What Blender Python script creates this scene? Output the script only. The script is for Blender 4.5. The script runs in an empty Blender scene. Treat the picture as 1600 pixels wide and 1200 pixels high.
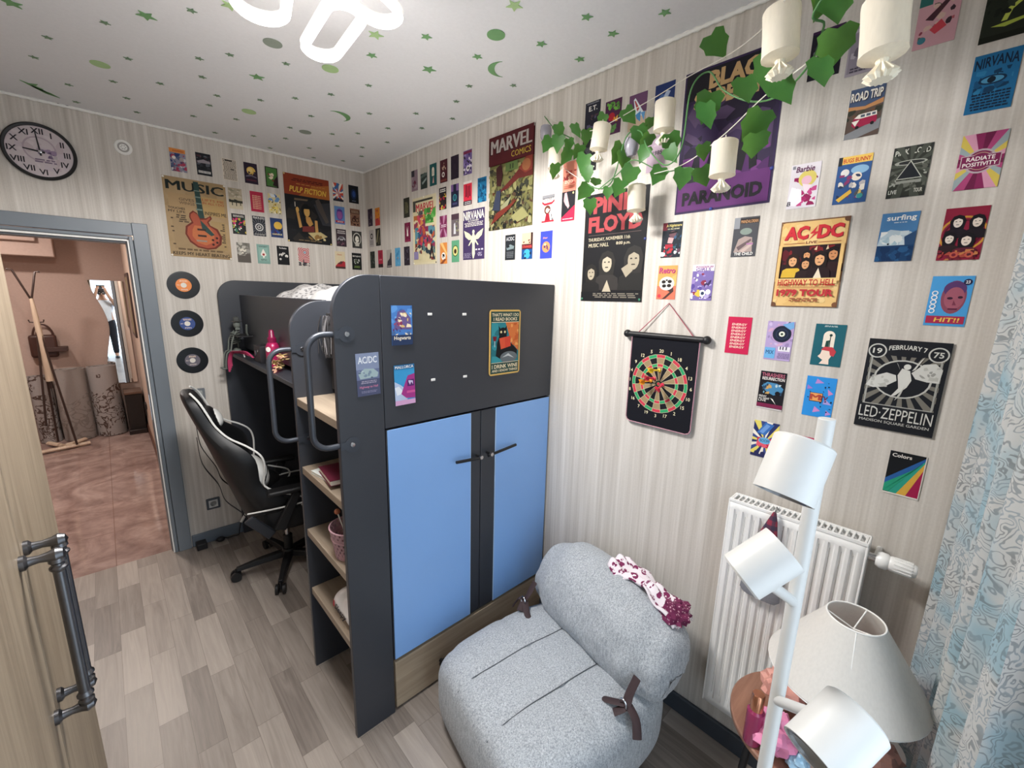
import bpy, bmesh, math, random
from math import pi, sin, cos, radians as R
from mathutils import Vector as V, Matrix as M

# ---------------- camera, world, lights, exposure ----------------
S = bpy.context.scene
COL = S.collection
cam = bpy.data.cameras.new('camera'); camo = bpy.data.objects.new('camera', cam); COL.objects.link(camo)
cam.sensor_width = 36; cam.lens = 14.9648; cam.clip_start = 0.01
_m = [[-0.727087, -0.120846, 0.675826, 1.656956], [0.686121, -0.162489, 0.709109, 3.525752], [0.024121, 0.979282, 0.201059, 1.798898]]
camo.matrix_world = M(_m + [[0, 0, 0, 1]])
S.camera = camo
S.view_settings.view_transform = 'Standard'; S.view_settings.look = 'None'
S.view_settings.gamma = 1; S.view_settings.use_curve_mapping = False
S.view_settings.exposure = 0.46
wd = bpy.data.worlds.new('sky'); S.world = wd; wd.use_nodes = True
wd.node_tree.nodes['Background'].inputs[0].default_value = (0.74, 0.87, 1.0, 1)
wd.node_tree.nodes['Background'].inputs[1].default_value = 2.3
S.cycles.max_bounces = 10; S.cycles.diffuse_bounces = 6; S.cycles.use_denoising = True
S.cycles.caustics_reflective = False; S.cycles.caustics_refractive = False
S.cycles.sample_clamp_indirect = 6
def area(name, loc, rot, sx, sy, power, col, portal=False):
    l = bpy.data.lights.new(name, 'AREA'); l.shape = 'RECTANGLE'; l.size = sx; l.size_y = sy
    l.energy = power; l.color = col
    if portal: l.cycles.is_portal = True
    o = bpy.data.objects.new(name, l); COL.objects.link(o); o.location = loc; o.rotation_euler = rot
    return o
area('balcony_daylight', (1.45, 3.97, 1.2), (R(-90), 0, 0), 1.6, 2.2, 1, (1, 1, 1), portal=True)

# ---------------- materials ----------------
def lin(h):
    if len(h) == 3: h = ''.join(c*2 for c in h)
    out = []
    for i in (0, 2, 4):
        c = int(h[i:i+2], 16)/255
        out.append(c/12.92 if c <= .04045 else ((c+.055)/1.055)**2.4)
    return (*out, 1)
class NT:
    """small node-tree helper"""
    def __init__(s, name):
        s.m = bpy.data.materials.new(name); s.m.use_nodes = True
        s.t = s.m.node_tree; s.b = s.t.nodes['Principled BSDF']
    def n(s, kind, **ins):
        nd = s.t.nodes.new(kind)
        for k, v in ins.items():
            if k.startswith('_'): setattr(nd, k[1:], v); continue
            key = int(k[1:]) if k[0] == 'i' and k[1:].isdigit() else k.replace('__', ' ')
            s.put(nd.inputs[key], v)
        return nd
    def put(s, sock, v):
        if isinstance(v, bpy.types.NodeSocket): s.t.links.new(v, sock)
        elif isinstance(v, bpy.types.Node): s.t.links.new(v.outputs[0], sock)
        else: sock.default_value = v
    def math(s, op, a, b=0.0): return s.n('ShaderNodeMath', _operation=op, i0=a, i1=b)
    def mix(s, f, a, b, mode='MIX'):
        nd = s.t.nodes.new('ShaderNodeMix'); nd.data_type = 'RGBA'; nd.blend_type = mode
        s.put(nd.inputs[0], f); s.put(nd.inputs[6], a); s.put(nd.inputs[7], b); return nd.outputs[2]
    def ramp(s, f, stops):
        nd = s.t.nodes.new('ShaderNodeValToRGB'); e = nd.color_ramp.elements
        while len(e) < len(stops): e.new(.5)
        for x, (p, c) in zip(e, stops): x.position = p; x.color = c
        s.put(nd.inputs[0], f); return nd.outputs[0]
    def pos(s): return s.t.nodes.new('ShaderNodeNewGeometry').outputs['Position']
    def obj(s): return s.t.nodes.new('ShaderNodeTexCoord').outputs['Object']
    def mapping(s, v, scale=(1, 1, 1), loc=(0, 0, 0)):
        return s.n('ShaderNodeMapping', Vector=v, Scale=scale, Location=loc).outputs[0]
    def noise(s, v, scale=5, detail=3, rough=.5, dist=0):
        return s.n('ShaderNodeTexNoise', Vector=v, Scale=scale, Detail=detail, Roughness=rough, Distortion=dist).outputs[0]
    def bump(s, h, st=.3, d=.002):
        nd = s.n('ShaderNodeBump', Height=h, Strength=st, Distance=d); s.put(s.b.inputs['Normal'], nd.outputs[0])
    def fin(s, col=None, rough=.5, metal=0, spec=None, **kw):
        if col is not None: s.put(s.b.inputs['Base Color'], col)
        s.put(s.b.inputs['Roughness'], rough); s.put(s.b.inputs['Metallic'], metal)
        if spec is not None: s.b.inputs['Specular IOR Level'].default_value = spec
        for k, v in kw.items(): s.put(s.b.inputs[k.replace('__', ' ')], v)
        return s.m
_cache = {}
def plain(h, rough=.5, metal=0, var=.06, scale=30, spec=None, bump=0, name=None, **kw):
    key = (h, rough, metal, var, scale, spec, bump, str(kw))
    if key in _cache: return _cache[key]
    t = NT(name or 'paint_'+h); c = lin(h)
    f = t.noise(t.obj(), scale, 2)
    lo = tuple(x*(1-var) for x in c[:3])+(1,); hi = tuple(min(1, x*(1+var)) for x in c[:3])+(1,)
    if bump: t.bump(t.noise(t.obj(), scale*6, 3), bump, .001)
    _cache[key] = t.fin(t.mix(f, lo, hi), rough, metal, spec, **kw)
    return _cache[key]
def ink(h): return plain(h, .6, 0, .05, 40, .2, name='ink_'+h)
def wood(name, c1, c2, axis=0, scale=1.0, rough=.45):
    t = NT(name); sc = [14*scale]*3; sc[axis] = .9*scale
    v = t.mapping(t.obj(), tuple(sc))
    a = t.noise(v, 1.3, 4, .55, 1.2); b = t.noise(v, 7, 3, .6)
    f = t.math('ADD', t.math('MULTIPLY', a, .7), t.math('MULTIPLY', b, .3))
    t.bump(b, .12, .001)
    return t.fin(t.ramp(f, [(.3, lin(c1)), (.68, lin(c2))]), rough)
def wallpaper():
    t = NT('wallpaper'); p = t.pos(); s = t.n('ShaderNodeSeparateXYZ', Vector=p)
    u = t.math('ADD', s.outputs[0], s.outputs[1])
    v = t.n('ShaderNodeCombineXYZ', X=t.math('MULTIPLY', u, 1.0), Y=t.math('MULTIPLY', s.outputs[2], .014), Z=0.0).outputs[0]
    a = t.noise(v, 30, 3, .6); b = t.noise(v, 95, 2, .6)
    v2 = t.n('ShaderNodeCombineXYZ', X=u, Y=t.math('MULTIPLY', s.outputs[2], .9), Z=0.0).outputs[0]
    c = t.noise(v2, 160, 2, .5); d = t.noise(v2, 3, 2, .5)
    f = t.math('ADD', t.math('ADD', t.math('MULTIPLY', a, .55), t.math('MULTIPLY', b, .3)), t.math('ADD', t.math('MULTIPLY', c, .1), t.math('MULTIPLY', d, .06)))
    t.bump(c, .12, .001)
    return t.fin(t.ramp(f, [(.36, lin('b7b0a7')), (.52, lin('cdc7bf')), (.66, lin('dfdad3'))]), .7, 0, .25)
def floor_mat():
    t = NT('laminate_floor'); s = t.n('ShaderNodeSeparateXYZ', Vector=t.pos()); x, y = s.outputs[0], s.outputs[1]
    row = t.math('FLOOR', t.math('DIVIDE', x, .1))
    sh = t.n('ShaderNodeTexWhiteNoise', _noise_dimensions='1D', W=row).outputs[0]
    yy = t.math('DIVIDE', t.math('ADD', y, t.math('MULTIPLY', sh, 3.1)), .47)
    idx = t.math('FLOOR', yy)
    rnd = t.n('ShaderNodeTexWhiteNoise', _noise_dimensions='2D', Vector=t.n('ShaderNodeCombineXYZ', X=row, Y=idx).outputs[0]).outputs[0]
    gv = t.n('ShaderNodeCombineXYZ', X=t.math('ADD', t.math('MULTIPLY', x, 26), t.math('MULTIPLY', rnd, 57)), Y=t.math('MULTIPLY', y, 1.6), Z=rnd).outputs[0]
    g = t.noise(gv, 1.2, 5, .6, 1.6)
    f = t.math('ADD', t.math('MULTIPLY', rnd, .45), t.math('MULTIPLY', g, .62))
    col = t.ramp(f, [(.2, lin('6a615b')), (.5, lin('8e857d')), (.85, lin('aca299'))])
    fx = t.math('ABSOLUTE', t.math('SUBTRACT', t.math('FRACT', t.math('DIVIDE', x, .1)), .5))
    fy = t.math('ABSOLUTE', t.math('SUBTRACT', t.math('FRACT', yy), .5))
    seam = t.math('MAXIMUM', t.math('GREATER_THAN', fx, .49), t.math('GREATER_THAN', fy, .4975))
    col = t.mix(t.math('MULTIPLY', seam, .45), col, lin('4a403a'))
    t.bump(g, .06, .001)
    return t.fin(col, t.math('ADD', .3, t.math('MULTIPLY', g, .15)), 0, .5)
def tile_mat():
    t = NT('hall_tiles'); p = t.pos(); s = t.n('ShaderNodeSeparateXYZ', Vector=p)
    n1 = t.noise(p, 2.2, 6, .62, 1.8); n2 = t.noise(p, 9, 4, .6, 1)
    f = t.math('ADD', t.math('MULTIPLY', n1, .75), t.math('MULTIPLY', n2, .25))
    col = t.ramp(f, [(.35, lin('76605a')), (.5, lin('927b74')), (.65, lin('ab968e'))])
    fx = t.math('ABSOLUTE', t.math('SUBTRACT', t.math('FRACT', t.math('DIVIDE', s.outputs[0], .6)), .5))
    fy = t.math('ABSOLUTE', t.math('SUBTRACT', t.math('FRACT', t.math('DIVIDE', s.outputs[1], .6)), .5))
    seam = t.math('GREATER_THAN', t.math('MAXIMUM', fx, fy), .4955)
    return t.fin(t.mix(t.math('MULTIPLY', seam, .6), col, lin('6b5045')), .08, 0, .6)
def heather(name, c1, c2, scale=260):
    t = NT(name); o = t.obj(); a = t.noise(o, scale, 2, .7)
    v = t.mapping(o, (1, 1, .25)); b = t.noise(v, scale*.6, 2, .6)
    f = t.math('ADD', t.math('MULTIPLY', a, .6), t.math('MULTIPLY', b, .4))
    t.bump(a, .35, .0015)
    return t.fin(t.ramp(f, [(.36, lin(c1)), (.64, lin(c2))]), .95, 0, .1, Sheen__Weight=.2)
def spotted(name, base, spot, scale=60, th=.35):
    t = NT(name); v = t.n('ShaderNodeTexVoronoi', Vector=t.obj(), Scale=scale)
    f = t.math('LESS_THAN', v.outputs[0], th); n = t.noise(t.obj(), scale*1.5, 2)
    return t.fin(t.mix(t.math('MULTIPLY', f, t.math('GREATER_THAN', n, .45)), lin(base), lin(spot)), .85)
def curtain_mat():
    t = NT('curtain_print'); uv = t.t.nodes.new('ShaderNodeTexCoord').outputs['UV']
    w = t.n('ShaderNodeTexNoise', Vector=uv, Scale=24.0, Detail=1.5).outputs[1]
    d = t.n('ShaderNodeVectorMath', _operation='MULTIPLY_ADD', i0=w, i1=(.11, .11, 0), i2=uv).outputs[0]
    vo = t.n('ShaderNodeTexVoronoi', Vector=d, Scale=24.0)
    rings = t.math('SINE', t.math('MULTIPLY', vo.outputs[0], 26))
    line = t.ramp(rings, [(.3, (0, 0, 0, 1)), (.75, (1, 1, 1, 1))])
    bl = t.noise(uv, 5.5, 2, .5, .6); bl2 = t.noise(t.mapping(uv, (1, 1, 1), (3.3, 1.7, 0)), 14, 2)
    base = t.mix(t.ramp(bl, [(.46, (0, 0, 0, 1)), (.62, (1, 1, 1, 1))]), lin('dedfdd'), lin('b0cdd8'))
    dark = t.mix(t.ramp(bl2, [(.4, (0, 0, 0, 1)), (.6, (1, 1, 1, 1))]), lin('6f7478'), lin('8fa3b0'))
    col = t.mix(t.math('MULTIPLY', line, .65), base, dark)
    tr = t.n('ShaderNodeBsdfTranslucent', Color=col); t.fin(col, .9, 0, .1)
    mx = t.n('ShaderNodeMixShader', i0=.35, i1=t.b.outputs[0], i2=tr.outputs[0])
    t.t.links.new(mx.outputs[0], t.t.nodes['Material Output'].inputs[0]); return t.m
def emit(name, h, st):
    t = NT(name); t.fin(lin(h), .5); t.b.inputs['Emission Color'].default_value = lin(h); t.b.inputs['Emission Strength'].default_value = st
    return t.m
def cloth_translucent(name, h, f=.4):
    t = NT(name); n = t.noise(t.mapping(t.obj(), (120, 120, 30)), 1.5, 2)
    c = lin(h); col = t.mix(n, tuple(x*.88 for x in c[:3])+(1,), c)
    tr = t.n('ShaderNodeBsdfTranslucent', Color=col); t.fin(col, .9, 0, .1)
    mx = t.n('ShaderNodeMixShader', i0=f, i1=t.b.outputs[0], i2=tr.outputs[0])
    t.t.links.new(mx.outputs[0], t.t.nodes['Material Output'].inputs[0]); return t.m
def leaf_mat():
    t = NT('ivy_leaf'); a = t.noise(t.obj(), 45, 3); b = t.noise(t.obj(), 9, 1)
    col = t.mix(b, t.mix(a, lin('24502a'), lin('4f8a43')), lin('3b7434'))
    tr = t.n('ShaderNodeBsdfTranslucent', Color=lin('7fb24a')); t.fin(col, .45, 0, .4)
    mx = t.n('ShaderNodeMixShader', i0=.3, i1=t.b.outputs[0], i2=tr.outputs[0])
    t.t.links.new(mx.outputs[0], t.t.nodes['Material Output'].inputs[0]); return t.m
WALLP = wallpaper(); FLOORM = floor_mat(); TILE = tile_mat()
OAK = wood('oak_board', '877868', 'a59684', 1); OAKX = wood('oak_front', '94826d', 'b6a48c', 0)
DOORWOOD = wood('wardrobe_wood', '766857', '9a8b77', 2, 1.5, .5)
TABLEWOOD = wood('walnut_top', '7a5444', 'a67c66', 0, 1.2, .35)
NAVY = plain('34373e', .42, 0, .05, 8, .5, name='anthracite_board'); NAVYD = plain('22242a', .5, 0, .05, 8, name='anthracite_edge')
BLUE = plain('86b2ec', .35, 0, .03, 5, name='blue_front')
BLACKM = plain('1c1d20', .35, .3, name='black_metal'); TUBEM = plain('41454d', .4, .4, name='grey_tube')
BLACKP = plain('161618', .5, 0, name='black_plastic'); FRAMEG = plain('747c84', .4, 0, .05, 6, name='grey_door_paint')
WHITE = plain('f1f0ec', .45, 0, .02, name='white_paint'); LAMPW = plain('cdcdca', .4, 0, .02, name='lamp_white'); WHITEM = plain('f0f0ee', .35, 0, .02, name='white_metal')
CEIL = plain('e4e5e8', .9, 0, .04, 90, .1, .25, name='ceiling_paint'); BASEG = plain('68727d', .45, 0, .05, name='baseboard_paint'); BASED = plain('3c434c', .45, 0, .05, name='dark_baseboard')
CHROME = plain('c9c9cc', .2, 1, .03, name='chrome'); PEWTER = plain('6f6f72', .35, 1, .12, 60, name='pewter')
HEATHER = heather('grey_heather', '83888e', 'c3c8cc'); LEATHER = plain('0e0f12', .48, 0, .1, 60, .5, .2, name='black_leatherette')
PIPE = plain('e8e8e4', .5, 0, .02, name='white_piping'); BROWNSTRAP = plain('3a2a2c', .75, 0, .1, 80, name='brown_strap')
HALLW = plain('ab968c', .75, 0, .08, 50, .2, name='hall_wallpaper'); CARD_W = ink('e9e4da')
from mathutils import noise as mn
# ---------------- mesh helpers ----------------
def wmat(o):
    return (wmat(o.parent) @ o.matrix_parent_inverse if o.parent else M.Identity(4)) @ o.matrix_basis
def wallmat(kind, pos, tilt=0, off=.001, y=0.0):
    """local X right, Y up, Z out of the surface"""
    if kind == 'W': m = M(((0, 0, 1, off), (1, 0, 0, pos[0]), (0, 1, 0, pos[1]), (0, 0, 0, 1)))
    else: m = M(((-1, 0, 0, pos[0]), (0, 0, 1, y+off), (0, 1, 0, pos[1]), (0, 0, 0, 1)))
    return m @ M.Rotation(R(tilt), 4, 'Z')
class MB:
    def __init__(s): s.bm = bmesh.new(); s.mats = []
    def mi(s, m):
        if m not in s.mats: s.mats.append(m)
        return s.mats.index(m)
    def face(s, vs, m):
        try: f = s.bm.faces.new(vs)
        except ValueError: return None
        f.material_index = s.mi(m); return f
    def v(s, p): return s.bm.verts.new(p)
    def box(s, a, b, m):
        x0, y0, z0 = [min(p, q) for p, q in zip(a, b)]; x1, y1, z1 = [max(p, q) for p, q in zip(a, b)]
        vs = [s.v(p) for p in ((x0,y0,z0),(x1,y0,z0),(x1,y1,z0),(x0,y1,z0),(x0,y0,z1),(x1,y0,z1),(x1,y1,z1),(x0,y1,z1))]
        for q in ((0,3,2,1),(4,5,6,7),(0,1,5,4),(1,2,6,5),(2,3,7,6),(3,0,4,7)): s.face([vs[i] for i in q], m)
        return s
    def prism(s, pts, e0, e1, axis, m):
        """polygon pts (2D) extruded along axis ('x': pts=(y,z), 'y': (x,z), 'z': (x,y))"""
        def w(p, e): return {'x': (e, p[0], p[1]), 'y': (p[0], e, p[1]), 'z': (p[0], p[1], e)}[axis]
        a = [s.v(w(p, e0)) for p in pts]; b = [s.v(w(p, e1)) for p in pts]; n = len(pts)
        s.face(a, m); s.face(b[::-1], m)
        for i in range(n): s.face([a[i], b[i], b[(i+1) % n], a[(i+1) % n]], m)
        return s
    def tube(s, path, r, m, seg=10, closed=False, flat=None):
        path = [V(p) for p in path]; n = len(path); rings = []; up = None
        for i, p in enumerate(path):
            if closed: d = path[(i+1) % n]-path[i-1]
            else: d = path[min(i+1, n-1)]-path[max(i-1, 0)]
            if d.length < 1e-9: d = V((0, 0, 1))
            d.normalize()
            if up is None:
                up = V((0, 0, 1)) if abs(d.z) < .9 else V((1, 0, 0))
            x = d.cross(up)
            if x.length < 1e-6: x = d.orthogonal()
            x.normalize(); yv = x.cross(d).normalized()
            if flat is None: up = yv
            rr = r[i] if isinstance(r, (list, tuple)) else r
            fx, fy = flat or (1, 1)
            rings.append([s.v(p+x*cos(2*pi*k/seg)*rr*fx+yv*sin(2*pi*k/seg)*rr*fy) for k in range(seg)])
        for i in range(n if closed else n-1):
            a, b = rings[i], rings[(i+1) % n]
            for k in range(seg): s.face([a[k], a[(k+1) % seg], b[(k+1) % seg], b[k]], m)
        if not closed: s.face(rings[0][::-1], m); s.face(rings[-1], m)
        return s
    def cyl(s, a, b, r0, m, r1=None, seg=20): return s.tube([a, b], [r0, r0 if r1 is None else r1], m, seg)
    def lathe(s, prof, m, o=(0, 0, 0), d=(0, 0, 1), seg=28, cap=True):
        o = V(o); d = V(d).normalized(); x = d.orthogonal().normalized(); y = d.cross(x); rings = []
        for r, h in prof:
            rings.append([s.v(o+d*h+(x*cos(2*pi*k/seg)+y*sin(2*pi*k/seg))*max(r, 1e-5)) for k in range(seg)])
        for a, b in zip(rings, rings[1:]):
            for k in range(seg): s.face([a[k], a[(k+1) % seg], b[(k+1) % seg], b[k]], m)
        if cap: s.face(rings[0][::-1], m); s.face(rings[-1], m)
        return s
    def ball(s, c, r, m, seg=16, rot=None):
        r = (r, r, r) if not isinstance(r, (tuple, list)) else r; c = V(c); rings = []; n = seg//2
        q = rot or M.Identity(3)
        for i in range(1, n):
            t = pi*i/n
            rings.append([s.v(c+q @ V((r[0]*sin(t)*cos(2*pi*k/seg), r[1]*sin(t)*sin(2*pi*k/seg), r[2]*cos(t)))) for k in range(seg)])
        tp = s.v(c+q @ V((0, 0, r[2]))); bt = s.v(c-q @ V((0, 0, r[2])))
        for k in range(seg):
            s.face([tp, rings[0][k], rings[0][(k+1) % seg]], m); s.face([bt, rings[-1][(k+1) % seg], rings[-1][k]], m)
        for a, b in zip(rings, rings[1:]):
            for k in range(seg): s.face([a[k], b[k], b[(k+1) % seg], a[(k+1) % seg]], m)
        return s
    def loft(s, secs, m, closed=True, cap=True):
        rings = [[s.v(p) for p in sec] for sec in secs]; n = len(rings[0])
        for a, b in zip(rings, rings[1:]):
            for k in range(n if closed else n-1): s.face([a[k], a[(k+1) % n], b[(k+1) % n], b[k]], m)
        if cap: s.face(rings[0][::-1], m); s.face(rings[-1], m)
        return s
    def build(s, name, parent=None, bevel=0, smooth=40, sub=0, solid=0, norm=True, world=True):
        if norm: bmesh.ops.recalc_face_normals(s.bm, faces=s.bm.faces)
        me = bpy.data.meshes.new(name); s.bm.to_mesh(me); s.bm.free()
        for m in s.mats: me.materials.append(m)
        if smooth:
            me.polygons.foreach_set('use_smooth', [True]*len(me.polygons)); me.set_sharp_from_angle(angle=R(smooth))
        o = bpy.data.objects.new(name, me); COL.objects.link(o)
        if parent:
            o.parent = parent
            if world: o.matrix_parent_inverse = wmat(parent).inverted()
        if solid: md = o.modifiers.new('solid', 'SOLIDIFY'); md.thickness = solid; md.offset = 0
        if bevel: md = o.modifiers.new('bevel', 'BEVEL'); md.width = bevel; md.segments = 2; md.limit_method = 'ANGLE'
        if sub: md = o.modifiers.new('sub', 'SUBSURF'); md.levels = sub; md.render_levels = sub
        return o
def tag(o, label, cat, group=None, kind=None):
    o['label'] = label; o['category'] = cat
    if group: o['group'] = group
    if kind: o['kind'] = kind
    return o
def thing(name, label, cat, loc=(0, 0, 0), rz=0, group=None):
    o = bpy.data.objects.new(name, None); COL.objects.link(o); o.location = loc; o.rotation_euler = (0, 0, rz)
    o.empty_display_size = .05
    return tag(o, label, cat, group)
def struct(mb, name, **kw):
    o = mb.build(name, **kw); o['kind'] = 'structure'; return o
def copy_tree(o, parent=None):
    c = o.copy(); COL.objects.link(c)
    if parent: c.parent = parent
    for ch in o.children: copy_tree(ch, c)
    return c
def rounded(x0, z0, x1, z1, r, corners='tl', n=8):
    """rectangle outline with chosen rounded corners, e.g. 'tr','tl','br','bl'"""
    pts = []
    for key, cx, cz, a0 in (('bl', x0, z0, 180), ('br', x1, z0, 270), ('tr', x1, z1, 0), ('tl', x0, z1, 90)):
        if key in corners:
            ox = cx + (r if 'l' in key else -r); oz = cz + (r if 'b' in key else -r)
            pts += [(ox+r*cos(R(a0+90*i/n)), oz+r*sin(R(a0+90*i/n))) for i in range(n+1)]
        else: pts.append((cx, cz))
    return pts
def bez(pts, n=8):
    """smooth Catmull-Rom path"""
    P = [V(p) for p in pts]; out = []
    for i in range(len(P)-1):
        p0, p1, p2, p3 = P[max(i-1, 0)], P[i], P[i+1], P[min(i+2, len(P)-1)]
        for k in range(n):
            t = k/n
            out.append(.5*((2*p1)+(p2-p0)*t+(2*p0-5*p1+4*p2-p3)*t*t+(3*p1-p0-3*p2+p3)*t**3))
    out.append(P[-1]); return out
# ---------------- the setting ----------------
H = 2.75
def slab(name, a, b, m, **kw): return struct(MB().box(a, b, m), name, smooth=0, **kw)
slab('floor', (-.1, -.05, -.1), (2.62, 3.95, 0), FLOORM)
slab('ceiling', (-.1, -.12, H), (2.62, 3.95, H+.1), CEIL)
slab('wall_right', (-.12, -.12, 0), (0, 3.95, H), WALLP)
slab('wall_left', (2.5, -.12, 0), (2.62, 3.95, H), WALLP)
wb = MB(); wb.box((-.1, -.12, 0), (1.46, 0, H), WALLP); wb.box((2.37, -.12, 0), (2.55, 0, H), WALLP); wb.box((1.46, -.12, 2.13), (2.37, 0, H), WALLP)
struct(wb, 'wall_back', smooth=0)
wf = MB(); wf.box((-.1, 3.78, 0), (.66, 3.95, H), WALLP); wf.box((2.3, 3.78, 0), (2.6, 3.95, H), WALLP); wf.box((.66, 3.78, 2.35), (2.3, 3.95, H), WALLP)
struct(wf, 'wall_front', smooth=0)
df = MB()
for a, b in (((.66, 3.77, 0), (.74, 3.9, 2.35)), ((2.22, 3.77, 0), (2.3, 3.9, 2.35)), ((.74, 3.77, 2.27), (2.22, 3.9, 2.35))): df.box(a, b, NAVYD)
struct(df, 'door_2', bevel=.004)                                   # dark frame of the open balcony doorway
slab('trim_4', (.5, 3.95, -.1), (2.5, 5.4, -.02), plain('b9b7b2', .8, name='balcony_slab'))
# cornice bead
def rope(name, a, b):
    n = int((V(b)-V(a)).length/.018); pts = [V(a).lerp(V(b), i/n) for i in range(n+1)]
    return struct(MB().tube(pts, [.006+.003*(i % 2) for i in range(n+1)], WHITE, 6), name)
rope('trim_1', (.008, .008, H-.006), (.008, 3.75, H-.006)); rope('trim_2', (.01, .008, H-.006), (2.48, .008, H-.006))
def skirt(name, a, b, m): return struct(MB().box(a, b, m), name, bevel=.004)
skirt('baseboard_back', (0.0, 0, 0), (1.40, .016, .085), BASEG)
skirt('baseboard_right', (0, .02, 0), (.016, 3.76, .085), BASED)
# interior doorway: casing with stepped profile and a white seal
dr = MB()
for x0, x1 in ((1.405, 1.478), (2.352, 2.425)): dr.box((x0, 0, 0), (x1, .022, 2.175), FRAMEG)
dr.box((1.478, 0, 2.10), (2.352, .021, 2.172), FRAMEG)
for x0, x1 in ((1.480, 1.499), (2.331, 2.350)): dr.box((x0, -.02, 0), (x1, .014, 2.098), FRAMEG)
dr.box((1.499, -.02, 2.08), (2.331, .014, 2.098), FRAMEG)
for x0, x1 in ((1.470, 1.512), (2.318, 2.36)): dr.box((x0, -.14, 0), (x1, -.022, 2.08), FRAMEG)
dr.box((1.51, -.14, 2.058), (2.32, -.022, 2.09), FRAMEG)
d1 = struct(dr, 'door_1', bevel=.003)
se = MB(); se.box((1.500, -.02, 0), (1.507, 0.006, 2.075), WHITE); se.box((1.507, -.02, 2.068), (2.325, .006, 2.078), WHITE); se.box((2.325, -.02, 0), (2.331, .006, 2.075), WHITE)
struct(se, 'door_seal', parent=d1, smooth=0)
lk = MB(); lk.box((1.505, -.04, .95), (1.514, -.03, 1.12), CHROME); struct(lk, 'strike_plate', parent=d1)
# hall behind the doorway
slab('floor_hall', (1.3, -3.9, -.1), (3.4, -.05, 0), TILE)
slab('ceiling_hall', (1.3, -3.9, 2.6), (3.4, -.12, 2.7), plain('c9b4a6', .9, name='hall_ceiling'))
slab('wall_hall_back', (1.3, -3.9, 0), (3.4, -3.76, 2.6), HALLW)
slab('wall_hall_right', (1.3, -3.8, 0), (1.42, -.12, 2.6), plain('cbb6a6', .8, name='hall_side_wall'))
slab('wall_hall_left', (3.3, -3.8, 0), (3.4, -.12, 2.6), HALLW)
slab('wall_hall_front', (2.5, -.12, 0), (3.4, -.1, 2.6), HALLW)
struct(MB().box((1.98, -3.76, 2.1), (3.3, -3.45, 2.6), HALLW).box((2.10, -3.45, 2.25), (3.3, -3.40, 2.6), HALLW), 'trim_3', bevel=.01)
skirt('baseboard_hall', (1.42, -3.76, 0), (1.434, -.2, .09), plain('5a3b2e', .5, name='brown_skirting'))
for i, (x, y) in enumerate(((1.85, -1.2), (2.5, -2.6))):
    t = thing('ceiling_downlight', ('round warm downlight in the hall ceiling near the doorway', 'round warm downlight in the hall ceiling above the coat stand')[i], 'ceiling light', (x, y, 2.59))
    MB().lathe([(.045, 2.597), (.06, 2.597), (.06, 2.585), (.045, 2.585)], WHITE, (x, y, 0), cap=False).build('rim', t)
    MB().lathe([(.045, 2.594), (.0, 2.592)], emit('warm_led', 'ffe6cc', 10), (x, y, 0)).build('diffuser', t)
    area('hall_downlight', (x, y, 2.57), (0, 0, 0), .12, .12, 20, (1, .90, .83))

# ---------------- loft bed ----------------
bed = thing('loft_bed', 'anthracite loft bed with blue wardrobe doors, oak steps and rounded end panels', 'loft bed', (.55, 1.05, 0))
def board(name, mb, parent=bed, bevel=.0025, **kw): return mb.build(name, parent, bevel=bevel, **kw)
board('end_panel', MB().prism(rounded(.005, .0, 1.09, 1.862, .11, 'tr'), .018, .040, 'y', NAVY))
board('post_panel', MB().prism(rounded(.940, 0, 1.110, 1.862, .13, 'tr', 12), 2.060, 2.084, 'y', NAVY))
board('upper_panel', MB().box((.004, 2.060, 1.297), (.938, 2.082, 1.862), NAVY))
board('ladder_panel', MB().prism(rounded(.80, 0, 1.110, 1.762, .13, 'tr', 12), 1.590, 1.612, 'y', NAVY))
board('guard_rail', MB().box((.945, .040, 1.40), (.965, 1.590, 1.765), NAVY))
board('ledge', MB().box((.80, .040, 1.350), (1.055, 1.590, 1.374), NAVY))
board('back_rail', MB().box((.006, .040, 1.25), (.026, 2.06, 1.62), NAVY))
board('mattress_base', MB().box((.026, .040, 1.39), (.945, 2.06, 1.41), NAVYD))
board('side_panel', MB().box((.78, 1.612, .0), (.80, 2.06, 1.31), NAVY))
board('wardrobe_back', MB().box((.006, 1.590, 0), (.78, 1.606, 1.36), NAVYD))
board('wall_side_panel', MB().box((.006, 1.606, 0), (.022, 2.04, 1.30), NAVYD))
board('bottom_panel', MB().box((.022, 1.606, .245), (.935, 2.038, .258), NAVYD))
board('riser', MB().box((.80, 1.612, 1.352), (.815, 2.06, 1.60), OAK))
for i, z in enumerate((1.352, 1.040, .738, .436)):
    board('step', MB().box((.80, 1.613, z-.034), (1.104, 2.058, z), OAK))
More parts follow.
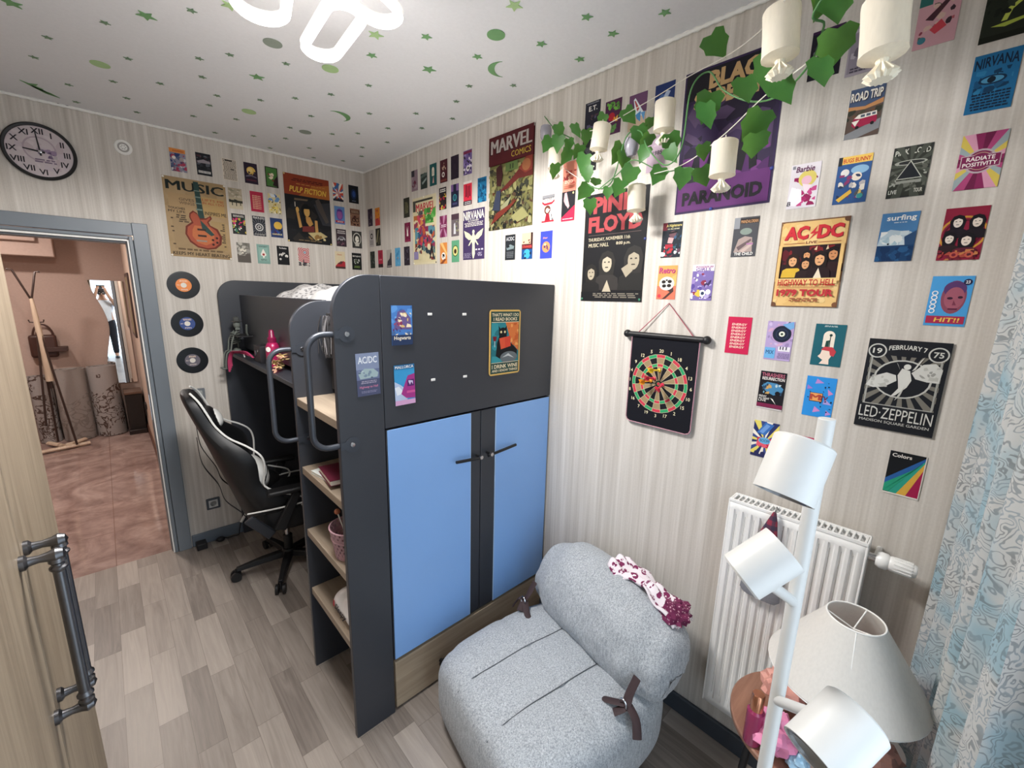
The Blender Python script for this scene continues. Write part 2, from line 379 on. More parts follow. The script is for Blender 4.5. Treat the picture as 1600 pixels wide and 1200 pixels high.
for x0, x1, b0, b1, hx0, hx1 in ((.470, .934, .528, .930, .628, .486), (.008, .466, .010, .378, .448, .272)):
    d = board('door', MB().box((x0, 2.061, .262), (x1, 2.079, 1.290), NAVY))
    d['label'] = 'anthracite wardrobe door with a light blue front panel'
    p = board('blue_panel', MB().box((b0, 2.079, .264), (b1, 2.083, 1.288), BLUE), d, .001)
    MB().box((b0 if b0 > .4 else b1, 2.079, .264), ((b0 if b0 > .4 else b1)+.003, 2.0835, 1.288), plain('a9c8ee', .4, name='panel_edge')).build('edge_strip', d)
    z0 = 1.080; hb = MB()
    hb.tube(bez([(hx1 if hx0 > .46 else hx0, 2.110, z0-.004), ((hx0+hx1)/2, 2.112, z0+.004), (hx0 if hx0 > .46 else hx1, 2.110, z0+.010)], 6), .007, BLACKM, 10)
    ax = .492 if x0 > .4 else .430
    hb.cyl((ax, 2.079, z0), (ax, 2.110, z0), .006, BLACKM)
    hb.cyl((ax, 2.108, z0), (ax, 2.118, z0), .009, CHROME, seg=12)
    hb.build('handle', d)
dw = board('drawer', MB().box((.006, 2.062, .012), (.930, 2.080, .245), OAKX))
MB().lathe([(.009, 0), (.008, .012), (.019, .016), (.021, .026), (.016, .033), (0, .034)], BLACKM, (.700, 2.080, .110), (0, 1, 0)).build('knob', dw)
for px, pz, yy in ((1.110, 1.66, 2.072), (1.110, 1.56, 1.601)):
    z1 = pz-.395; o = .085; rr = .055
    path = [(px-.01, yy, pz), (px+o-rr, yy, pz)]
    path += [(px+o-rr+rr*sin(a), yy, pz-rr+rr*cos(a)) for a in [pi/2*i/6 for i in range(1, 7)]]
    path += [(px+o-rr+rr*cos(a), yy, z1+rr-rr*sin(a)) for a in [pi/2*i/6 for i in range(0, 7)]]
    path += [(px-.01, yy, z1)]
    h = MB().tube(path, .0105, TUBEM, 12).build('handrail', bed)
    for z in (pz, z1):
        f = yy+.013
        b = MB().lathe([(.028, 0), (.028, .0025), (0, .0028)], TUBEM, (px-.043, f, z), (0, 1, 0)); b.box((px-.043, f, z-.013), (px-.001, f+.0024, z+.013), TUBEM)
        b.lathe([(.0095, .002), (.008, .0055), (0, .006)], CHROME, (px-.043, f, z), (0, 1, 0), seg=14)
        b.build('bracket', h)
for (x, z) in ((.734, 1.724), (.566, 1.722), (.723, 1.462), (.562, 1.458)):
    MB().box((x-.010, 2.082, z-.005), (x+.010, 2.0845, z+.005), WHITE).build('screw_cap', bed, bevel=.001)
for (x, z) in ((1.075, 1.566), (.975, 1.562)):
    MB().lathe([(.011, 0), (.009, .003), (0, .0032)], CHROME, (x, 1.612, z), (0, 1, 0), seg=14).build('screw', bed)

# bedding
def grid_surface(nx, ny, fn, m, closed_bottom=None):
    mb = MB(); g = [[mb.v(fn(i/(nx-1), j/(ny-1))) for j in range(ny)] for i in range(nx)]
    for i in range(nx-1):
        for j in range(ny-1): mb.face([g[i][j], g[i+1][j], g[i+1][j+1], g[i][j+1]], m)
    return mb
MATT = plain('dcdcda', .9, 0, .03, 90, .1, .2, name='mattress_ticking')
tag(MB().box((.03, .05, 1.412), (.94, 2.05, 1.60), MATT).build('mattress', bevel=.03), 'white mattress lying on the loft bed base', 'mattress')
from mathutils import noise as mn
def lump(cx, cy, rx, ry, z0, h, seed, wob):
    def f(s, t):
        a = s*2-1; b = t*2-1
        k = max(0, 1-abs(a)**3)*max(0, 1-abs(b)**3)
        n = mn.noise(V((a*2.3+seed, b*2.3, seed)))*wob+abs(mn.noise(V((a*5+seed, b*4, 3))))*wob*.7
        return V((cx+rx*a*(1+.05*n), cy+ry*b, z0+(h+n)*k**.5))
    return f
tag(grid_surface(40, 46, lump(.56, 1.33, .35, .50, 1.60, .215, 2.2, .07), cloth_translucent('white_sheet', 'e9e8e6', .15)).build('duvet', sub=1, solid=.006), 'crumpled white duvet bunched up on the loft bed', 'duvet')
tag(grid_surface(30, 30, lump(.64, .62, .27, .28, 1.60, .225, 7.1, .04), spotted('grey_pattern_cloth', 'd2d0cf', '8b898a', 45, .42)).build('pillow', sub=1, solid=.006), 'grey patterned pillow beside the white duvet on the loft bed', 'pillow')
fb = MB(); rnd = random.Random(4)
for i in range(130):
    x = .955+rnd.random()*.035; y = 1.635+rnd.random()*.2
    fb.tube(bez([(x, y, 1.70), (x+.01, y+rnd.uniform(-.02, .02), 1.64), (x+rnd.uniform(0, .015), y+rnd.uniform(-.02, .03), 1.57-rnd.random()*.05)], 3), .0018, plain('3a393c' if i % 6 else '7b797c', .9, name='fringe'), 4)
fb.box((.943, 1.616, 1.375), (.953, 2.05, 1.615), plain('2f2e31', .95, name='dark_wool')); fb.box((.94, 1.63, 1.60), (.965, 1.85, 1.71), plain('2f2e31', .95, name='dark_wool'))
tag(fb.build('throw_blanket'), 'dark grey fringed throw hanging from the mattress between the two handrails', 'blanket')

# ---------------- built-in wardrobe at the left with two bar handles ----------------
wr = thing('wardrobe', 'tall wood-grain wardrobe at the left edge with pewter bar handles', 'wardrobe', (2.1, 2.9, 0))
XW = 1.81
MB().box((XW+.022, 2.02, 0), (2.49, 3.55, 2.5), DOORWOOD).build('body', wr, bevel=.003)
for y0, y1, hy in ((2.015, 2.486, 2.455), (2.490, 2.96, 2.515)):
    d = MB().box((XW, y0, .06), (XW+.02, y1, 2.48), DOORWOOD).build('door', wr, bevel=.004)
    hb = MB(); x = XW-.042; z0, z1 = 1.035, 1.345
    for z in (z0, z1):
        hb.lathe([(.013, 0), (.013, .006), (.008, .010), (.0065, .022), (.009, .034), (.0125, .042), (.009, .051), (0, .055)], PEWTER, (XW, hy, z), (-1, 0, 0), 16)
        s = 1 if z == z0 else -1
        hb.lathe([(.0075, 0), (.011, .006), (.0115, .012), (.007, .017), (.012, .022), (.012, .025), (.0085, .030)], PEWTER, (x, hy, z), (0, 0, s), 16)
    hb.cyl((x, hy, z0), (x, hy, z1), .0085, PEWTER, seg=16)
    hb.build('handle', d)
wr.matrix_basis = wr.matrix_basis
# ---------------- gaming chair ----------------
def chair():
    t = thing('gaming_chair', 'black gaming chair with white piping pulled up under the loft bed', 'chair')
    # backrest along a leaning spine: (height, x of spine, half width, half depth, wing)
    prof = [(.42, -.185, .205, .030, .10), (.47, -.20, .235, .036, .22), (.53, -.215, .25, .040, .24), (.60, -.235, .245, .040, .15), (.67, -.255, .24, .040, .09), (.74, -.275, .255, .042, .11), (.81, -.297, .275, .042, .135), (.87, -.315, .28, .042, .135),
            (.93, -.335, .255, .040, .10), (.99, -.355, .215, .038, .045), (1.06, -.38, .185, .036, .02), (1.13, -.403, .175, .036, .014), (1.20, -.427, .16, .034, .010), (1.245, -.444, .11, .022, .004)]
    def sect(z, x, w, d, wing):
        top = [V((x+d+wing*abs(u)**2.5, u*w, z+.18*wing*abs(u)**2)) for u in [i/6-1 for i in range(13)]]
        bot = [V((x-d*(1-.5*u*u)+wing*.55*abs(u)**3, u*w, z)) for u in [1-i/6 for i in range(13)]]
        return top+bot
    MB().loft([sect(*p) for p in prof], LEATHER).build('backrest', t, sub=1, smooth=60)
    for sg in (-1, 1):
        MB().tube(bez([(x+d+wing+.002, sg*(w+.002), z+.18*wing) for z, x, w, d, wing in prof], 4), .0055, PIPE, 6).build('piping', t)
    hp = MB().ball((-.335, 0, 1.07), (.04, .14, .075), LEATHER, 20, M.Rotation(R(-20), 3, 'Y')).build('head_pillow', t)
    MB().ball((-.312, 0, 1.07), (.032, .10, .055), PIPE, 16, M.Rotation(R(-20), 3, 'Y')).build('white_insert', hp)
    lp = MB().ball((-.145, .0, .70), (.065, .19, .10), PIPE, 20, M.Rotation(R(-25), 3, 'Y')).build('lumbar_pillow', t); lp['label'] = 'white lumbar pillow'
    MB().tube(bez([(-.115, -.19, .70), (-.08, 0, .72), (-.115, .19, .70)], 6), .004, BLACKP, 6).build('seam', lp)
    seat = [(-.22, .20, .42, .05), (-.12, .245, .43, .055), (.02, .26, .43, .06), (.14, .255, .435, .06), (.22, .235, .43, .055), (.27, .19, .415, .035)]
    def ss(x, w, z, d):
        return [V((x, u*w, z+d+.05*abs(u)**4)) for u in [i/6-1 for i in range(13)]]+[V((x, u*w*.96, z-d)) for u in [1-i/6 for i in range(13)]]
    MB().loft([ss(*p) for p in seat], LEATHER).build('seat', t, sub=1, smooth=60)
    for sg in (-1, 1):
        MB().tube(bez([(x, sg*(w+.003), z+d+.05) for x, w, z, d in seat], 4), .005, PIPE, 6).build('piping', t)
    for sg in (-1, 1):
        a = MB(); a.prism([(-.10, .42), (-.04, .40), (.06, .62), (.02, .64)], sg*.275-.015, sg*.275+.015, 'y', BLACKP)
        ar = a.build('armrest', t, bevel=.006)
        MB().box((-.12, sg*.275-.04, .635), (.12, sg*.275+.04, .665), BLACKP).build('arm_pad', ar, bevel=.012)
        MB().prism([(-.245, .50), (-.20, .53), (-.09, .40), (-.13, .36)], sg*.262-.012, sg*.262+.012, 'y', plain('25272d', .35, name='bracket_plastic')).build('recline_bracket', t, bevel=.006)
    m = MB(); m.box((-.12, -.10, .33), (.12, .10, .37), BLACKM); m.cyl((0, 0, .10), (0, 0, .22), .027, BLACKP); m.cyl((0, 0, .2), (0, 0, .34), .015, CHROME); m.cyl((0, .05, .345), (.02, .27, .35), .006, BLACKM)
    m.build('gas_lift', t, bevel=.003)
    b = MB(); b.lathe([(.045, .075), (.045, .11), (.035, .125), (0, .126)], BLACKP)
    b.build('hub', t)
    for k in range(5):
        a = 2*pi*k/5+.62; c_, s_ = cos(a), sin(a)
        leg = MB().loft([[V((c_*r-s_*w*q, s_*r+c_*w*q, z+e)) for q, e in ((-1, -h), (1, -h), (.8, h), (-.8, h))] for r, w, h, z in ((.03, .028, .02, .095), (.16, .022, .018, .088), (.30, .016, .012, .072))], BLACKP).build('leg', t, bevel=.004)
        cs = MB()
        for sg in (-1, 1): cs.cyl((c_*.305-s_*.012*sg, s_*.305+c_*.012*sg, .03), (c_*.305-s_*.028*sg, s_*.305+c_*.028*sg, .03), .03, BLACKP, seg=18)
        cs.cyl((c_*.305, s_*.305, .03), (c_*.30, s_*.30, .075), .009, BLACKM, seg=10)
        cs.build('caster', leg)
    for sg in (-1, 1):
        MB().tube(bez([(-.41, sg*.12, 1.0), (-.40, sg*.16, .86), (-.34, sg*.15, .72), (-.315, sg*.17, .62), (-.24, sg*.18, .52), (-.21, sg*.19, .44)], 6), .014, BLACKP, 6, flat=(1, .15)).build('strap', t)
    return t
ch = chair(); ch.location = (.95, .66, 0); ch.rotation_euler = (0, 0, R(173))

# ---------------- low lounge chair ----------------
lc = thing('lounge_chair', 'low armless grey lounge chair with a strapped backrest bolster', 'lounge chair', (.5, 2.6, 0))
A0 = V((.20, 2.64, 0)); AX = V((.985, -.17, 0)).normalized(); AY = V((.17, .985, 0)).normalized()
def lc_pt(a, b, z): return A0+AX*a+AY*b+V((0, 0, z))
def seat_fn(s, t):
    # s along the chair, t around the section (superellipse)
    a = -.05+.74*s
    end = max(0.02, 1-abs(2*s-1)**7)**.4
    th = 2*pi*t; c_, s_ = cos(th), sin(th)
    w = .325+.035*sin(pi*s)
    y = w*abs(c_)**.42*(1 if c_ >= 0 else -1)*(.75+.25*end)
    hh = .17*(.55+.45*end)
    z = .175+hh*abs(s_)**.5*(1 if s_ >= 0 else -1)
    if s_ > 0:
        z += .018*sin(pi*s)
        for q in (-.11, .11): z -= .013*math.exp(-((y-q)/.011)**2)
        for q in (.34, .60): z -= .006*math.exp(-((a-q)/.016)**2)
        z += .006*mn.noise(V((a*7, y*7, 1)))
    return lc_pt(a, y, max(.004, z))
sm = MB(); N1, N2 = 64, 150
g = [[sm.v(seat_fn(i/(N1-1), j/N2)) for j in range(N2)] for i in range(N1)]
for i in range(N1-1):
    for j in range(N2): sm.face([g[i][j], g[i+1][j], g[i+1][(j+1) % N2], g[i][(j+1) % N2]], HEATHER)
sm.face(g[0][::-1], HEATHER); sm.face(g[-1], HEATHER)
sm.build('seat_cushion', lc, smooth=80)
seams = MB()
for q in (-.11, .11):
    def sz(a, q):
        s_ = (a+.05)/.74; e_ = max(.02, 1-abs(2*s_-1)**7)**.4
        k_ = abs(q)/((.325+.035*sin(pi*s_))*(.75+.25*e_)); si = max(0, 1-(k_**(1/.42))**2)**.5
        return .175+.17*(.55+.45*e_)*si**.5+.018*sin(pi*s_)-.010+.006*mn.noise(V((a*7, q*7, 1)))
    seams.tube([lc_pt(a, q, sz(a, q)) for a in [.08+.595*i/40 for i in range(41)]], .002, plain('5d6166', .9, name='seam_thread'), 5)
seams.build('seam', lc)
def bol_fn(s, t):
    b = (s*2-1); end = max(.0, 1-abs(b)**5)**.45; th = 2*pi*t
    pinch = 1-.10*math.exp(-((abs(b)-.78)/.10)**2)
    ra, rz = .155*end*pinch, .185*end*pinch
    a = .03+ra*cos(th)*(1+.10*sin(th)); z = .455+rz*sin(th)+.03*(1-b*b)
    n = .012*mn.noise(V((b*5, cos(th)*2, sin(th)*2)))
    return lc_pt(a+n-.04*sin(th), b*.385, z+n)
bm_ = MB(); N1, N2 = 60, 48
g = [[bm_.v(bol_fn(i/(N1-1), j/N2)) for j in range(N2)] for i in range(N1)]
for i in range(N1-1):
    for j in range(N2): bm_.face([g[i][j], g[i+1][j], g[i+1][(j+1) % N2], g[i][(j+1) % N2]], HEATHER)
bo = bm_.build('backrest_bolster', lc, smooth=80)
for sg in (-1, 1):
    b0 = sg*.31
    st = MB(); F_ = (1, .25)
    st.tube(bez([lc_pt(.165, b0, .46), lc_pt(.20, b0, .41), lc_pt(.225, b0+sg*.005, .375), lc_pt(.26, b0-sg*.015, .352)], 6), .016, BROWNSTRAP, 8, flat=F_)
    st.tube(bez([lc_pt(.215, b0+sg*.005, .385), lc_pt(.22, b0+sg*.05, .36), lc_pt(.235, b0+sg*.075, .31)], 5), .016, BROWNSTRAP, 8, flat=F_)
    st.tube(bez([lc_pt(.22, b0, .38), lc_pt(.25, b0-sg*.06, .36), lc_pt(.24, b0-sg*.085, .352)], 5), .015, BROWNSTRAP, 8, flat=F_)
    so = st.build('strap', lc)
    ring = [lc_pt(.232+.0*cos(a), b0+.016*cos(a), .385+.02*sin(a)) for a in [2*pi*i/16 for i in range(16)]]
    MB().tube(ring, .003, CHROME, 6, closed=True).build('buckle', so)
def crumple(c, r, m, seed, name, label, cat, sq=.8):
    mb = MB(); c = V(c); g = []
    for i in range(1, 14):
        t = pi*i/14; row = []
        for k in range(22):
            p = 2*pi*k/22; d = V((sin(t)*cos(p), sin(t)*sin(p), cos(t)))
            q = 1+.38*mn.noise(d*2.6+V((seed, 0, 0)))+.18*mn.noise(d*6+V((0, seed, 0)))
            pt = c+V((d.x*r*q, d.y*r*q, d.z*r*sq*q)); row.append(mb.v(pt))
        g.append(row)
    for a, b in zip(g, g[1:]):
        for k in range(22): mb.face([a[k], b[k], b[(k+1) % 22], a[(k+1) % 22]], m)
    mb.face(g[0][::-1], m); mb.face(g[-1], m)
    o = mb.build(name, smooth=25); return tag(o, label, cat)
# scarf on the bolster
def scarf(s, t):
    b = .0+.33*s; a = -.11+.13*t
    z = .455+(.03*(1-(b/.385)**2)+.205*max(0, 1-((a+.01)/.172)**2)**.5)*(1-(b/.385)**5)**.45+.014*sin(9*s+3*t)+.012*sin(17*t+5*s)+.008*sin(23*s)
    return lc_pt(a+.01*sin(11*s), b, z)
tag(grid_surface(36, 14, scarf, spotted('scarf_print', 'e8dfe4', '7b2352', 42, .5)).build('scarf', solid=.010, sub=1), 'crumpled white scarf with dark berry print draped on the grey bolster', 'scarf')
crumple(lc_pt(-.05, .285, .628), .062, spotted('berry_print', '6b1f48', 'c79aa8', 90, .3), 4.4, 'cloth_bundle', 'dark berry coloured cloth bundled at the right end of the bolster', 'cloth', .62)

# ---------------- radiator ----------------
ra = thing('radiator', 'white ribbed panel radiator on the wall under the music cards', 'radiator', (.06, 3.24, .23))
y0, y1, z0, z1 = 3.045, 3.435, .245, 1.105
def ribbed(x, d):
    mb = MB(); n = 13; pts = [(y0, x)]
    p = (y1-y0-.03)/n
    for i in range(n):
        a = y0+.015+i*p; pts += [(a+p*.15, x), (a+p*.3, x+d), (a+p*.7, x+d), (a+p*.85, x)]
    pts.append((y1, x))
    rows = []
    for z, k in ((z0, 0), (z0+.03, 0), (z0+.05, 1), (z1-.05, 1), (z1-.03, 0), (z1, 0)):
        rows.append([mb.v((x+(xx-x)*k, yy, z)) for yy, xx in pts])
    for a, b in zip(rows, rows[1:]):
        for i in range(len(a)-1): mb.face([a[i], a[i+1], b[i+1], b[i]], WHITEM)
    return mb
ribbed(.104, -.007).build('front_panel', ra, solid=.002)
MB().box((.04, y0, z0), (.046, y1, z1), WHITEM).build('rear_panel', ra)
MB().box((.038, y0-.002, z0), (.106, y0+.004, z1+.004), WHITEM).box((.038, y1-.004, z0), (.106, y1+.002, z1+.004), WHITEM).build('side_cover', ra, bevel=.002)
gr = MB()
gr.box((.038, y0, z1-.004), (.045, y1, z1+.006), WHITEM); gr.box((.099, y0, z1-.004), (.107, y1, z1+.006), WHITEM)
for i in range(24):
    y = y0+.008+i*(y1-y0-.016)/23; gr.box((.042, y-.003, z1-.002), (.102, y+.003, z1+.004), WHITEM)
gr.build('grille', ra, bevel=.0008)
fi = MB()
for i in range(26):
    y = y0+.012+i*.0145; fi.box((.050, y, z0+.02), (.098, y+.001, z1-.03), plain('9a9a98', .6, name='fin_metal'))
fi.build('fins', ra)
va = MB(); va.cyl((.075, y1, 1.062), (.075, y1+.024, 1.062), .012, CHROME)
va.lathe([(.019, .02), (.024, .03), (.024, .045), (.020, .05), (.022, .055), (.0185, .105), (.015, .11), (0, .111)], WHITEM, (.075, y1, 1.062), (0, 1, .0), 20)
for k in range(14):
    a = 2*pi*k/14; va.box((.075+.0205*cos(a)-.0015, y1+.06, 1.062+.0205*sin(a)-.0015), (.075+.0205*cos(a)+.0015, y1+.10, 1.062+.0205*sin(a)+.0015), WHITEM)
va.build('thermostat_valve', ra)
pp = MB(); pp.tube(bez([(.075, y1+.02, 1.062), (.045, y1+.02, 1.062), (-.01, y1+.02, 1.062)], 4), .008, WHITEM, 8); pp.build('pipe', ra)
MB().box((0, y0+.08, z0+.1), (.042, y0+.1, z1-.1), WHITEM).box((0, y1-.1, z0+.1), (.042, y1-.08, z1-.1), WHITEM).build('wall_bracket', ra)
# felt figure hanging on the radiator
gx, gy = .112, 3.185
gn = thing('hanging_ornament', 'grey felt gnome ornament with plaid hat hanging on the radiator', 'ornament', (gx, gy, .85))
GF = plain('8a8c92', .95, 0, .12, 120, .1, .3, name='grey_felt')
def plaid():
    t = NT('plaid_cloth'); s = t.n('ShaderNodeSeparateXYZ', Vector=t.obj())
    a = t.math('GREATER_THAN', t.math('SINE', t.math('MULTIPLY', s.outputs[1], 260)), .3); b = t.math('GREATER_THAN', t.math('SINE', t.math('MULTIPLY', s.outputs[2], 190)), .1)
    return t.fin(t.mix(t.math('MULTIPLY', b, .75), t.mix(t.math('MULTIPLY', a, .7), lin('8e3146'), lin('39384a')), lin('33364a')), .9)
MB().loft([[V((gx+.012+.012*cos(a)*k, gy+w*sin(a), z)) for a in [2*pi*i/14 for i in range(14)]] for z, w, k in ((.795, .050, .8), (.81, .064, 1), (.88, .058, 1.1), (.95, .040, 1))], GF).build('body', gn, smooth=60)
MB().loft([[V((gx+.012+.011*cos(a)*k, gy+w*sin(a)+off, z)) for a in [2*pi*i/12 for i in range(12)]] for z, w, k, off in ((.99, .036, 1, 0), (1.04, .026, .9, 0), (1.09, .014, .7, .006), (1.12, .005, .4, .008))], plaid()).build('hat', gn, smooth=60)
MB().ball((gx+.015, gy, .97), (.016, .036, .028), plain('cfc7c0', .95, name='felt_face'), 14).build('head', gn)
bt = MB()
for z in (.885, .915): bt.lathe([(.0065, 0), (.0065, .003), (0, .003)], BLACKP, (gx+.024, gy-.012, z), (1, 0, 0), 12)
bt.build('buttons', gn)
MB().tube([(gx+.012, gy+.008, 1.12), (gx-.004, gy+.008, 1.135), (.09, gy+.008, 1.118)], .0012, BLACKP, 5).build('loop', gn)

# ---------------- curtain ----------------
def curtain(s, t):
    x = .030+.60*s; z = .02+2.60*t
    ph = 2*pi*6.6*s
    y = 3.617+.085*s+(.034+.012*(1-t))*sin(ph+.5*sin(3*t)+.3)+.008*sin(2.3*ph+4*t)
    return V((x+.012*cos(ph), y, z))
cm = MB(); CURT = curtain_mat(); NX, NZ = 150, 40; uvl = cm.bm.loops.layers.uv.new('UVMap')
vs = [[cm.v(curtain(i/(NX-1), j/(NZ-1))) for j in range(NZ)] for i in range(NX)]
for i in range(NX-1):
    for j in range(NZ-1):
        f = cm.face([vs[i][j], vs[i+1][j], vs[i+1][j+1], vs[i][j+1]], CURT)
        for l, (a, b) in zip(f.loops, ((i, j), (i+1, j), (i+1, j+1), (i, j+1))): l[uvl].uv = (a/(NX-1)*1.5, b/(NZ-1)*2.6)
tag(cm.build('curtain', smooth=80), 'blue and grey swirl patterned curtain hanging beside the balcony doorway', 'curtain')
rod = thing('curtain_rod', 'dark curtain rod above the patterned curtain', 'curtain rod', (1.2, 3.66, 2.66))
MB().cyl((.02, 3.66, 2.66), (2.4, 3.66, 2.66), .011, BLACKM).build('rod', rod)
MB().box((.3, 3.66, 2.65), (.32, 3.78, 2.67), BLACKM).box((2.2, 3.66, 2.65), (2.22, 3.78, 2.67), BLACKM).build('bracket', rod)

# ---------------- round side table, table lamp, floor lamp ----------------
TC = V((.315, 3.405, 0)); TZ = .585
tb = thing('side_table', 'round brown wood side table with dark legs in the corner', 'table', (TC.x, TC.y, 0))
MB().lathe([(.0, TZ-.022), (.200, TZ-.022), (.205, TZ-.016), (.205, TZ-.004), (.201, TZ), (0, TZ)], TABLEWOOD, TC, seg=56).build('tabletop', tb)
for k in range(3):
    a = 2*pi*k/3+.5; MB().tube([TC+V((.13*cos(a), .13*sin(a), TZ-.02)), TC+V((.17*cos(a), .17*sin(a), .002))], [.013, .009], BLACKM, 12).build('leg', tb)
LX, LY = .365, 3.455
tl = thing('table_lamp', 'table lamp with a wide white conical fabric shade on the round table', 'table lamp', (LX, LY, TZ))
tilt = M.Rotation(R(4), 4, V((1, .3, 0)))
SH = cloth_translucent('shade_fabric', 'efece6', .25)
zb, zt = TZ+.262, TZ+.435
MB().lathe([(.167, zb), (.169, zb+.004), (.060, zt), (.059, zt+.003)], SH, (LX, LY, 0), seg=48, cap=False).build('lamp_shade', tl, solid=.0025)
rg = MB()
for r_, z_ in ((.168, zb), (.060, zt+.002)): rg.tube([(LX+r_*cos(a), LY+r_*sin(a), z_) for a in [2*pi*i/40 for i in range(40)]], .0022, WHITE, 6, closed=True)
for k in range(3): a = 2*pi*k/3+.8; rg.cyl((LX+.059*cos(a), LY+.059*sin(a), zt), (LX, LY, zt-.03), .0018, WHITE, seg=6)
rg.tube([(LX+(.168+(.060-.168)*q)*cos(.15)+.001, LY+(.168+(.060-.168)*q)*sin(.15)+.001, zb+(zt-zb)*q) for q in (0, .5, 1)], .0015, WHITE, 6)
rg.build('shade_wire', tl)
MB().lathe([(.075, TZ), (.078, TZ+.006), (.06, TZ+.02), (.022, TZ+.04), (.014, TZ+.12), (.018, TZ+.2), (.012, TZ+.27), (.0, TZ+.275)], plain('d9a596', .35, 0, .25, 25, name='pink_marble'), (LX, LY, 0)).build('lamp_base', tl)
MB().lathe([(.013, zt-.14), (.013, zt-.11), (.025, zt-.07), (.02, zt-.045), (0, zt-.035)], WHITE, (LX, LY, 0)).build('bulb', tl)

fl = thing('floor_lamp', 'white pole floor lamp with three cylindrical spotlight heads', 'floor lamp', (.80, 3.392, 0))
PX, PY = .80, 3.392
MB().cyl((PX, PY, .02), (PX, PY, 1.612), .0125, LAMPW, seg=24).build('pole', fl, bevel=.001)
MB().lathe([(.13, .001), (.13, .018), (.125, .022), (.02, .024), (0, .024)], LAMPW, (PX, PY, 0)).build('base', fl)
def spot(c, d, arm_from, k=1.0):
    c = V(c); d = V(d).normalized(); h = .046*k; r = .0425*k
    hd = MB().lathe([(0, -h), (r-.003, -h), (r, -h+.003), (r, h), (r-.003, h), (r-.004, h-.03), (r-.012, h-.032), (.024, h-.014), (0, h-.012)], LAMPW, c, d, 40, cap=False).build('spot_head', fl)
    MB().lathe([(.026, h-.016), (.025, h-.013), (0, h-.010)], plain('a8a9ac', .25, .6, name='bulb_face'), c, d, 24).build('bulb', hd)
    MB().lathe([(.036, h-.002), (.034, h), (.032, h-.004)], plain('8b8d90', .3, .5, name='spot_ring'), c, d, 32, cap=False).build('trim_ring', hd)
    af = V(arm_from); q = c-d*.02
    MB().cyl(af, q+(af-q).normalized()*(r-.004), .0095, LAMPW, seg=14).build('arm', fl)
spot((0.9094,3.379,1.548), (.45, -.10, -.90), (PX, PY, 1.50))
spot((0.9421,3.364,1.391), (-.5, .5, .6), (PX, PY, 1.262), .9)
spot((0.9797,3.494,1.202), (.78, -.35, -.50), (PX, PY, 1.045))
(MB().tube(bez([(PX-.02, PY-.1, .02), (.72, 3.18, .006), (.62, 3.12, .006), (.5, 3.2, .006), (.45, 3.3, .006)], 8), .0035, WHITE, 8).build('power_cord', fl))
# things on the table
PINKG = plain('b03a6a', .12, 0, .1, 20, .6, name='pink_glass', Transmission__Weight=.4)
c0 = V((.475, 3.30, TZ))
bt = thing('perfume_bottle', 'tall dark pink bottle with a copper cap behind the lamp pole', 'bottle', c0)
MB().lathe([(0, .001), (.020, .001), (.022, .006), (.022, .105), (.016, .112), (0, .112)], PINKG, c0, seg=24).build('body', bt)
MB().lathe([(.0165, .111), (.0165, .158), (.014, .161), (0, .161)], plain('c98b6c', .25, .9, .05, name='copper'), c0, seg=24).build('cap', bt)
c0 = V((.40, 3.49, TZ))
bt = thing('small_bottle', 'small smoky bottle with silver cap beside the lowest spotlight head', 'bottle', c0)
MB().lathe([(0, .001), (.020, .001), (.021, .005), (.021, .07), (.010, .078), (0, .078)], plain('8c7078', .15, 0, .1, name='smoky_glass'), c0, seg=24).build('body', bt)
MB().lathe([(.0125, .077), (.0125, .10), (.010, .101), (.010, .118), (0, .119)], CHROME, c0, seg=24).build('cap', bt)
PM = plain('e88bb0', .45, 0, .35, 22, name='pink_gloss')
crumple((.45, 3.345, TZ+.052), .055, PM, 3.1, 'scrunchie', 'shiny pink crumpled satin scrunchie on the round table', 'scrunchie')
crumple((.28, 3.325, TZ+.062), .06, plain('d69a8c', .5, 0, .3, 30, name='rose_paper'), 8.3, 'paper_flower', 'dusty rose paper flower behind the copper capped bottle', 'flower')
crumple((.325, 3.545, TZ+.055), .052, plain('e7b3a6', .5, 0, .25, 30, name='salmon_paper'), 5.7, 'paper_flower', 'salmon paper flower under the right rim of the lampshade', 'flower')
crumple((.46, 3.405, TZ+.024), .028, plain('9cc0d8', .5, name='pale_blue'), 1.7, 'cotton_ball', 'small pale blue ball at the front of the round table', 'ball')
MB_ = MB().lathe([(0, TZ+.001), (.05, TZ+.001), (.07, TZ+.008), (.072, TZ+.012), (.05, TZ+.008), (0, TZ+.007)], WHITE, (.235, 3.535, 0), seg=32)
tag(MB_.build('saucer'), 'small white saucer at the back of the round table', 'saucer')
# ---------------- wall-hung things ----------------
def wthing(name, label, cat, kind, pos, tilt=0, group=None, y=0.0, off=.001):
    t = thing(name, label, cat, group=group); t.matrix_basis = wallmat(kind, pos, tilt, off, y); return t
_txt = {}
def text_polys(s, bold=.02):
    """flat outline of a string as (vertices, polygons, bounds) from the built-in typeface"""
    key = (s, bold)
    if key in _txt: return _txt[key]
    cu = bpy.data.curves.new('lettering', 'FONT'); cu.body = s; cu.offset = bold; cu.resolution_u = 2
    o = bpy.data.objects.new('lettering', cu); COL.objects.link(o)
    me = bpy.data.meshes.new_from_object(o.evaluated_get(bpy.context.evaluated_depsgraph_get()))
    vs = [(v.co.x, v.co.y) for v in me.vertices]; ps = [tuple(p.vertices) for p in me.polygons]
    bpy.data.objects.remove(o); bpy.data.curves.remove(cu); bpy.data.meshes.remove(me)
    if not vs: vs = [(0, 0)]
    xs = [v[0] for v in vs]; ys = [v[1] for v in vs]
    _txt[key] = (vs, ps, (min(xs), min(ys), max(xs), max(ys))); return _txt[key]
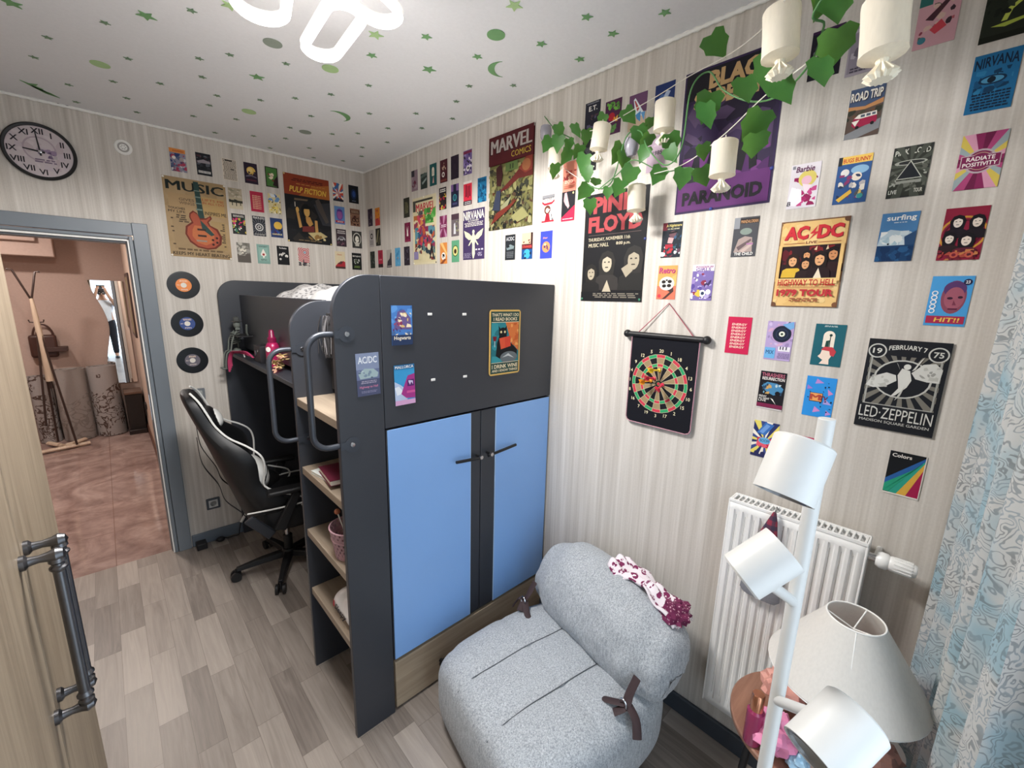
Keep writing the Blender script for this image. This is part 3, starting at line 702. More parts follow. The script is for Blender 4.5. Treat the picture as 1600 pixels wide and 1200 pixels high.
def clip(poly, x0, y0, x1, y1):
    for ax, lim, sg in ((0, x0, 1), (0, x1, -1), (1, y0, 1), (1, y1, -1)):
        out = []
        for i, p in enumerate(poly):
            q = poly[i-1]; a = (p[ax]-lim)*sg >= 0; b = (q[ax]-lim)*sg >= 0
            if a != b:
                t = (lim-q[ax])/(p[ax]-q[ax]); out.append((q[0]+(p[0]-q[0])*t, q[1]+(p[1]-q[1])*t))
            if a: out.append(p)
        poly = out
        if len(poly) < 3: return []
    return poly
class Art:
    """flat printed artwork in 0..1 card coordinates, clipped to the card"""
    def __init__(s, mb, w, h, z, step=.00008): s.mb = mb; s.w = w; s.h = h; s.z = z; s.st = step; s.win = (0, 0, 1, 1)
    def poly(s, pts, c, bump=True):
        if bump: s.z += s.st
        pts = clip(list(pts), *s.win)
        if len(pts) >= 3:
            f = s.mb.face([s.mb.v(((x-.5)*s.w, (y-.5)*s.h, s.z)) for x, y in pts], ink(c))
    def draw(s, it):
        k = it[0]; a = s.w/s.h
        if k == 'R': _, x0, y0, x1, y1, c = it; s.poly([(x0, y0), (x1, y0), (x1, y1), (x0, y1)], c)
        elif k == 'P': s.poly(it[1], it[2])
        elif k == 'E':
            _, cx, cy, r, c = it[:5]; ry = it[5] if len(it) > 5 else r*a
            s.poly([(cx+r*cos(2*pi*i/24), cy+ry*sin(2*pi*i/24)) for i in range(24)], c)
        elif k == 'RING':
            _, cx, cy, r0, r1, c = it; s.z += s.st
            for i in range(28):
                t0, t1 = 2*pi*i/28, 2*pi*(i+1)/28
                s.poly([(cx+r0*cos(t0), cy+r0*a*sin(t0)), (cx+r1*cos(t0), cy+r1*a*sin(t0)), (cx+r1*cos(t1), cy+r1*a*sin(t1)), (cx+r0*cos(t1), cy+r0*a*sin(t1))], c, False)
        elif k == 'RAYS':
            _, cx, cy, n, cols = it[:5]; ph = it[5] if len(it) > 5 else 0; s.z += s.st
            for i in range(n):
                t0, t1 = 2*pi*i/n+ph, 2*pi*(i+1)/n+ph; c = cols[i % len(cols)]
                if c: s.poly([(cx, cy), (cx+2*cos(t0), cy+2*a*sin(t0)), (cx+2*cos(t1), cy+2*a*sin(t1))], c, False)
        elif k == 'T':
            _, st, cx, cy, w, h, c = it[:7]; sl = it[7] if len(it) > 7 else 0; arc = it[8] if len(it) > 8 else 0
            bold = it[9] if len(it) > 9 else .02; em = 'M' in st and bold > .01
            vs, ps, (x0, y0, x1, y1) = text_polys(st, 0 if em else bold); s.z += s.st
            bx, by = max(x1-x0, 1e-4), max(y1-y0, 1e-4); 
            if w == 0: w = h*bx/by/a
            for sh in ((-.8, 0, .8) if em else (0,)):
                bvs = []; s.z += s.st*.1
                for x, y in vs:
                    u = (x+sh*bold-x0)/bx-.5; v = (y-y0)/by-.5
                    bvs.append(s.mb.v(((cx+u*w+v*h*sl-.5)*s.w, (cy+v*h-arc*u*u*4-.5)*s.h, s.z)))
                for p in ps: s.mb.face([bvs[i] for i in p], ink(c))
        elif k == 'N':
            _, seed, x0, y0, x1, y1, n, size, cols = it; rn = random.Random(seed)
            old = s.win; s.win = (max(0, x0), max(0, y0), min(1, x1), min(1, y1))
            for i in range(n):
                cx, cy = rn.uniform(x0, x1), rn.uniform(y0, y1); r = size*rn.uniform(.45, 1.2); q = rn.randint(5, 8); a0 = rn.random()*6; el = rn.uniform(.4, 1)
                pts = []
                for j in range(q):
                    t = 2*pi*j/q; rr = r*rn.uniform(.6, 1.15); px, py = rr*cos(t), rr*sin(t)*el
                    pts.append((cx+px*cos(a0)-py*sin(a0), cy+(px*sin(a0)+py*cos(a0))*a))
                s.z += s.st*.2; s.poly(pts, cols[rn.randrange(len(cols))], False)
            s.win = old
        elif k == 'LN':   # rows of small print
            _, seed, x0, y0, x1, y1, n, c = it; rn = random.Random(seed); s.z += s.st
            for i in range(n):
                y = y1-(i+.5)*(y1-y0)/n; hh = (y1-y0)/n*.28; x = x0+rn.random()*.06
                while x < x1-.03:
                    l = rn.uniform(.04, .13); s.poly([(x, y-hh), (min(x+l, x1), y-hh), (min(x+l, x1), y+hh), (x, y+hh)], c, False); x += l+.022
        elif k == 'B':    # a plain bust: hair, face, shoulders
            _, cx, cy, r, skin, hair, coat = it
            s.poly([(cx-1.9*r, cy-3.4*r*a), (cx-1.7*r, cy-1.9*r*a), (cx-.5*r, cy-1.2*r*a), (cx+.5*r, cy-1.2*r*a), (cx+1.7*r, cy-1.9*r*a), (cx+1.9*r, cy-3.4*r*a)], coat)
            s.poly([(cx-1.05*r, cy-1.5*r*a), (cx-1.25*r, cy+.2*r*a), (cx-.8*r, cy+1.2*r*a), (cx, cy+1.5*r*a), (cx+.8*r, cy+1.2*r*a), (cx+1.25*r, cy+.2*r*a), (cx+1.05*r, cy-1.5*r*a)], hair)
            s.poly([(cx+.72*r*cos(2*pi*i/16), cy-.1*r*a+1.05*r*a*sin(2*pi*i/16)) for i in range(16)], skin)
            s.poly([(cx-.8*r, cy+.35*r*a), (cx-.75*r, cy+1.1*r*a), (cx+.75*r, cy+1.1*r*a), (cx+.8*r, cy+.35*r*a), (cx, cy+.75*r*a)], hair)
            for q in (-.3, .3): s.poly([(cx+q*r-.16*r, cy+.02*r*a), (cx+q*r+.16*r, cy+.02*r*a), (cx+q*r+.1*r, cy+.16*r*a), (cx+q*r-.1*r, cy+.16*r*a)], hair)
            s.poly([(cx-.25*r, cy-.62*r*a), (cx+.25*r, cy-.62*r*a), (cx+.2*r, cy-.5*r*a), (cx-.2*r, cy-.5*r*a)], hair)
def card(kind, pos, label, bg, shapes, w=.080, h=.132, tilt=0, name='postcard', cat='postcard', group=None, th=.0009, r=.0, off=.0006, y=0.0, tacks=None, curl=0):
    mb = MB()
    pts = rounded(-w/2, -h/2, w/2, h/2, r, ('bl', 'br', 'tr', 'tl')) if r else [(-w/2, -h/2), (w/2, -h/2), (w/2, h/2), (-w/2, h/2)]
    a = [mb.v((p[0], p[1], th)) for p in pts]; b = [mb.v((p[0], p[1], 0)) for p in pts]; n = len(pts)
    mb.face(a, ink(bg)); mb.face(b[::-1], CARD_W)
    for i in range(n): mb.face([b[i], b[(i+1) % n], a[(i+1) % n], a[i]], ink(bg))
    art = Art(mb, w, h, th)
    for it in shapes: art.draw(it)
    o = mb.build(name, smooth=0, norm=False); o.matrix_basis = wallmat(kind, pos, tilt, off, y)
    tag(o, label, cat, group)
    for (tx, ty, c) in (tacks or ()):
        MB().lathe([(.005, 0), (.006, .002), (.004, .004), (0, .0045)], plain(c, .35), ((tx-.5)*w, (ty-.5)*h, th), seg=12).build('push_pin', o, world=False)
    return o
# wall clock
ck = wthing('wall_clock', 'round wall clock with black rim and roman numerals above the doorway', 'clock', 'D', (1.802, 2.490))
RC = .139
cf = MB(); cf.lathe([(0, .004), (RC-.014, .004), (RC-.014, .012), (0, .012)], plain('cbbfc2', .5, 0, .05, name='clock_dial'), seg=56)
ar = Art(cf, 2*RC, 2*RC, .0121, .00006)
ar.draw(('N', 3, .18, .18, .82, .82, 26, .09, ['c3b4b9', 'd3c8cb', 'c9bcc3']))
ar.draw(('RING', .5, .54, .20, .225, 'b3a3ac')); ar.draw(('N', 5, .46, .40, .72, .56, 16, .05, ['6d5a78', '9a86a0', 'b8b0b4', '84788c'])); ar.draw(('LN', 2, .36, .30, .70, .38, 2, '7b6c80'))
for i, s in enumerate(('XII', 'I', 'II', 'III', 'IV', 'V', 'VI', 'VII', 'VIII', 'IX', 'X', 'XI')):
    a = R(90-30*i); ar.draw(('T', s, .5+.36*cos(a), .5+.36*sin(a), 0, .10, '2e2a30', 0, 0, .02))
cf.build('dial', ck, world=False)
MB().lathe([(RC-.016, 0), (RC, .003), (RC, .016), (RC-.006, .022), (RC-.014, .020), (RC-.016, .012)], BLACKP, seg=56, cap=False).build('rim', ck, world=False)
hm = MB(); hm.prism([(-.004, -.02), (.004, -.02), (.002, .098), (-.002, .098)], .0145, .0152, 'z', BLACKM)
hm.build('minute_hand', ck, world=False).matrix_basis = M.Rotation(R(4), 4, 'Z')
hm = MB(); hm.prism([(-.005, -.018), (.005, -.018), (.003, .062), (-.003, .062)], .0135, .0142, 'z', BLACKM)
hm.build('hour_hand', ck, world=False).matrix_basis = M.Rotation(R(84), 4, 'Z')
MB().lathe([(.007, .012), (.007, .017), (0, .018)], CHROME).build('pivot', ck, world=False)
# round sensor
sn = wthing('round_vent', 'small round white vent with slots high beside the wall clock', 'vent', 'D', (1.462, 2.592))
MB().lathe([(.040, 0), (.040, .004), (.034, .009), (.028, .009), (.026, .006), (.018, .006), (.017, .009), (0, .010)], WHITE, seg=36).build('cover', sn, world=False)
sl = MB()
for k in range(6): a = 2*pi*k/6; sl.box((.010*cos(a)-.003, .010*sin(a)-.001, .009), (.010*cos(a)+.003, .010*sin(a)+.001, .0105), BLACKP)
sl.build('slots', sn, world=False)
MB().lathe([(.0265, .0062), (.0175, .0066)], plain('a3a09c', .5, name='vent_grey'), seg=36, cap=False).build('ring', sn, world=False)
MB_ = MB(); MB_.box((1.655, .0, 2.742), (1.705, .012, 2.750), BLACKP); tag(MB_.build('cable_end'), 'short black cable end showing at the ceiling edge above the doorway', 'cable')
# vinyl singles
VIN = plain('0c0c0e', .3, 0, .1, 8, .35, name='vinyl')
for i, (x, z, c, lab) in enumerate(((1.262, 1.820, 'e8873a', 'black vinyl single with an orange label, topmost of the three'), (1.268, 1.573, '2f4a8c', 'black vinyl single with a blue label, middle of the three'), (1.265, 1.328, '6a6570', 'black vinyl single with a grey label, lowest of the three'))):
    t = wthing('vinyl_record', lab, 'record', 'D', (x, z), group='vinyl singles beside the doorway')
    MB().lathe([(.016, 0), (.016, .0022), (.040, .0022), (.042, .0016)]+[(.042+.0415*k/24, .0014+.0004*(k % 2)) for k in range(1, 25)]+[(.087, .0016), (.087, 0)], VIN, seg=64, cap=False).build('disc', t, world=False)
    lb = MB(); lb.lathe([(.016, .0023), (.042, .0024)], plain(c, .5, 0, .04, name='label_'+c), seg=40, cap=False)
    a_ = Art(lb, .09, .09, .0025)
    a_.draw(('LN', i, .25, .72, .75, .86, 2, 'f0d8c0')); a_.draw(('LN', i+5, .28, .14, .72, .24, 2, 'e8dcd0')); a_.draw(('LN', i+9, .08, .46, .26, .54, 2, 'e8dcd0'))
    lb.build('label', t, world=False, norm=False)
    MB().lathe([(0, .0003), (.016, .0003)], CARD_W, seg=24, cap=False).build('centre_hole', t, world=False)
# switch and socket
sw = wthing('light_switch', 'grey light switch behind the top of the gaming chair', 'light switch', 'D', (1.261,1.093))
MB().prism(rounded(-.041, -.041, .041, .041, .006, ('bl', 'br', 'tr', 'tl'), 4), 0, .009, 'z', plain('7d8288', .4, .2, name='grey_plate')).build('plate', sw, bevel=.001, world=False)
MB().box((-.026, -.026, .009), (.026, .026, .012), plain('a9adab', .4, name='switch_rocker')).build('rocker', sw, bevel=.001, world=False)
so = wthing('wall_socket', 'grey framed wall socket low beside the door casing', 'socket', 'D', (1.252,0.2849))
MB().prism(rounded(-.041, -.041, .041, .041, .006, ('bl', 'br', 'tr', 'tl'), 4), 0, .009, 'z', plain('4c5158', .4, .2, name='dark_plate')).build('plate', so, bevel=.001, world=False)
MB().box((-.027, -.027, .009), (.027, .027, .0105), plain('c9cac8', .45, name='socket_insert')).build('insert', so, world=False)
MB().lathe([(.0195, .0105), (.0195, .011), (.0185, .0105), (.017, .003), (0, .003)], plain('9a9c9c', .45, name='socket_well'), seg=28).build('well', so, world=False)
# plugs and leads on the floor by the door
pa = MB(); pa.box((1.325, .03, .001), (1.385, .10, .045), BLACKP); tag(pa.build('power_adapter', bevel=.004), 'black power adapter on the floor against the door casing', 'adapter')
pl = MB(); pl.tube(bez([(1.27, .05, .012), (1.23, .06, .03), (1.20, .055, .012), (1.16, .05, .010), (1.13, .07, .02), (1.12, .06, .05), (1.10, .045, .12)], 6), .0035, BLACKP, 8); pl.ball((1.24, .055, .018), (.028, .018, .017), BLACKP)
tag(pl.build('cable'), 'tangled black cable on the floor between adapter and bed', 'cable')
pw = MB().cyl((1.105, .05, .10), (1.065, .042, .155), .010, WHITE, seg=12); tag(pw.build('inline_plug', bevel=.002), 'small white inline plug on the cable at the bed end panel', 'plug')

# ---------------- roll-up dartboard ----------------
DBC = (2.694, 1.470)
db = wthing('dartboard', 'black roll-up cloth dartboard hanging from a red cord on the wall', 'dartboard', 'W', DBC, 0, off=.012)
CL = plain('14151c', .85, 0, .08, 90, .2, name='black_cloth')
cb = MB(); cw, ct, cbm = .146, .185, -.198
cb.prism(rounded(-cw, cbm, cw, ct, .02, ('bl', 'br'), 5), 0, .004, 'z', CL); cb.build('cloth', db, world=False)
ed = MB(); pts = [(-cw, ct), (-cw, cbm+.02), (-cw+.006, cbm+.006), (-cw+.02, cbm), (cw-.02, cbm), (cw-.006, cbm+.006), (cw, cbm+.02), (cw, ct)]
pth = []
for p, q in zip(pts, pts[1:]):
    n = max(1, int(math.dist(p, q)/.006)); pth += [(p[0]+(q[0]-p[0])*i/n, p[1]+(q[1]-p[1])*i/n, .004) for i in range(n)]
ed.tube(pth, .0022, plain('b98a96', .8, 0, .35, 300, name='stitched_edge'), 6); ed.build('edge_binding', db, world=False)
rb = MB(); rb.cyl((-.162, .185, .004), (.162, .185, .004), .0115, BLACKP, seg=20)
for s in (-1, 1): rb.ball((s*.170, .185, .004), .0165, BLACKP, 18)
rb.build('rod', db, world=False)
MB().tube([(-.122, .190, .004), (0, .318, -.008), (.122, .190, .004)], .002, plain('a8485a', .7, 0, .3, 200, name='red_cord'), 6).build('cord', db, world=False)
fa = MB(); A = Art(fa, 1, 1, .0042, .00012); A.win = (-1, -1, 2, 2)
RB = .122
def wedge(r0, r1, a0, a1, c):
    n = 4; pts = [(.5+r0*cos(a0+(a1-a0)*i/n), .5+r0*sin(a0+(a1-a0)*i/n)) for i in range(n+1)]+[(.5+r1*cos(a1-(a1-a0)*i/n), .5+r1*sin(a1-(a1-a0)*i/n)) for i in range(n+1)]
    A.poly(pts, c, False)
TAN, BK, RD, GN = '9a8664', '15161c', 'c23a4c', '2f9a63'
nums = [20, 1, 18, 4, 13, 6, 10, 15, 2, 17, 3, 19, 7, 16, 8, 11, 14, 9, 12, 5]
for i in range(20):
    a1 = R(90-18*i+9); a0 = R(90-18*i-9); d = i % 2 == 0
    A.z = .0043; wedge(.010, RB, a0, a1, TAN if d else BK)
    A.z = .0044; wedge(RB-.013, RB, a0, a1, RD if d else GN); wedge(.072, .083, a0, a1, RD if d else GN)
A.z = .0045
for r_ in (.0715, .0835, RB-.0135, RB): A.draw(('RING', .5, .5, r_, r_+.0012, 'd9cfae'))
for i in range(20):
    a = R(99-18*i); dx, dy = -sin(a)*.0006, cos(a)*.0006
    A.poly([(.5+.01*cos(a)+dx, .5+.01*sin(a)+dy), (.5+RB*cos(a)+dx, .5+RB*sin(a)+dy), (.5+RB*cos(a)-dx, .5+RB*sin(a)-dy), (.5+.01*cos(a)-dx, .5+.01*sin(a)-dy)], 'd9cfae', False)
A.draw(('E', .5, .5, .013, GN)); A.draw(('E', .5, .5, .007, RD)); A.draw(('RING', .5, .5, .009, .0135, BK))
A.z = .0048
for i, nv in enumerate(nums):
    a = R(90-18*i); A.draw(('T', str(nv), .5+.137*cos(a), .5+.137*sin(a), 0, .014, 'e6dcb8', 0, 0, .01))
fo = fa.build('target_face', db, world=False, norm=False); fo.location = (-.006, -.012, 0)
def dart(x, z, col, dy, dz, lab):
    t = wthing('magnetic_dart', lab, 'dart', 'W', (DBC[0]+x, DBC[1]+z), group='darts on the board', off=.0165)
    d = V((dy, dz, 1)).normalized(); c = plain(col, .4, name='dart_'+col)
    MB().lathe([(.0, .0), (.008, .0005), (.008, .005), (.004, .007), (.004, .03), (.0025, .032), (.0025, .040)], c, (0, 0, 0), d, 14).build('barrel', t, world=False)
    f = MB(); x_ = d.orthogonal().normalized(); y_ = d.cross(x_)
    for u in (x_, y_):
        p = [d*.034, d*.042+u*.012, d*.060+u*.014, d*.060-u*.014, d*.042-u*.012]; n_ = d.cross(u)*.0005
        f.loft([[q+n_ for q in p], [q-n_ for q in p]], c)
    f.build('flight', t, world=False)
dart(-.006, .045, 'e8c233', -.35, .05, 'yellow dart high on the board above the bullseye')
dart(-.040, -.004, 'e89a28', -.35, -.05, 'orange dart left of the bullseye')
dart(-.026, .008, 'd0304a', -.2, .1, 'red dart between the orange dart and the bullseye')
dart(.012, -.012, 'd82f50', .1, -.25, 'red dart just below right of the bullseye')

# ---------------- ceiling lamp ----------------
cl = thing('ceiling_lamp', 'white led ceiling lamp of glowing looped bands', 'ceiling lamp', (1.17, 2.10, 2.60))
LED = emit('white_led', 'fff6f0', 5)
bp = MB(); bp.box((1.09, 2.02, 2.69), (1.25, 2.18, 2.749), WHITE); bp.box((1.02, 2.07, 2.655), (1.34, 2.13, 2.70), WHITE); bp.build('canopy', cl, bevel=.006)
def loop(cx, cy, ang, ln, wd, z):
    r = wd/2; pts = []
    for i in range(13): a = pi/2+pi*i/12; pts.append((-ln/2+r+r*cos(a), r*sin(a)))
    for i in range(13): a = -pi/2+pi*i/12; pts.append((ln/2-r+r*cos(a), r*sin(a)))
    c_, s_ = cos(ang), sin(ang)
    P3 = [V((cx+x*c_-y*s_, cy+x*s_+y*c_, z+.02*x/ln)) for x, y in pts]
    b = MB().tube(P3, .018, WHITE, 4, closed=True, flat=(.8, 1)).build('band', cl, smooth=0)
    MB().tube([p+V((0, 0, -.016)) for p in P3], .013, LED, 6, closed=True, flat=(1, .5)).build('led_strip', b)
loop(1.24, 2.06, R(78), .30, .13, 2.62); loop(1.035, 2.02, R(88), .30, .10, 2.60); loop(1.05, 2.235, R(20), .28, .11, 2.62); loop(1.30, 2.25, R(-30), .30, .12, 2.60)
for x, y in ((1.24, 2.06), (1.035, 2.02), (1.05, 2.235), (1.30, 2.25)):
    pl_ = bpy.data.lights.new('led_loop_light', 'SPOT'); pl_.spot_size = R(176); pl_.spot_blend = .15; pl_.energy = 14; pl_.shadow_soft_size = .06; pl_.color = (1, .975, .95)
    po_ = bpy.data.objects.new('led_loop_light', pl_); COL.objects.link(po_); po_.location = (x, y, 2.54)

area('ceiling_lamp_light', (1.17, 2.10, 2.53), (0, 0, 0), .5, .5, 16, (1, .98, .96))

pl_ = bpy.data.lights.new('ceiling_glow_fill', 'POINT'); pl_.energy = 5; pl_.shadow_soft_size = .1; pl_.color = (1, .975, .95)  # added fill point below the loops, brightens the ceiling; the canopy itself is unlit
po_ = bpy.data.objects.new('ceiling_glow_fill', pl_); COL.objects.link(po_); po_.location = (1.17, 2.12, 2.45)
# ---------------- glow stars ----------------
GREEN = plain('6fa06a', .6, 0, .1, name='glow_green'); PALE = plain('a9c98f', .6, 0, .08, name='glow_pale'); DULLG = plain('6d8a6c', .6, 0, .08, name='glow_dull_green'); DULL = plain('8b968a', .6, 0, .08, name='glow_dull')
def star_pts(r, rot, n=5, k=.45): return [((r if i % 2 == 0 else r*k)*cos(rot+pi*i/n), (r if i % 2 == 0 else r*k)*sin(rot+pi*i/n)) for i in range(2*n)]
def on_ceiling(name, pts, p, m, label, cat, group=None, th=.002):
    o = MB().prism(pts, 0, -th, 'z', m).build(name, smooth=0); o.location = (p[0], p[1], H-.0008); return tag(o, label, cat, group)
rs = random.Random(8)
for p, r, m, lab in (
    ((1.762,1.086), 0.032, GREEN, 'large green ceiling star, leftmost in the top band of stars'),
    ((1.527,1.173), 0.017, DULLG, 'small dull green ceiling star, second from left in the top band of stars'),
    ((1.421,1.339), 0.032, GREEN, 'large green ceiling star, third from left in the top band of stars'),
    ((1.309,1.494), 0.017, DULLG, 'small dull green ceiling star, fourth from left in the top band of stars'),
    ((1.219,1.624), 0.03, PALE, 'bright green ceiling star, fifth from left in the top band of stars'),
    ((0.5399,2.321), 0.03, PALE, 'bright green ceiling star, sixth from left in the top band of stars'),
    ((0.3249,2.457), 0.022, GREEN, 'small green ceiling star, seventh from left in the top band of stars'),
    ((0.1613,2.659), 0.022, GREEN, 'small green ceiling star, eighth from left in the top band of stars'),
    ((1.744,0.6147), 0.017, DULLG, 'small dull green ceiling star, leftmost in the second band of stars'),
    ((1.689,0.8749), 0.017, DULLG, 'small dull green ceiling star, second from left in the second band of stars'),
    ((1.454,0.9026), 0.017, DULLG, 'small dull green ceiling star, third from left in the second band of stars'),
    ((1.238,1.128), 0.017, DULLG, 'small dull green ceiling star, fourth from left in the second band of stars'),
    ((1.152,1.259), 0.017, DULLG, 'small dull green ceiling star, fifth from left in the second band of stars'),
    ((0.9652,1.355), 0.017, DULLG, 'small dull green ceiling star, sixth from left in the second band of stars'),
    ((0.7371,1.684), 0.022, GREEN, 'small green ceiling star, seventh from left in the second band of stars'),
    ((0.7905,1.828), 0.03, PALE, 'bright green ceiling star, eighth from left in the second band of stars'),
    ((0.6507,1.956), 0.022, GREEN, 'small green ceiling star, ninth from left in the second band of stars'),
    ((0.4313,1.989), 0.022, GREEN, 'small green ceiling star, tenth from left in the second band of stars'),
    ((0.3168,2.236), 0.022, GREEN, 'small green ceiling star, eleventh from left in the second band of stars'),
    ((0.1304,2.276), 0.022, GREEN, 'small green ceiling star, twelfth from left in the second band of stars'),
    ((0.1824,2.468), 0.022, GREEN, 'small green ceiling star, thirteenth from left in the second band of stars'),
    ((1.65,0.3648), 0.017, DULLG, 'small dull green ceiling star, leftmost in the third band of stars'),
    ((1.495,0.5739), 0.017, DULLG, 'small dull green ceiling star, second from left in the third band of stars'),
    ((1.334,0.7163), 0.017, DULLG, 'small dull green ceiling star, third from left in the third band of stars'),
    ((1.201,0.9427), 0.017, DULLG, 'small dull green ceiling star, fourth from left in the third band of stars'),
    ((1.022,1.131), 0.032, GREEN, 'large green ceiling star, fifth from left in the third band of stars'),
    ((0.6315,1.43), 0.017, DULLG, 'small dull green ceiling star, sixth from left in the third band of stars'),
    ((0.5143,1.759), 0.032, GREEN, 'large green ceiling star, seventh from left in the third band of stars'),
    ((0.3026,1.768), 0.017, DULLG, 'small dull green ceiling star, eighth from left in the third band of stars'),
    ((0.1659,1.921), 0.017, DULLG, 'small dull green ceiling star, ninth from left in the third band of stars'),
    ((1.631,0.114), 0.017, DULLG, 'small dull green ceiling star, leftmost in the fourth band of stars'),
    ((1.441,0.3806), 0.017, DULLG, 'small dull green ceiling star, second from left in the fourth band of stars'),
    ((1.392,0.1842), 0.017, DULLG, 'small dull green ceiling star, third from left in the fourth band of stars'),
    ((1.123,0.5998), 0.017, DULLG, 'small dull green ceiling star, fourth from left in the fourth band of stars'),
    ((1.116,0.7661), 0.017, DULLG, 'small dull green ceiling star, fifth from left in the fourth band of stars'),
    ((0.9478,0.8726), 0.017, DULLG, 'small dull green ceiling star, sixth from left in the fourth band of stars'),
    ((0.8306,1.028), 0.017, DULLG, 'small dull green ceiling star, seventh from left in the fourth band of stars'),
    ((0.7203,1.205), 0.017, DULLG, 'small dull green ceiling star, eighth from left in the fourth band of stars'),
    ((0.4869,1.129), 0.017, DULLG, 'small dull green ceiling star, ninth from left in the fourth band of stars'),
    ((0.312,1.316), 0.017, DULLG, 'small dull green ceiling star, tenth from left in the fourth band of stars'),
    ((0.2491,1.594), 0.017, DULLG, 'small dull green ceiling star, eleventh from left in the fourth band of stars'),
    ((1.161,0.3573), 0.017, DULLG, 'small dull green ceiling star, leftmost in the fifth band of stars'),
    ((1.024,0.1412), 0.017, DULLG, 'small dull green ceiling star, second from left in the fifth band of stars'),
    ((0.9794,0.4879), 0.017, DULLG, 'small dull green ceiling star, third from left in the fifth band of stars'),
    ((0.7246,0.5848), 0.017, DULLG, 'small dull green ceiling star, fourth from left in the fifth band of stars'),
    ((0.6959,0.856), 0.017, DULLG, 'small dull green ceiling star, fifth from left in the fifth band of stars'),
    ((0.5095,0.6694), 0.017, DULLG, 'small dull green ceiling star, sixth from left in the fifth band of stars'),
    ((0.405,0.7983), 0.017, DULLG, 'small dull green ceiling star, seventh from left in the fifth band of stars'),
    ((0.3174,1.011), 0.017, DULLG, 'small dull green ceiling star, eighth from left in the fifth band of stars'),
    ((0.1801,1.16), 0.017, DULLG, 'small dull green ceiling star, ninth from left in the fifth band of stars'),
    ((0.1375,1.405), 0.017, DULLG, 'small dull green ceiling star, tenth from left in the fifth band of stars'),
    ((0.842,0.2606), 0.017, DULLG, 'small dull green ceiling star, leftmost in the lowest band of stars'),
    ((0.7027,0.0831), 0.017, DULLG, 'small dull green ceiling star, second from left in the lowest band of stars'),
    ((0.6866,0.365), 0.017, DULLG, 'small dull green ceiling star, third from left in the lowest band of stars'),
    ((0.5173,0.2871), 0.017, DULLG, 'small dull green ceiling star, fourth from left in the lowest band of stars'),
    ((0.4216,0.0917), 0.017, DULLG, 'small dull green ceiling star, fifth from left in the lowest band of stars'),
    ((0.4002,0.471), 0.017, DULLG, 'small dull green ceiling star, sixth from left in the lowest band of stars'),
    ((0.2435,0.1799), 0.017, DULLG, 'small dull green ceiling star, seventh from left in the lowest band of stars'),
    ((0.1948,0.386), 0.017, DULLG, 'small dull green ceiling star, eighth from left in the lowest band of stars'),
    ((0.2746,0.5726), 0.017, DULLG, 'small dull green ceiling star, ninth from left in the lowest band of stars'),
    ((0.2066,0.7889), 0.017, DULLG, 'small dull green ceiling star, tenth from left in the lowest band of stars'),
): on_ceiling('glow_star', star_pts(r, rs.random()*6), p, m, lab, 'star', 'glow stars on the ceiling')
def rotp(pts, a): return [(x*cos(a)-y*sin(a), x*sin(a)+y*cos(a)) for x, y in pts]
def crescent(r, k=.72, n=14):
    a = [(r*cos(t), r*sin(t)) for t in [pi/2+pi*i/n for i in range(n+1)]]
    return a+[(r*.55*cos(t), r*sin(t)) for t in [-pi/2-pi*i/n for i in range(1, n)]]
on_ceiling('glow_moon', rotp(crescent(.062), 2.4), (0.2947,1.989), GREEN, 'green crescent moon on the ceiling right of the lamp', 'moon')
on_ceiling('glow_moon', rotp(crescent(.068), -.9), (0.5945,0.9648), GREEN, 'green crescent moon on the ceiling below the lamp', 'moon')
on_ceiling('glow_comet', rotp(star_pts(.05, .4), .6)[:6]+[(-.07, -.055), (-.10, -.10), (-.05, -.075)], (1.79,0.2174), GREEN, 'green comet with a tail on the ceiling above the clock', 'comet')
for (p, m, lab) in (((1.54,0.7462), PALE, 'pale green oval planet on the ceiling above the doorway'), ((0.816,1.451), PALE, 'pale green round planet just below the ceiling lamp'), ((1.05,1.482), DULL, 'small grey round planet on the ceiling left of the lamp loops'), ((0.9541,0.6647), PALE, 'pale oval planet on the ceiling between lamp and door wall'), ((0.636,0.5778), DULL, 'long pale planet on the ceiling near the corner'), ((0.4756,2.154), GREEN, 'green round planet on the ceiling above the right crescent')):
    on_ceiling('glow_planet', [(.034*cos(2*pi*i/20), .034*sin(2*pi*i/20)) for i in range(20)], p, m, lab, 'planet')

# ---------------- garland, string and lanterns ----------------
SA = [(0.006,1.975,2.65), (0.0967,2.181,2.537), (0.1357,2.361,2.464), (0.1592,2.614,2.49), (0.2104,2.788,2.5), (0.3307,2.979,2.466), (0.4807,3.127,2.434), (0.555,3.184,2.431), (.55, 3.55, 2.665)]
SB = [(0.006,2.106,2.398), (0.1592,2.352,2.271), (0.1542,2.501,2.208), (0.1799,2.624,2.233), (0.1977,2.788,2.242), (0.2871,2.949,2.271), (0.3724,3.081,2.313), (0.4664,3.213,2.328), (0.5562,3.323,2.334), (0.6157,3.35,2.338), (.70, 3.62, 2.665)]
CORD = plain('d8d4c8', .6, name='white_cord')
tag(MB().tube(bez(SA, 8), .0014, CORD, 6).build('light_string'), 'upper white light string from the wall nail toward the window', 'string')
tag(MB().tube(bez(SB, 8), .0014, CORD, 6).build('light_string'), 'lower white light string looping in front of the large purple poster', 'string')
LEAF = leaf_mat(); VINE = plain('4a7a44', .6, 0, .15, name='vine_stem')
gl = thing('ivy_garland', 'artificial ivy garland of green leaves strung from the wall toward the window', 'garland', (.3, 2.6, 2.3))
vn = MB()
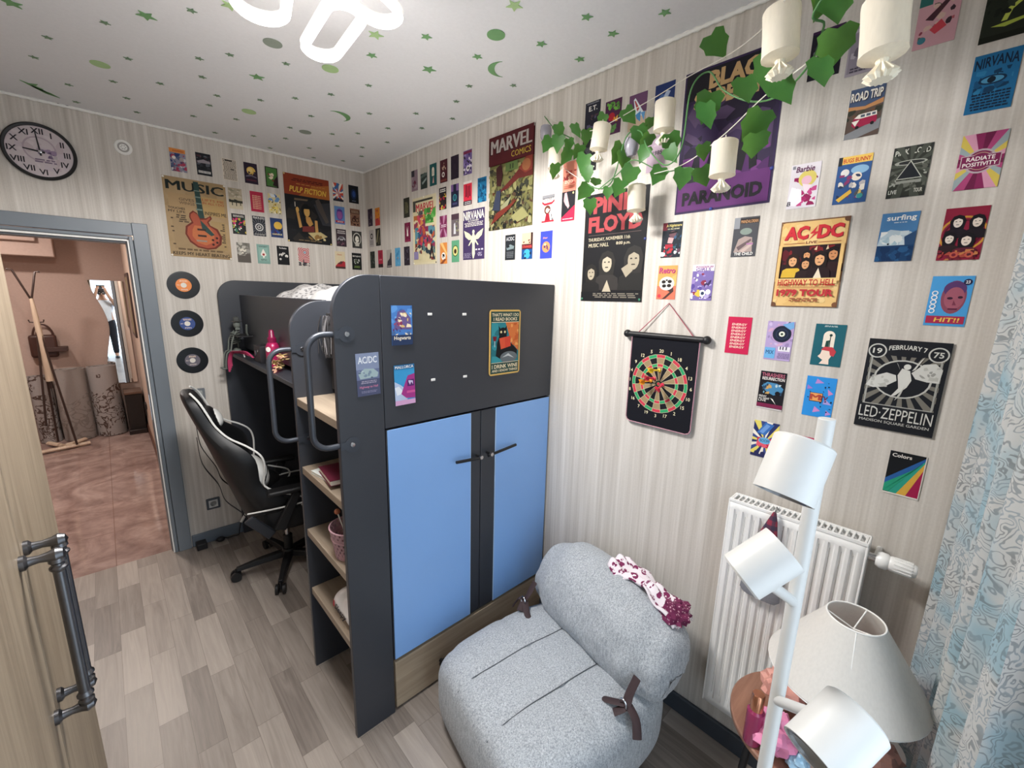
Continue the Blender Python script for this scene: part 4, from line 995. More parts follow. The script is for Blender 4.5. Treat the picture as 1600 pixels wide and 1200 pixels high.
vn.tube(bez([SA[0], (0.0911,2.132,2.527), (0.0953,2.231,2.465), (0.1404,2.309,2.334), (0.1632,2.398,2.241), (0.1678,2.493,2.242), (0.1712,2.547,2.387), (0.1593,2.597,2.4), (0.1758,2.644,2.329), (0.1965,2.73,2.253), (0.2524,2.81,2.279), (0.2718,2.833,2.431), (0.2584,2.877,2.47), (0.2904,2.939,2.394), (0.3106,3.021,2.336), (0.3851,3.115,2.299), (0.4457,3.192,2.323), (0.5032,3.224,2.363), (0.564,3.241,2.397), (.62, 3.58, 2.665)], 8), .0024, VINE, 6)
vn.tube(bez([(0.1633,2.431,2.226), (0.1734,2.523,2.265), (0.1794,2.592,2.3), (0.1674,2.704,2.243), (0.2039,2.815,2.228), (0.2682,2.91,2.174)], 8), .002, VINE, 6)
vn.build('vine', gl)
lf = MB(); rl = random.Random(3)
SHP = [(0, -.04), (.24, -.16), (.47, -.02), (.41, .20), (.45, .40), (.25, .62), (0, 1.0), (-.25, .62), (-.45, .40), (-.41, .20), (-.47, -.02), (-.24, -.16)]
CAMP = V((1.657, 3.526, 1.80))
def leaf(p, size, roll, tiltx):
    p = V(p); d = (V((1.4, 3.2, 1.5))-p).normalized()
    d = (d+V((rl.uniform(-.55, .55), rl.uniform(-.55, .55), rl.uniform(-.3, .5)))).normalized()
    x = d.cross(V((0, 0, 1))).normalized(); y = x.cross(d)
    c_, s_ = cos(roll), sin(roll); x, y = x*c_+y*s_, y*c_-x*s_
    def q(u, v): return p+x*(u*size)-y*((v-.35)*size)+d*size*(.22*abs(u)-.12*v*v)
    c0, c1, c2 = lf.v(q(0, .15)), lf.v(q(0, .5)), None
    vs = [lf.v(q(u, v)) for u, v in SHP]
    tip = vs[6]
    for i in range(12):
        a, b = vs[i], vs[(i+1) % 12]
        c = c1 if 3 <= i <= 7 else c0
        lf.face([a, b, c], LEAF)
    lf.face([vs[3], c1, c0], LEAF); lf.face([vs[8], c0, c1], LEAF)
    for i in range(3): pass
for p, sz in (
    ((0.131,2.182,2.51), 0.057),
    ((0.1333,2.28,2.486), 0.060),
    ((0.1389,2.336,2.447), 0.059),
    ((0.1392,2.125,2.465), 0.070),
    ((0.1376,2.184,2.457), 0.066),
    ((0.1446,2.237,2.392), 0.067),
    ((0.152,2.181,2.344), 0.063),
    ((0.1514,2.34,2.348), 0.070),
    ((0.1577,2.368,2.298), 0.059),
    ((0.1652,2.417,2.257), 0.050),
    ((0.1658,2.363,2.229), 0.070),
    ((0.1745,2.403,2.168), 0.061),
    ((0.1724,2.484,2.207), 0.046),
    ((0.1705,2.531,2.217), 0.065),
    ((0.1661,2.569,2.256), 0.074),
    ((0.1542,2.506,2.349), 0.075),
    ((0.1581,2.534,2.318), 0.070),
    ((0.1392,2.533,2.475), 0.064),
    ((0.1505,2.59,2.395), 0.068),
    ((0.1561,2.622,2.363), 0.062),
    ((0.1609,2.621,2.32), 0.057),
    ((0.1502,2.63,2.422), 0.052),
    ((0.1797,2.735,2.329), 0.072),
    ((0.1844,2.741,2.29), 0.058),
    ((0.1763,2.693,2.233), 0.065),
    ((0.2195,2.806,2.197), 0.065),
    ((0.1381,2.41,2.493), 0.047),
    ((0.1385,2.246,2.438), 0.050),
    ((0.1444,2.301,2.398), 0.060),
    ((0.2666,2.895,2.533), 0.078),
    ((0.2596,2.883,2.377), 0.085),
    ((0.2626,2.887,2.353), 0.077),
    ((0.429,3.105,2.341), 0.084),
    ((0.3637,3.03,2.348), 0.070),
    ((0.4702,3.152,2.28), 0.067),
    ((0.3986,3.074,2.244), 0.079),
    ((0.4049,3.083,2.193), 0.068),
    ((0.2743,2.9,2.176), 0.066),
    ((0.5448,3.259,2.3), 0.072),
    ((0.526,3.238,2.269), 0.061),
    ((0.5343,3.245,2.385), 0.080),
    ((0.5153,3.222,2.41), 0.065),
    ((0.2653,2.888,2.249), 0.049),
): leaf(p, sz, rl.uniform(-.6, .6), 0)
lo = lf.build('leaves', gl, smooth=60, norm=False); lo['kind'] = 'stuff'
LANT = cloth_translucent('lantern_cloth', 'f6f0e2', .45); KNOT = plain('f1e8d2', .9, 0, .06, 60, .1, .2, name='lantern_knot')
def lantern(p, lab, s=1.0, lean=(0, 0), tail=0, twist=0):
    p = V(p); t = thing('fabric_lantern', lab, 'lantern', p, group='cloth lanterns on the light strings')
    d = V((lean[0], lean[1], -1)).normalized()
    rr, hh = .034*s, .096*s
    rings = []; n = 26; x = d.orthogonal().normalized(); y = d.cross(x)
    top = p
    def ring(r, h, wob): return [top+d*h+(x*cos(2*pi*k/n)+y*sin(2*pi*k/n))*r*(1+wob*(k % 2)) for k in range(n)]
    MB().loft([ring(.006, .001, 0), ring(rr*.75, .002, .02), ring(rr*.97, .006, .02), ring(rr, .012, .025), ring(rr*.97, hh*.5, .03), ring(rr*.98, hh-.006, .03), ring(rr*1.02, hh, .02), ring(rr*.55, hh+.004, .12), ring(rr*.28, hh+.008, .2)], LANT, cap=False).build('shade', t, smooth=60)
    MB().loft([ring(rr*.28, hh+.006, .1), ring(rr*.22, hh+.014, .1), ring(rr*.34, hh+.022, .35), ring(rr*.55, hh+.034, .45), ring(rr*.40, hh+.042, .3)], KNOT, cap=True).build('knotted_end', t, smooth=30)
    MB().cyl(p, p+V((0, 0, .012)), .0015, CORD, seg=6).build('hook', t)
lantern((0.1046,2.141,2.451), 'cream cloth lantern at the far left end of the ivy, half behind leaves', .9, (.1, .1))
lantern((0.1543,2.426,2.471), 'cream cloth lantern hanging beside the dark purple vegetable card', 1, (.06, -.1))
lantern((0.1895,2.705,2.465), 'cream cloth lantern hanging left of the large purple poster', 1, (-.02, .02))
lantern((0.106,2.568,2.234), 'cream cloth lantern hanging in front of the black poster with red lettering', 1, (0, .06))
lantern((0.3245,2.976,2.247), 'cream cloth lantern hanging in front of the large purple poster', 1, (.02, .02))
lantern((0.5122,3.141,2.427), 'cream cloth lantern hanging at the ceiling edge above the purple poster', 1.05, (.02, .1))
lantern((0.601,3.338,2.328), 'cream cloth lantern nearest the window at the top right', 1.02, (.05, .1))
CLEAR = plain('dcd8e6', .12, 0, .02, name='clear_plastic', Transmission__Weight=.6)
def cup(p, lab):
    t = thing('clear_bulb_cover', lab, 'light cover', p, group='clear covers on the light strings'); p = V(p)
    MB().lathe([(.008, 0), (.022, .004), (.026, .02), (.024, .05), (.015, .066), (.0, .07)], CLEAR, p, (0, .05, -1), 20, cap=False).build('cover', t, solid=.001)
    MB().cyl(p, p-V((0, 0, .03)), .005, WHITE, seg=10).build('bulb', t)
cup((0.1072,2.08,2.559), 'clear plastic light cover at the wall end of the light string'); cup((0.1366,2.549,2.395), 'clear plastic light cover among the middle ivy leaves')

# ---------------- things on the bed ledge and steps ----------------
LZ = 1.3745
bo = thing('drinking_bottle', 'dark pink drinking bottle standing on the bed ledge', 'bottle', (.995, .875, LZ))
MAG = plain('a51f55', .3, .15, .1, 60, name='magenta_bottle')
MB().lathe([(0, .001), (.033, .001), (.035, .006), (.035, .115), (.028, .135), (.020, .142)], MAG, (.995, .875, LZ), seg=28).build('body', bo)
MB().lathe([(.022, .140), (.023, .165), (.016, .172), (.013, .205), (.008, .212), (0, .213)], plain('7d1240', .35, name='bottle_cap'), (.995, .875, LZ), seg=24).build('cap', bo)
MB().lathe([(.014, .0), (.014, .001), (0, .001)], WHITE, (1.022, .898, LZ+.105), (.75, .66, 0), 18).build('sticker', bo)
fb = MB(); rf = random.Random(2)
for i in range(8):
    c = V((1.0+rf.uniform(-.025, .035), 1.02+rf.uniform(-.04, .05), LZ+.014+.010*i)); 
    for k in range(7):
        a = 2*pi*k/7; q = M.Rotation(rf.uniform(-.8, .8), 3, 'X') @ M.Rotation(a, 3, 'Z')
        fb.ball(c+q @ V((.014, 0, .003)), (.016, .006, .003), plain('cbb27e' if i % 3 else 'b58a74', .8, 0, .2, name='dried_petal'), 8, q)
tag(fb.build('dried_flowers'), 'small bunch of dried cream flowers on the bed ledge beside the pink bottle', 'flowers')
bx = MB(); bx.box((.97, .56, LZ), (1.02, .70, LZ+.10), plain('26252a', .5, name='dark_box')); bx.cyl((1.02, .60, LZ+.05), (1.024, .60, LZ+.05), .018, plain('55565c', .3, name='lens_grey')); bx.cyl((1.02, .66, LZ+.07), (1.024, .66, LZ+.07), .008, CHROME)
tag(bx.build('camera_box', bevel=.004), 'small dark camera-like box on the bed ledge left of the pink bottle', 'box')
tag(MB().cyl((1.01, .22, LZ+.004), (1.035, .37, LZ+.004), .004, WHITE, seg=10).build('pen'), 'white pen lying on the bed ledge', 'pen')
rb_ = MB(); PK = plain('c2406c', .6, 0, .12, name='pink_ribbon')
for k in range(4):
    rb_.tube(bez([(1.035, .60, LZ+.025), (1.045, .48, LZ+.03+.006*k), (1.06+.004*k, .34, LZ+.026+.004*k), (1.075+.003*k, .24, LZ+.01+.004*k), (1.082+.004*k, .21-.006*k, LZ-.04), (1.08+.004*k, .20-.008*k, LZ-.075-.014*k)], 6), .008, PK, 6, flat=(.7, .25))
tag(rb_.build('ribbon'), 'pink ribbon trailing over the edge of the bed ledge', 'ribbon')
# small skeleton figure sitting at the ledge end
sk = thing('skeleton_figure', 'small dark skeleton figure sitting at the far end of the bed ledge', 'figurine', (1.02, .16, LZ))
BN = plain('6b716b', .7, 0, .2, 80, name='bone_grey'); sx, sy = 1.02, .15
b = MB(); b.ball((sx, sy+.01, LZ+.195), (.022, .022, .028), BN, 14); b.box((sx-.012, sy+.015, LZ+.162), (sx+.014, sy+.03, LZ+.176), BN); b.build('skull', sk)
b = MB(); b.cyl((sx, sy, LZ+.02), (sx, sy+.004, LZ+.17), .005, BN, seg=8)
for i in range(6):
    z = LZ+.075+.014*i; rr = .026+.004*sin(pi*i/5)
    b.tube([(sx+.012+rr*cos(a), sy+rr*sin(a)*1.2, z-.006*cos(a)) for a in [2*pi*j/14 for j in range(14)]], .0032, BN, 5, closed=True)
b.build('rib_cage', sk)
MB().ball((sx+.01, sy, LZ+.022), (.024, .032, .018), BN, 12).build('pelvis', sk)
for s in (-1, 1):
    MB().tube(bez([(sx+.01, sy+s*.034, LZ+.155), (sx+.04, sy+s*.05, LZ+.10), (sx+.055, sy+s*.045+.02, LZ+.045), (sx+.06, sy+s*.05+.03, LZ+.02)], 4), .0045, BN, 6).build('arm', sk)
    l = MB(); l.tube(bez([(sx+.02, sy+s*.02, LZ+.018), (sx+.07, sy+s*.035, LZ+.016), (sx+.085, sy+s*.035, LZ-.03), (sx+.09, sy+s*.03, LZ-.09)], 4), .0048, BN, 6)
    l.ball((sx+.098, sy+s*.03, LZ-.094), (.018, .008, .006), BN, 10); l.build('leg', sk)
hat = MB().lathe([(.032, .215), (.034, .218), (.02, .222), (.017, .245), (0, .25)], plain('4a4d4b', .8, name='hat_grey'), (sx, sy+.01, LZ), seg=18); hat.build('hat', sk)
tg = thing('display_arm', 'thin dark shelf arm on the guard rail behind the skeleton figure', 'bracket', (.99, .20, 1.56))
MB().box((.966, .13, 1.500), (1.05, .33, 1.506), BLACKP).build('plate', tg); MB().tube([(.99, .30, 1.507), (1.0, .32, 1.53), (1.0, .34, 1.58)], .006, BN, 8).build('prong', tg)
# things on the steps
def onstep(z): return z+.0012
tag(MB().box((-.045, -.008, 0), (.045, .008, .009), WHITE).build('eraser_stick', bevel=.003), 'white stick lying on the topmost oak step', 'stick')
o = COL.objects['eraser_stick']; o.location = (1.03, 1.90, onstep(1.352)); o.rotation_euler = (0, 0, R(75))
def book(x, y, z, w, d, h, rz, c, lab):
    t = thing('book', lab, 'book', (x, y, z), rz, 'books on the second step')
    m = plain(c, .4, 0, .06, name='cover_'+c)
    MB().box((-w/2, -d/2, .0015), (w/2-.004, d/2-.003, h-.0015), plain('ebe6da', .8, name='paper')).build('pages', t, world=False)
    MB().box((-w/2, -d/2, 0), (w/2, d/2, .0015), m).box((-w/2, -d/2, h-.0015), (w/2, d/2, h), m).box((-w/2-.001, -d/2, 0), (-w/2+.001, d/2, h), m).build('cover', t, world=False)
    return t
book(1.035, 1.78, onstep(1.040), .11, .15, .012, R(8), 'cfd3d0', 'thin pale book under the dark red book on the second step')
book(1.030, 1.845, onstep(1.054), .12, .18, .022, R(-6), '5e1f30', 'dark red book on top of the thin pale book on the second step')
tag(MB().lathe([(0, 0), (.022, 0), (.024, .09), (.0, .092)], plain('2a2528', .5, name='dark_pot')).build('dark_jar'), 'small dark jar on the second step behind the books', 'jar'); o = COL.objects['dark_jar']; o.location = (1.0, 2.005, onstep(1.040))
tag(MB().box((-.02, -.012, 0), (.02, .012, .075), plain('9d2a34', .5, name='red_carton')).build('red_box', bevel=.001), 'small red box on the second step beside the front panel', 'box'); o = COL.objects['red_box']; o.location = (1.068, 2.035, onstep(1.040))
# pierced pink basket
bk = thing('basket', 'pierced dusty pink plastic basket on the third oak step', 'basket', (1.035, 1.93, .7392))
PB = plain('b58f98', .5, 0, .05, name='pink_plastic')
bm2 = MB(); seg, rows = 44, 9
def bpt(i, j): a = 2*pi*i/seg; r = .056+.018*j/(rows-1); return V((1.035+r*cos(a), 1.93+r*1.12*sin(a), .7392+.004+.125*j/(rows-1)))
for i in range(seg):
    for j in range(rows-1):
        if (i+j) % 2 == 0 or j in (5,):
            bm2.face([bm2.v(bpt(i, j)), bm2.v(bpt(i+1, j)), bm2.v(bpt(i+1, j+1)), bm2.v(bpt(i, j+1))], PB)
        else:
            c = (bpt(i, j)+bpt(i+1, j+1))/2
            ps = [bpt(i, j), bpt(i+1, j), bpt(i+1, j+1), bpt(i, j+1)]; q = [c+(p-c)*.62 for p in ps]
            for k in range(4): bm2.face([bm2.v(p) for p in (ps[k], ps[(k+1) % 4], q[(k+1) % 4], q[k])], PB)
bm2.build('body', bk, solid=.003, smooth=0)
MB().lathe([(0, 0), (.054, 0), (.054, .003), (0, .003)], PB, (1.035, 1.93, .7395), seg=32).build('base', bk)
for zz, r in ((.7392+.129, .0745), (.7392+.085, .0685)):
    MB().tube([(1.035+r*cos(a), 1.93+r*1.12*sin(a), zz) for a in [2*pi*i/40 for i in range(40)]], .0035, PB, 8, closed=True).build('rim', bk)
st = MB(); st.cyl((1.03, 1.935, .75), (1.055, 1.865, .905), .003, WHITE, seg=8); st.ball((1.0555, 1.8635, .909), .012, plain('b8704f', .6, name='wood_knob'), 14)
tag(st.build('hair_stick'), 'thin white stick with a brown ball end standing in the pink basket', 'stick')
# soft white pack on the lowest step
pk_ = thing('wipes_pack', 'soft white plastic pack with a dark name on the lowest oak step', 'pack', (1.02, 1.95, .437))
def pack(s, t):
    a = s*2-1; th = 2*pi*t; e = max(0, 1-abs(a)**6)**.5
    return V((1.025+.065*cos(th)*(.55+.45*e), 1.935+.115*a, .4372+.052+.052*sin(th)*(.25+.75*e)+.004*sin(9*a)*e))
pm = MB(); g = [[pm.v(pack(i/29, j/32)) for j in range(32)] for i in range(30)]
for i in range(29):
    for j in range(32): pm.face([g[i][j], g[i+1][j], g[i+1][(j+1) % 32], g[i][(j+1) % 32]], plain('eceaea', .35, 0, .04, 30, .5, name='white_film'))
pm.face(g[0][::-1], pm.mats[0]); pm.face(g[-1], pm.mats[0]); pm.build('film', pk_, smooth=70)
lt = MB(); A_ = Art(lt, .14, .045, 0, .0002); A_.draw(('T', 'Sleepy', .55, .45, .8, .9, '2b2b33', .2))
A_.draw(('R', .02, .3, .12, .95, 'b03040'))
o = lt.build('lettering', pk_, world=False, norm=False); o.parent = pk_; o.matrix_basis = M.Translation((.0725, -.03, .052)) @ M.Rotation(R(90), 4, 'Z') @ M.Rotation(R(85), 4, 'X')

# ---------------- hall things ----------------
ck_ = thing('coat_stand', 'pale wooden coat stand with splayed feet beyond the doorway', 'coat stand', (2.17, -3.35, 0))
TANW = wood('pale_stand_wood', 'a58d78', 'd2c0aa', 2, 1, .5); DKT = plain('3a2c28', .4, .3, name='dark_tube')
top = V((2.17, -3.2, 1.55))
b = MB(); b.tube([V((2.175, -3.2, .78)), V((2.19, -3.2, 1.50)), V((2.195, -3.2, 1.66))], [.034, .022, .014], TANW, 10); b.cyl((2.173, -3.2, .70), (2.175, -3.2, .79), .015, DKT); b.build('mast', ck_)
for p, q in (((2.195, -3.2, 1.64), (2.285, -3.15, 1.945)), ((2.195, -3.2, 1.64), (2.135, -3.22, 1.93))):
    d = (V(q)-V(p)); MB().tube([V(p), V(q), V(q)+V((.035 if d.x > 0 else -.035, 0, .004))], .009, DKT, 8).build('hook_arm', ck_)
MB().tube([(2.245, -3.2, 1.44), (2.24, -3.2, 1.415), (2.19, -3.2, 1.41), (2.14, -3.2, 1.415), (2.135, -3.2, 1.44)], .006, DKT, 8).build('peg', ck_)
for q, m in (((2.06, -3.12, .05), DKT), ((2.265, -3.15, .30), DKT), ((2.22, -3.40, .05), DKT)):
    MB().cyl((2.19, -3.2, 1.45), q, .010, m, seg=8).build('leg', ck_)
for a, c in (((2.34, -3.10, .03), (1.96, -3.20, .03)), ((2.16, -3.22, .03), (2.00, -3.40, .03)), ((2.30, -3.45, .03), (2.18, -3.24, .03))):
    MB().tube([a, c], .028, TANW, 8, flat=(1, .7)).build('foot', ck_)
bg = thing('shoulder_bag', 'dark brown bag hanging on the hall wall behind the coat stand', 'bag', (2.21, -3.70, 1.05))
BR = plain('40261f', .5, 0, .15, 40, name='brown_leather')
MB().box((2.10, -3.755, .98), (2.32, -3.68, 1.24), BR).build('body', bg, bevel=.025)
MB().tube([(2.12+.08*(1-cos(a)), -3.715, 1.22+.14*sin(a)) for a in [pi*i/12 for i in range(13)]], .010, BR, 8).build('handle', bg)
tag(MB().box((2.02, -3.759, 1.05), (2.19, -3.62, 1.10), plain('3d2822', .5, 0, .1, name='dark_shelf')).build('wall_shelf', bevel=.003), 'small dark wall shelf behind the coat stand', 'shelf')
def rugmat(name, c1, c2, sc):
    t = NT(name); n = t.n('ShaderNodeTexNoise', Vector=t.obj(), Scale=sc, Detail=4, Distortion=2.2).outputs[0]
    f = t.math('LESS_THAN', t.math('ABSOLUTE', t.math('SUBTRACT', n, .5)), .035); m2 = t.math('GREATER_THAN', t.noise(t.obj(), 3, 1), .47)
    t.bump(t.noise(t.obj(), 200, 2), .4, .002)
    return t.fin(t.mix(t.math('MULTIPLY', f, m2), t.mix(t.noise(t.obj(), 120, 2), lin(c1), tuple(x*1.25 for x in lin(c1)[:3])+(1,)), lin(c2)), .95)
RUG = rugmat('rug_pattern', '8d8886', '4a3a34', 7); RUG2 = rugmat('rug_plain', '8c8682', '827b77', 5)
def roll(x, y, h, r, lean, m, lab):
    mb = MB(); d = V((lean, -.03, 1)).normalized(); o = V((x, y, .003)); X = d.orthogonal().normalized(); Y = d.cross(X)
    pr = [(r, 0), (r*1.02, h*.3), (r*.98, h*.7), (r, h)]
    mb.lathe(pr+[(r*.86, h)]+[(r*.86, h-.02)]+[(r*.70, h-.02), (r*.70, h), (r*.55, h), (r*.55, h-.025), (0, h-.025)], m, o, d, 32)
    return tag(mb.build('rolled_rug', smooth=50), lab, 'rug')
roll(2.285, -3.63, .78, .09, .02, RUG, 'grey rolled rug half hidden behind the coat stand, leftmost of the three')
roll(2.04, -3.60, .84, .14, .01, RUG2, 'plain grey-brown rolled rug standing between the two patterned ones')
roll(1.755, -3.60, .85, .135, .015, RUG, 'rolled rug with dark scroll pattern standing next to the black box')
bb = thing('black_box', 'black box with a brown lid standing under the wavy mirror', 'box', (1.56, -3.55, 0))
MB().box((1.44, -3.70, .02), (1.60, -3.42, .50), plain('1d1816', .4, 0, .1, name='black_case')).build('body', bb, bevel=.006)
MB().box((1.437, -3.71, .50), (1.606, -3.41, .53), plain('5e4638', .5, 0, .1, name='brown_lid')).build('lid', bb, bevel=.004)
MB().box((1.437, -3.43, .0), (1.61, -3.37, .055), plain('241c1a', .4, name='black_ledge')).build('kick', bb, bevel=.005)
MIR = NT('mirror_glass').fin((.92, .93, .93, 1), .01, 1)
mp = [(1.45, .60)]+[(1.665+.05*sin(2.2*pi*q+.6)+.07*q-.02, .60+1.27*q) for q in [i/30 for i in range(31)]]+[(1.45, 1.87)]
mo = MB().prism(mp, -3.757, -3.745, 'y', MIR).build('wavy_mirror', smooth=0); tag(mo, 'tall frameless mirror with a wavy left edge on the hall wall', 'mirror')
pf = thing('picture_frame', 'dark framed pictures on the hall side wall', 'picture', (1.42, -3.0, 1.6))
MB().box((1.421, -3.35, 1.25), (1.437, -2.75, 1.95), plain('3a2622', .4, name='dark_frame_wood')).build('frame', pf, bevel=.003)
MB().box((1.437, -3.31, 1.29), (1.4385, -2.79, 1.91), plain('8c7a5e', .5, 0, .5, 9, name='picture_print')).build('picture', pf)
vc = thing('cabinet_lead', 'black cable coil hanging low on the hall side wall', 'cable', (1.45, -3.2, .3))
MB().tube([(1.432, -3.18+.06*cos(a), .33+.07*sin(a)) for a in [2*pi*i/20 for i in range(20)]], .006, BLACKP, 6, closed=True).build('coil', vc); MB().box((1.421, -3.25, .36), (1.44, -3.1, .42), BLACKP).build('hanger', vc)

# ---------------- the photographer, seen in the hall mirror ----------------
def skin(name, verts, edges, radii, m, parent=None, root=0, sub=2):
    me = bpy.data.meshes.new(name); me.from_pydata(verts, edges, []); me.materials.append(m)
    o = bpy.data.objects.new(name, me); COL.objects.link(o)
    if parent: o.parent = parent; o.matrix_parent_inverse = wmat(parent).inverted()
    md = o.modifiers.new('skin', 'SKIN'); md.use_smooth_shade = True
    for i, r in enumerate(radii):
        sv = me.skin_vertices[0].data[i]; sv.radius = r if isinstance(r, tuple) else (r, r); sv.use_root = i == root
    s = o.modifiers.new('sub', 'SUBSURF'); s.levels = s.render_levels = sub
    return o
px, py = 1.657, 4.00
SKINM = plain('c79a80', .6, 0, .05, name='skin'); TEE = plain('dfe3e8', .85, 0, .04, name='white_tshirt'); TRO = plain('23262f', .85, 0, .08, name='dark_trousers')
man = thing('person', 'person in white t-shirt and dark trousers holding up a phone in the balcony doorway', 'person', (px, py, -.02))
hv = [(px, py, 1.02), (px, py-.01, 1.20), (px, py-.005, 1.38), (px, py, 1.46), (px, py-.02, 1.53), (px, py-.03, 1.61), (px, py-.03, 1.70)]
he = [(0, 1), (1, 2), (2, 3), (3, 4), (4, 5), (5, 6)]; hr = [(.15, .11), (.145, .105), (.165, .115), (.12, .09), (.055, .055), (.072, .085), (.068, .08)]
for s in (-1, 1):
    n = len(hv); hv += [(px+s*.19, py, 1.42), (px+s*.25, py-.14, 1.30), (px+s*.13, py-.34, 1.55), (px+s*.075, py-.405, 1.72), (px+s*.075, py-.42, 1.775)]
    he += [(2, n), (n, n+1), (n+1, n+2), (n+2, n+3), (n+3, n+4)]; hr += [.062, .045, .036, .028, .03]
    n = len(hv); hv += [(px+s*.095, py, .92), (px+s*.105, py-.01, .50), (px+s*.11, py+.02, .10), (px+s*.115, py-.11, .03)]
    he += [(0, n), (n, n+1), (n+1, n+2), (n+2, n+3)]; hr += [.092, .062, .044, .035]
skin('body', hv, he, hr, SKINM, man)
for s in (-1, 1):
    for k in range(4):
        x0 = px+s*.075
        skin('finger', [(x0-s*.0, py-.425, 1.765+.016*k-.02), (x0-s*.02, py-.438, 1.772+.016*k-.02), (x0-s*.045-s*.004*k, py-.436, 1.775+.016*k-.02)], [(0, 1), (1, 2)], [.0085, .008, .0065], SKINM, man, sub=1)
    skin('thumb', [(x0, py-.40, 1.755), (x0-s*.02, py-.395, 1.785), (x0-s*.04, py-.40, 1.805)], [(0, 1), (1, 2)], [.011, .0095, .008], SKINM, man, sub=1)
tv = [(px, py, .88), (px, py-.01, 1.20), (px, py-.005, 1.37), (px, py, 1.44)]; te = [(0, 1), (1, 2), (2, 3)]; tr_ = [(.185, .135), (.172, .127), (.192, .137), (.12, .10)]
for s in (-1, 1):
    n = len(tv); tv += [(px+s*.195, py, 1.415), (px+s*.235, py-.09, 1.335)]; te += [(2, n), (n, n+1)]; tr_ += [.08, .072]
skin('tshirt', tv, te, tr_, TEE, man)
tv = [(px, py, 1.0), (px, py, 1.16)]; te = [(0, 1)]; tr_ = [(.165, .125), (.14, .11)]
for s in (-1, 1):
    n = len(tv); tv += [(px+s*.095, py, .88), (px+s*.105, py-.01, .50), (px+s*.11, py+.02, .09)]; te += [(0, n), (n, n+1), (n+1, n+2)]; tr_ += [.108, .078, .062]
skin('trousers', tv, te, tr_, TRO, man)
hd = MB(); hd.ball((px, py-.02, 1.665), (.086, .10, .105), plain('2a211d', .8, 0, .2, 90, name='dark_hair'), 20); hd.build('hair', man)
fc = MB(); fc.ball((px, py-.125, 1.62), (.012, .018, .02), SKINM, 10); fc.box((px-.025, py-.118, 1.572), (px+.025, py-.112, 1.580), plain('9c5a52', .6, name='lips'))
for s in (-1, 1): fc.ball((px+s*.032, py-.115, 1.645), (.012, .008, .007), plain('e8e4de', .3, name='eye_white'), 10); fc.ball((px+s*.084, py-.03, 1.63), (.012, .022, .032), SKINM, 10)
fc.build('face', man)
for s in (-1, 1): MB().ball((px+s*.113, py-.055, .02), (.048, .13, .045), BLACKP, 16).build('shoe', man)
tag(MB().box((px-.078, 3.570, 1.765), (px+.078, 3.578, 1.835), BLACKP).build('phone', bevel=.003), 'black phone held up in both hands by the person', 'phone')
# ---------------- cards, posters and signs ----------------
ENERGY = [('T', 'ENERGY', .5, .78-.088*i, .66, .055, 'f0c9a8', .25) for i in range(8)]
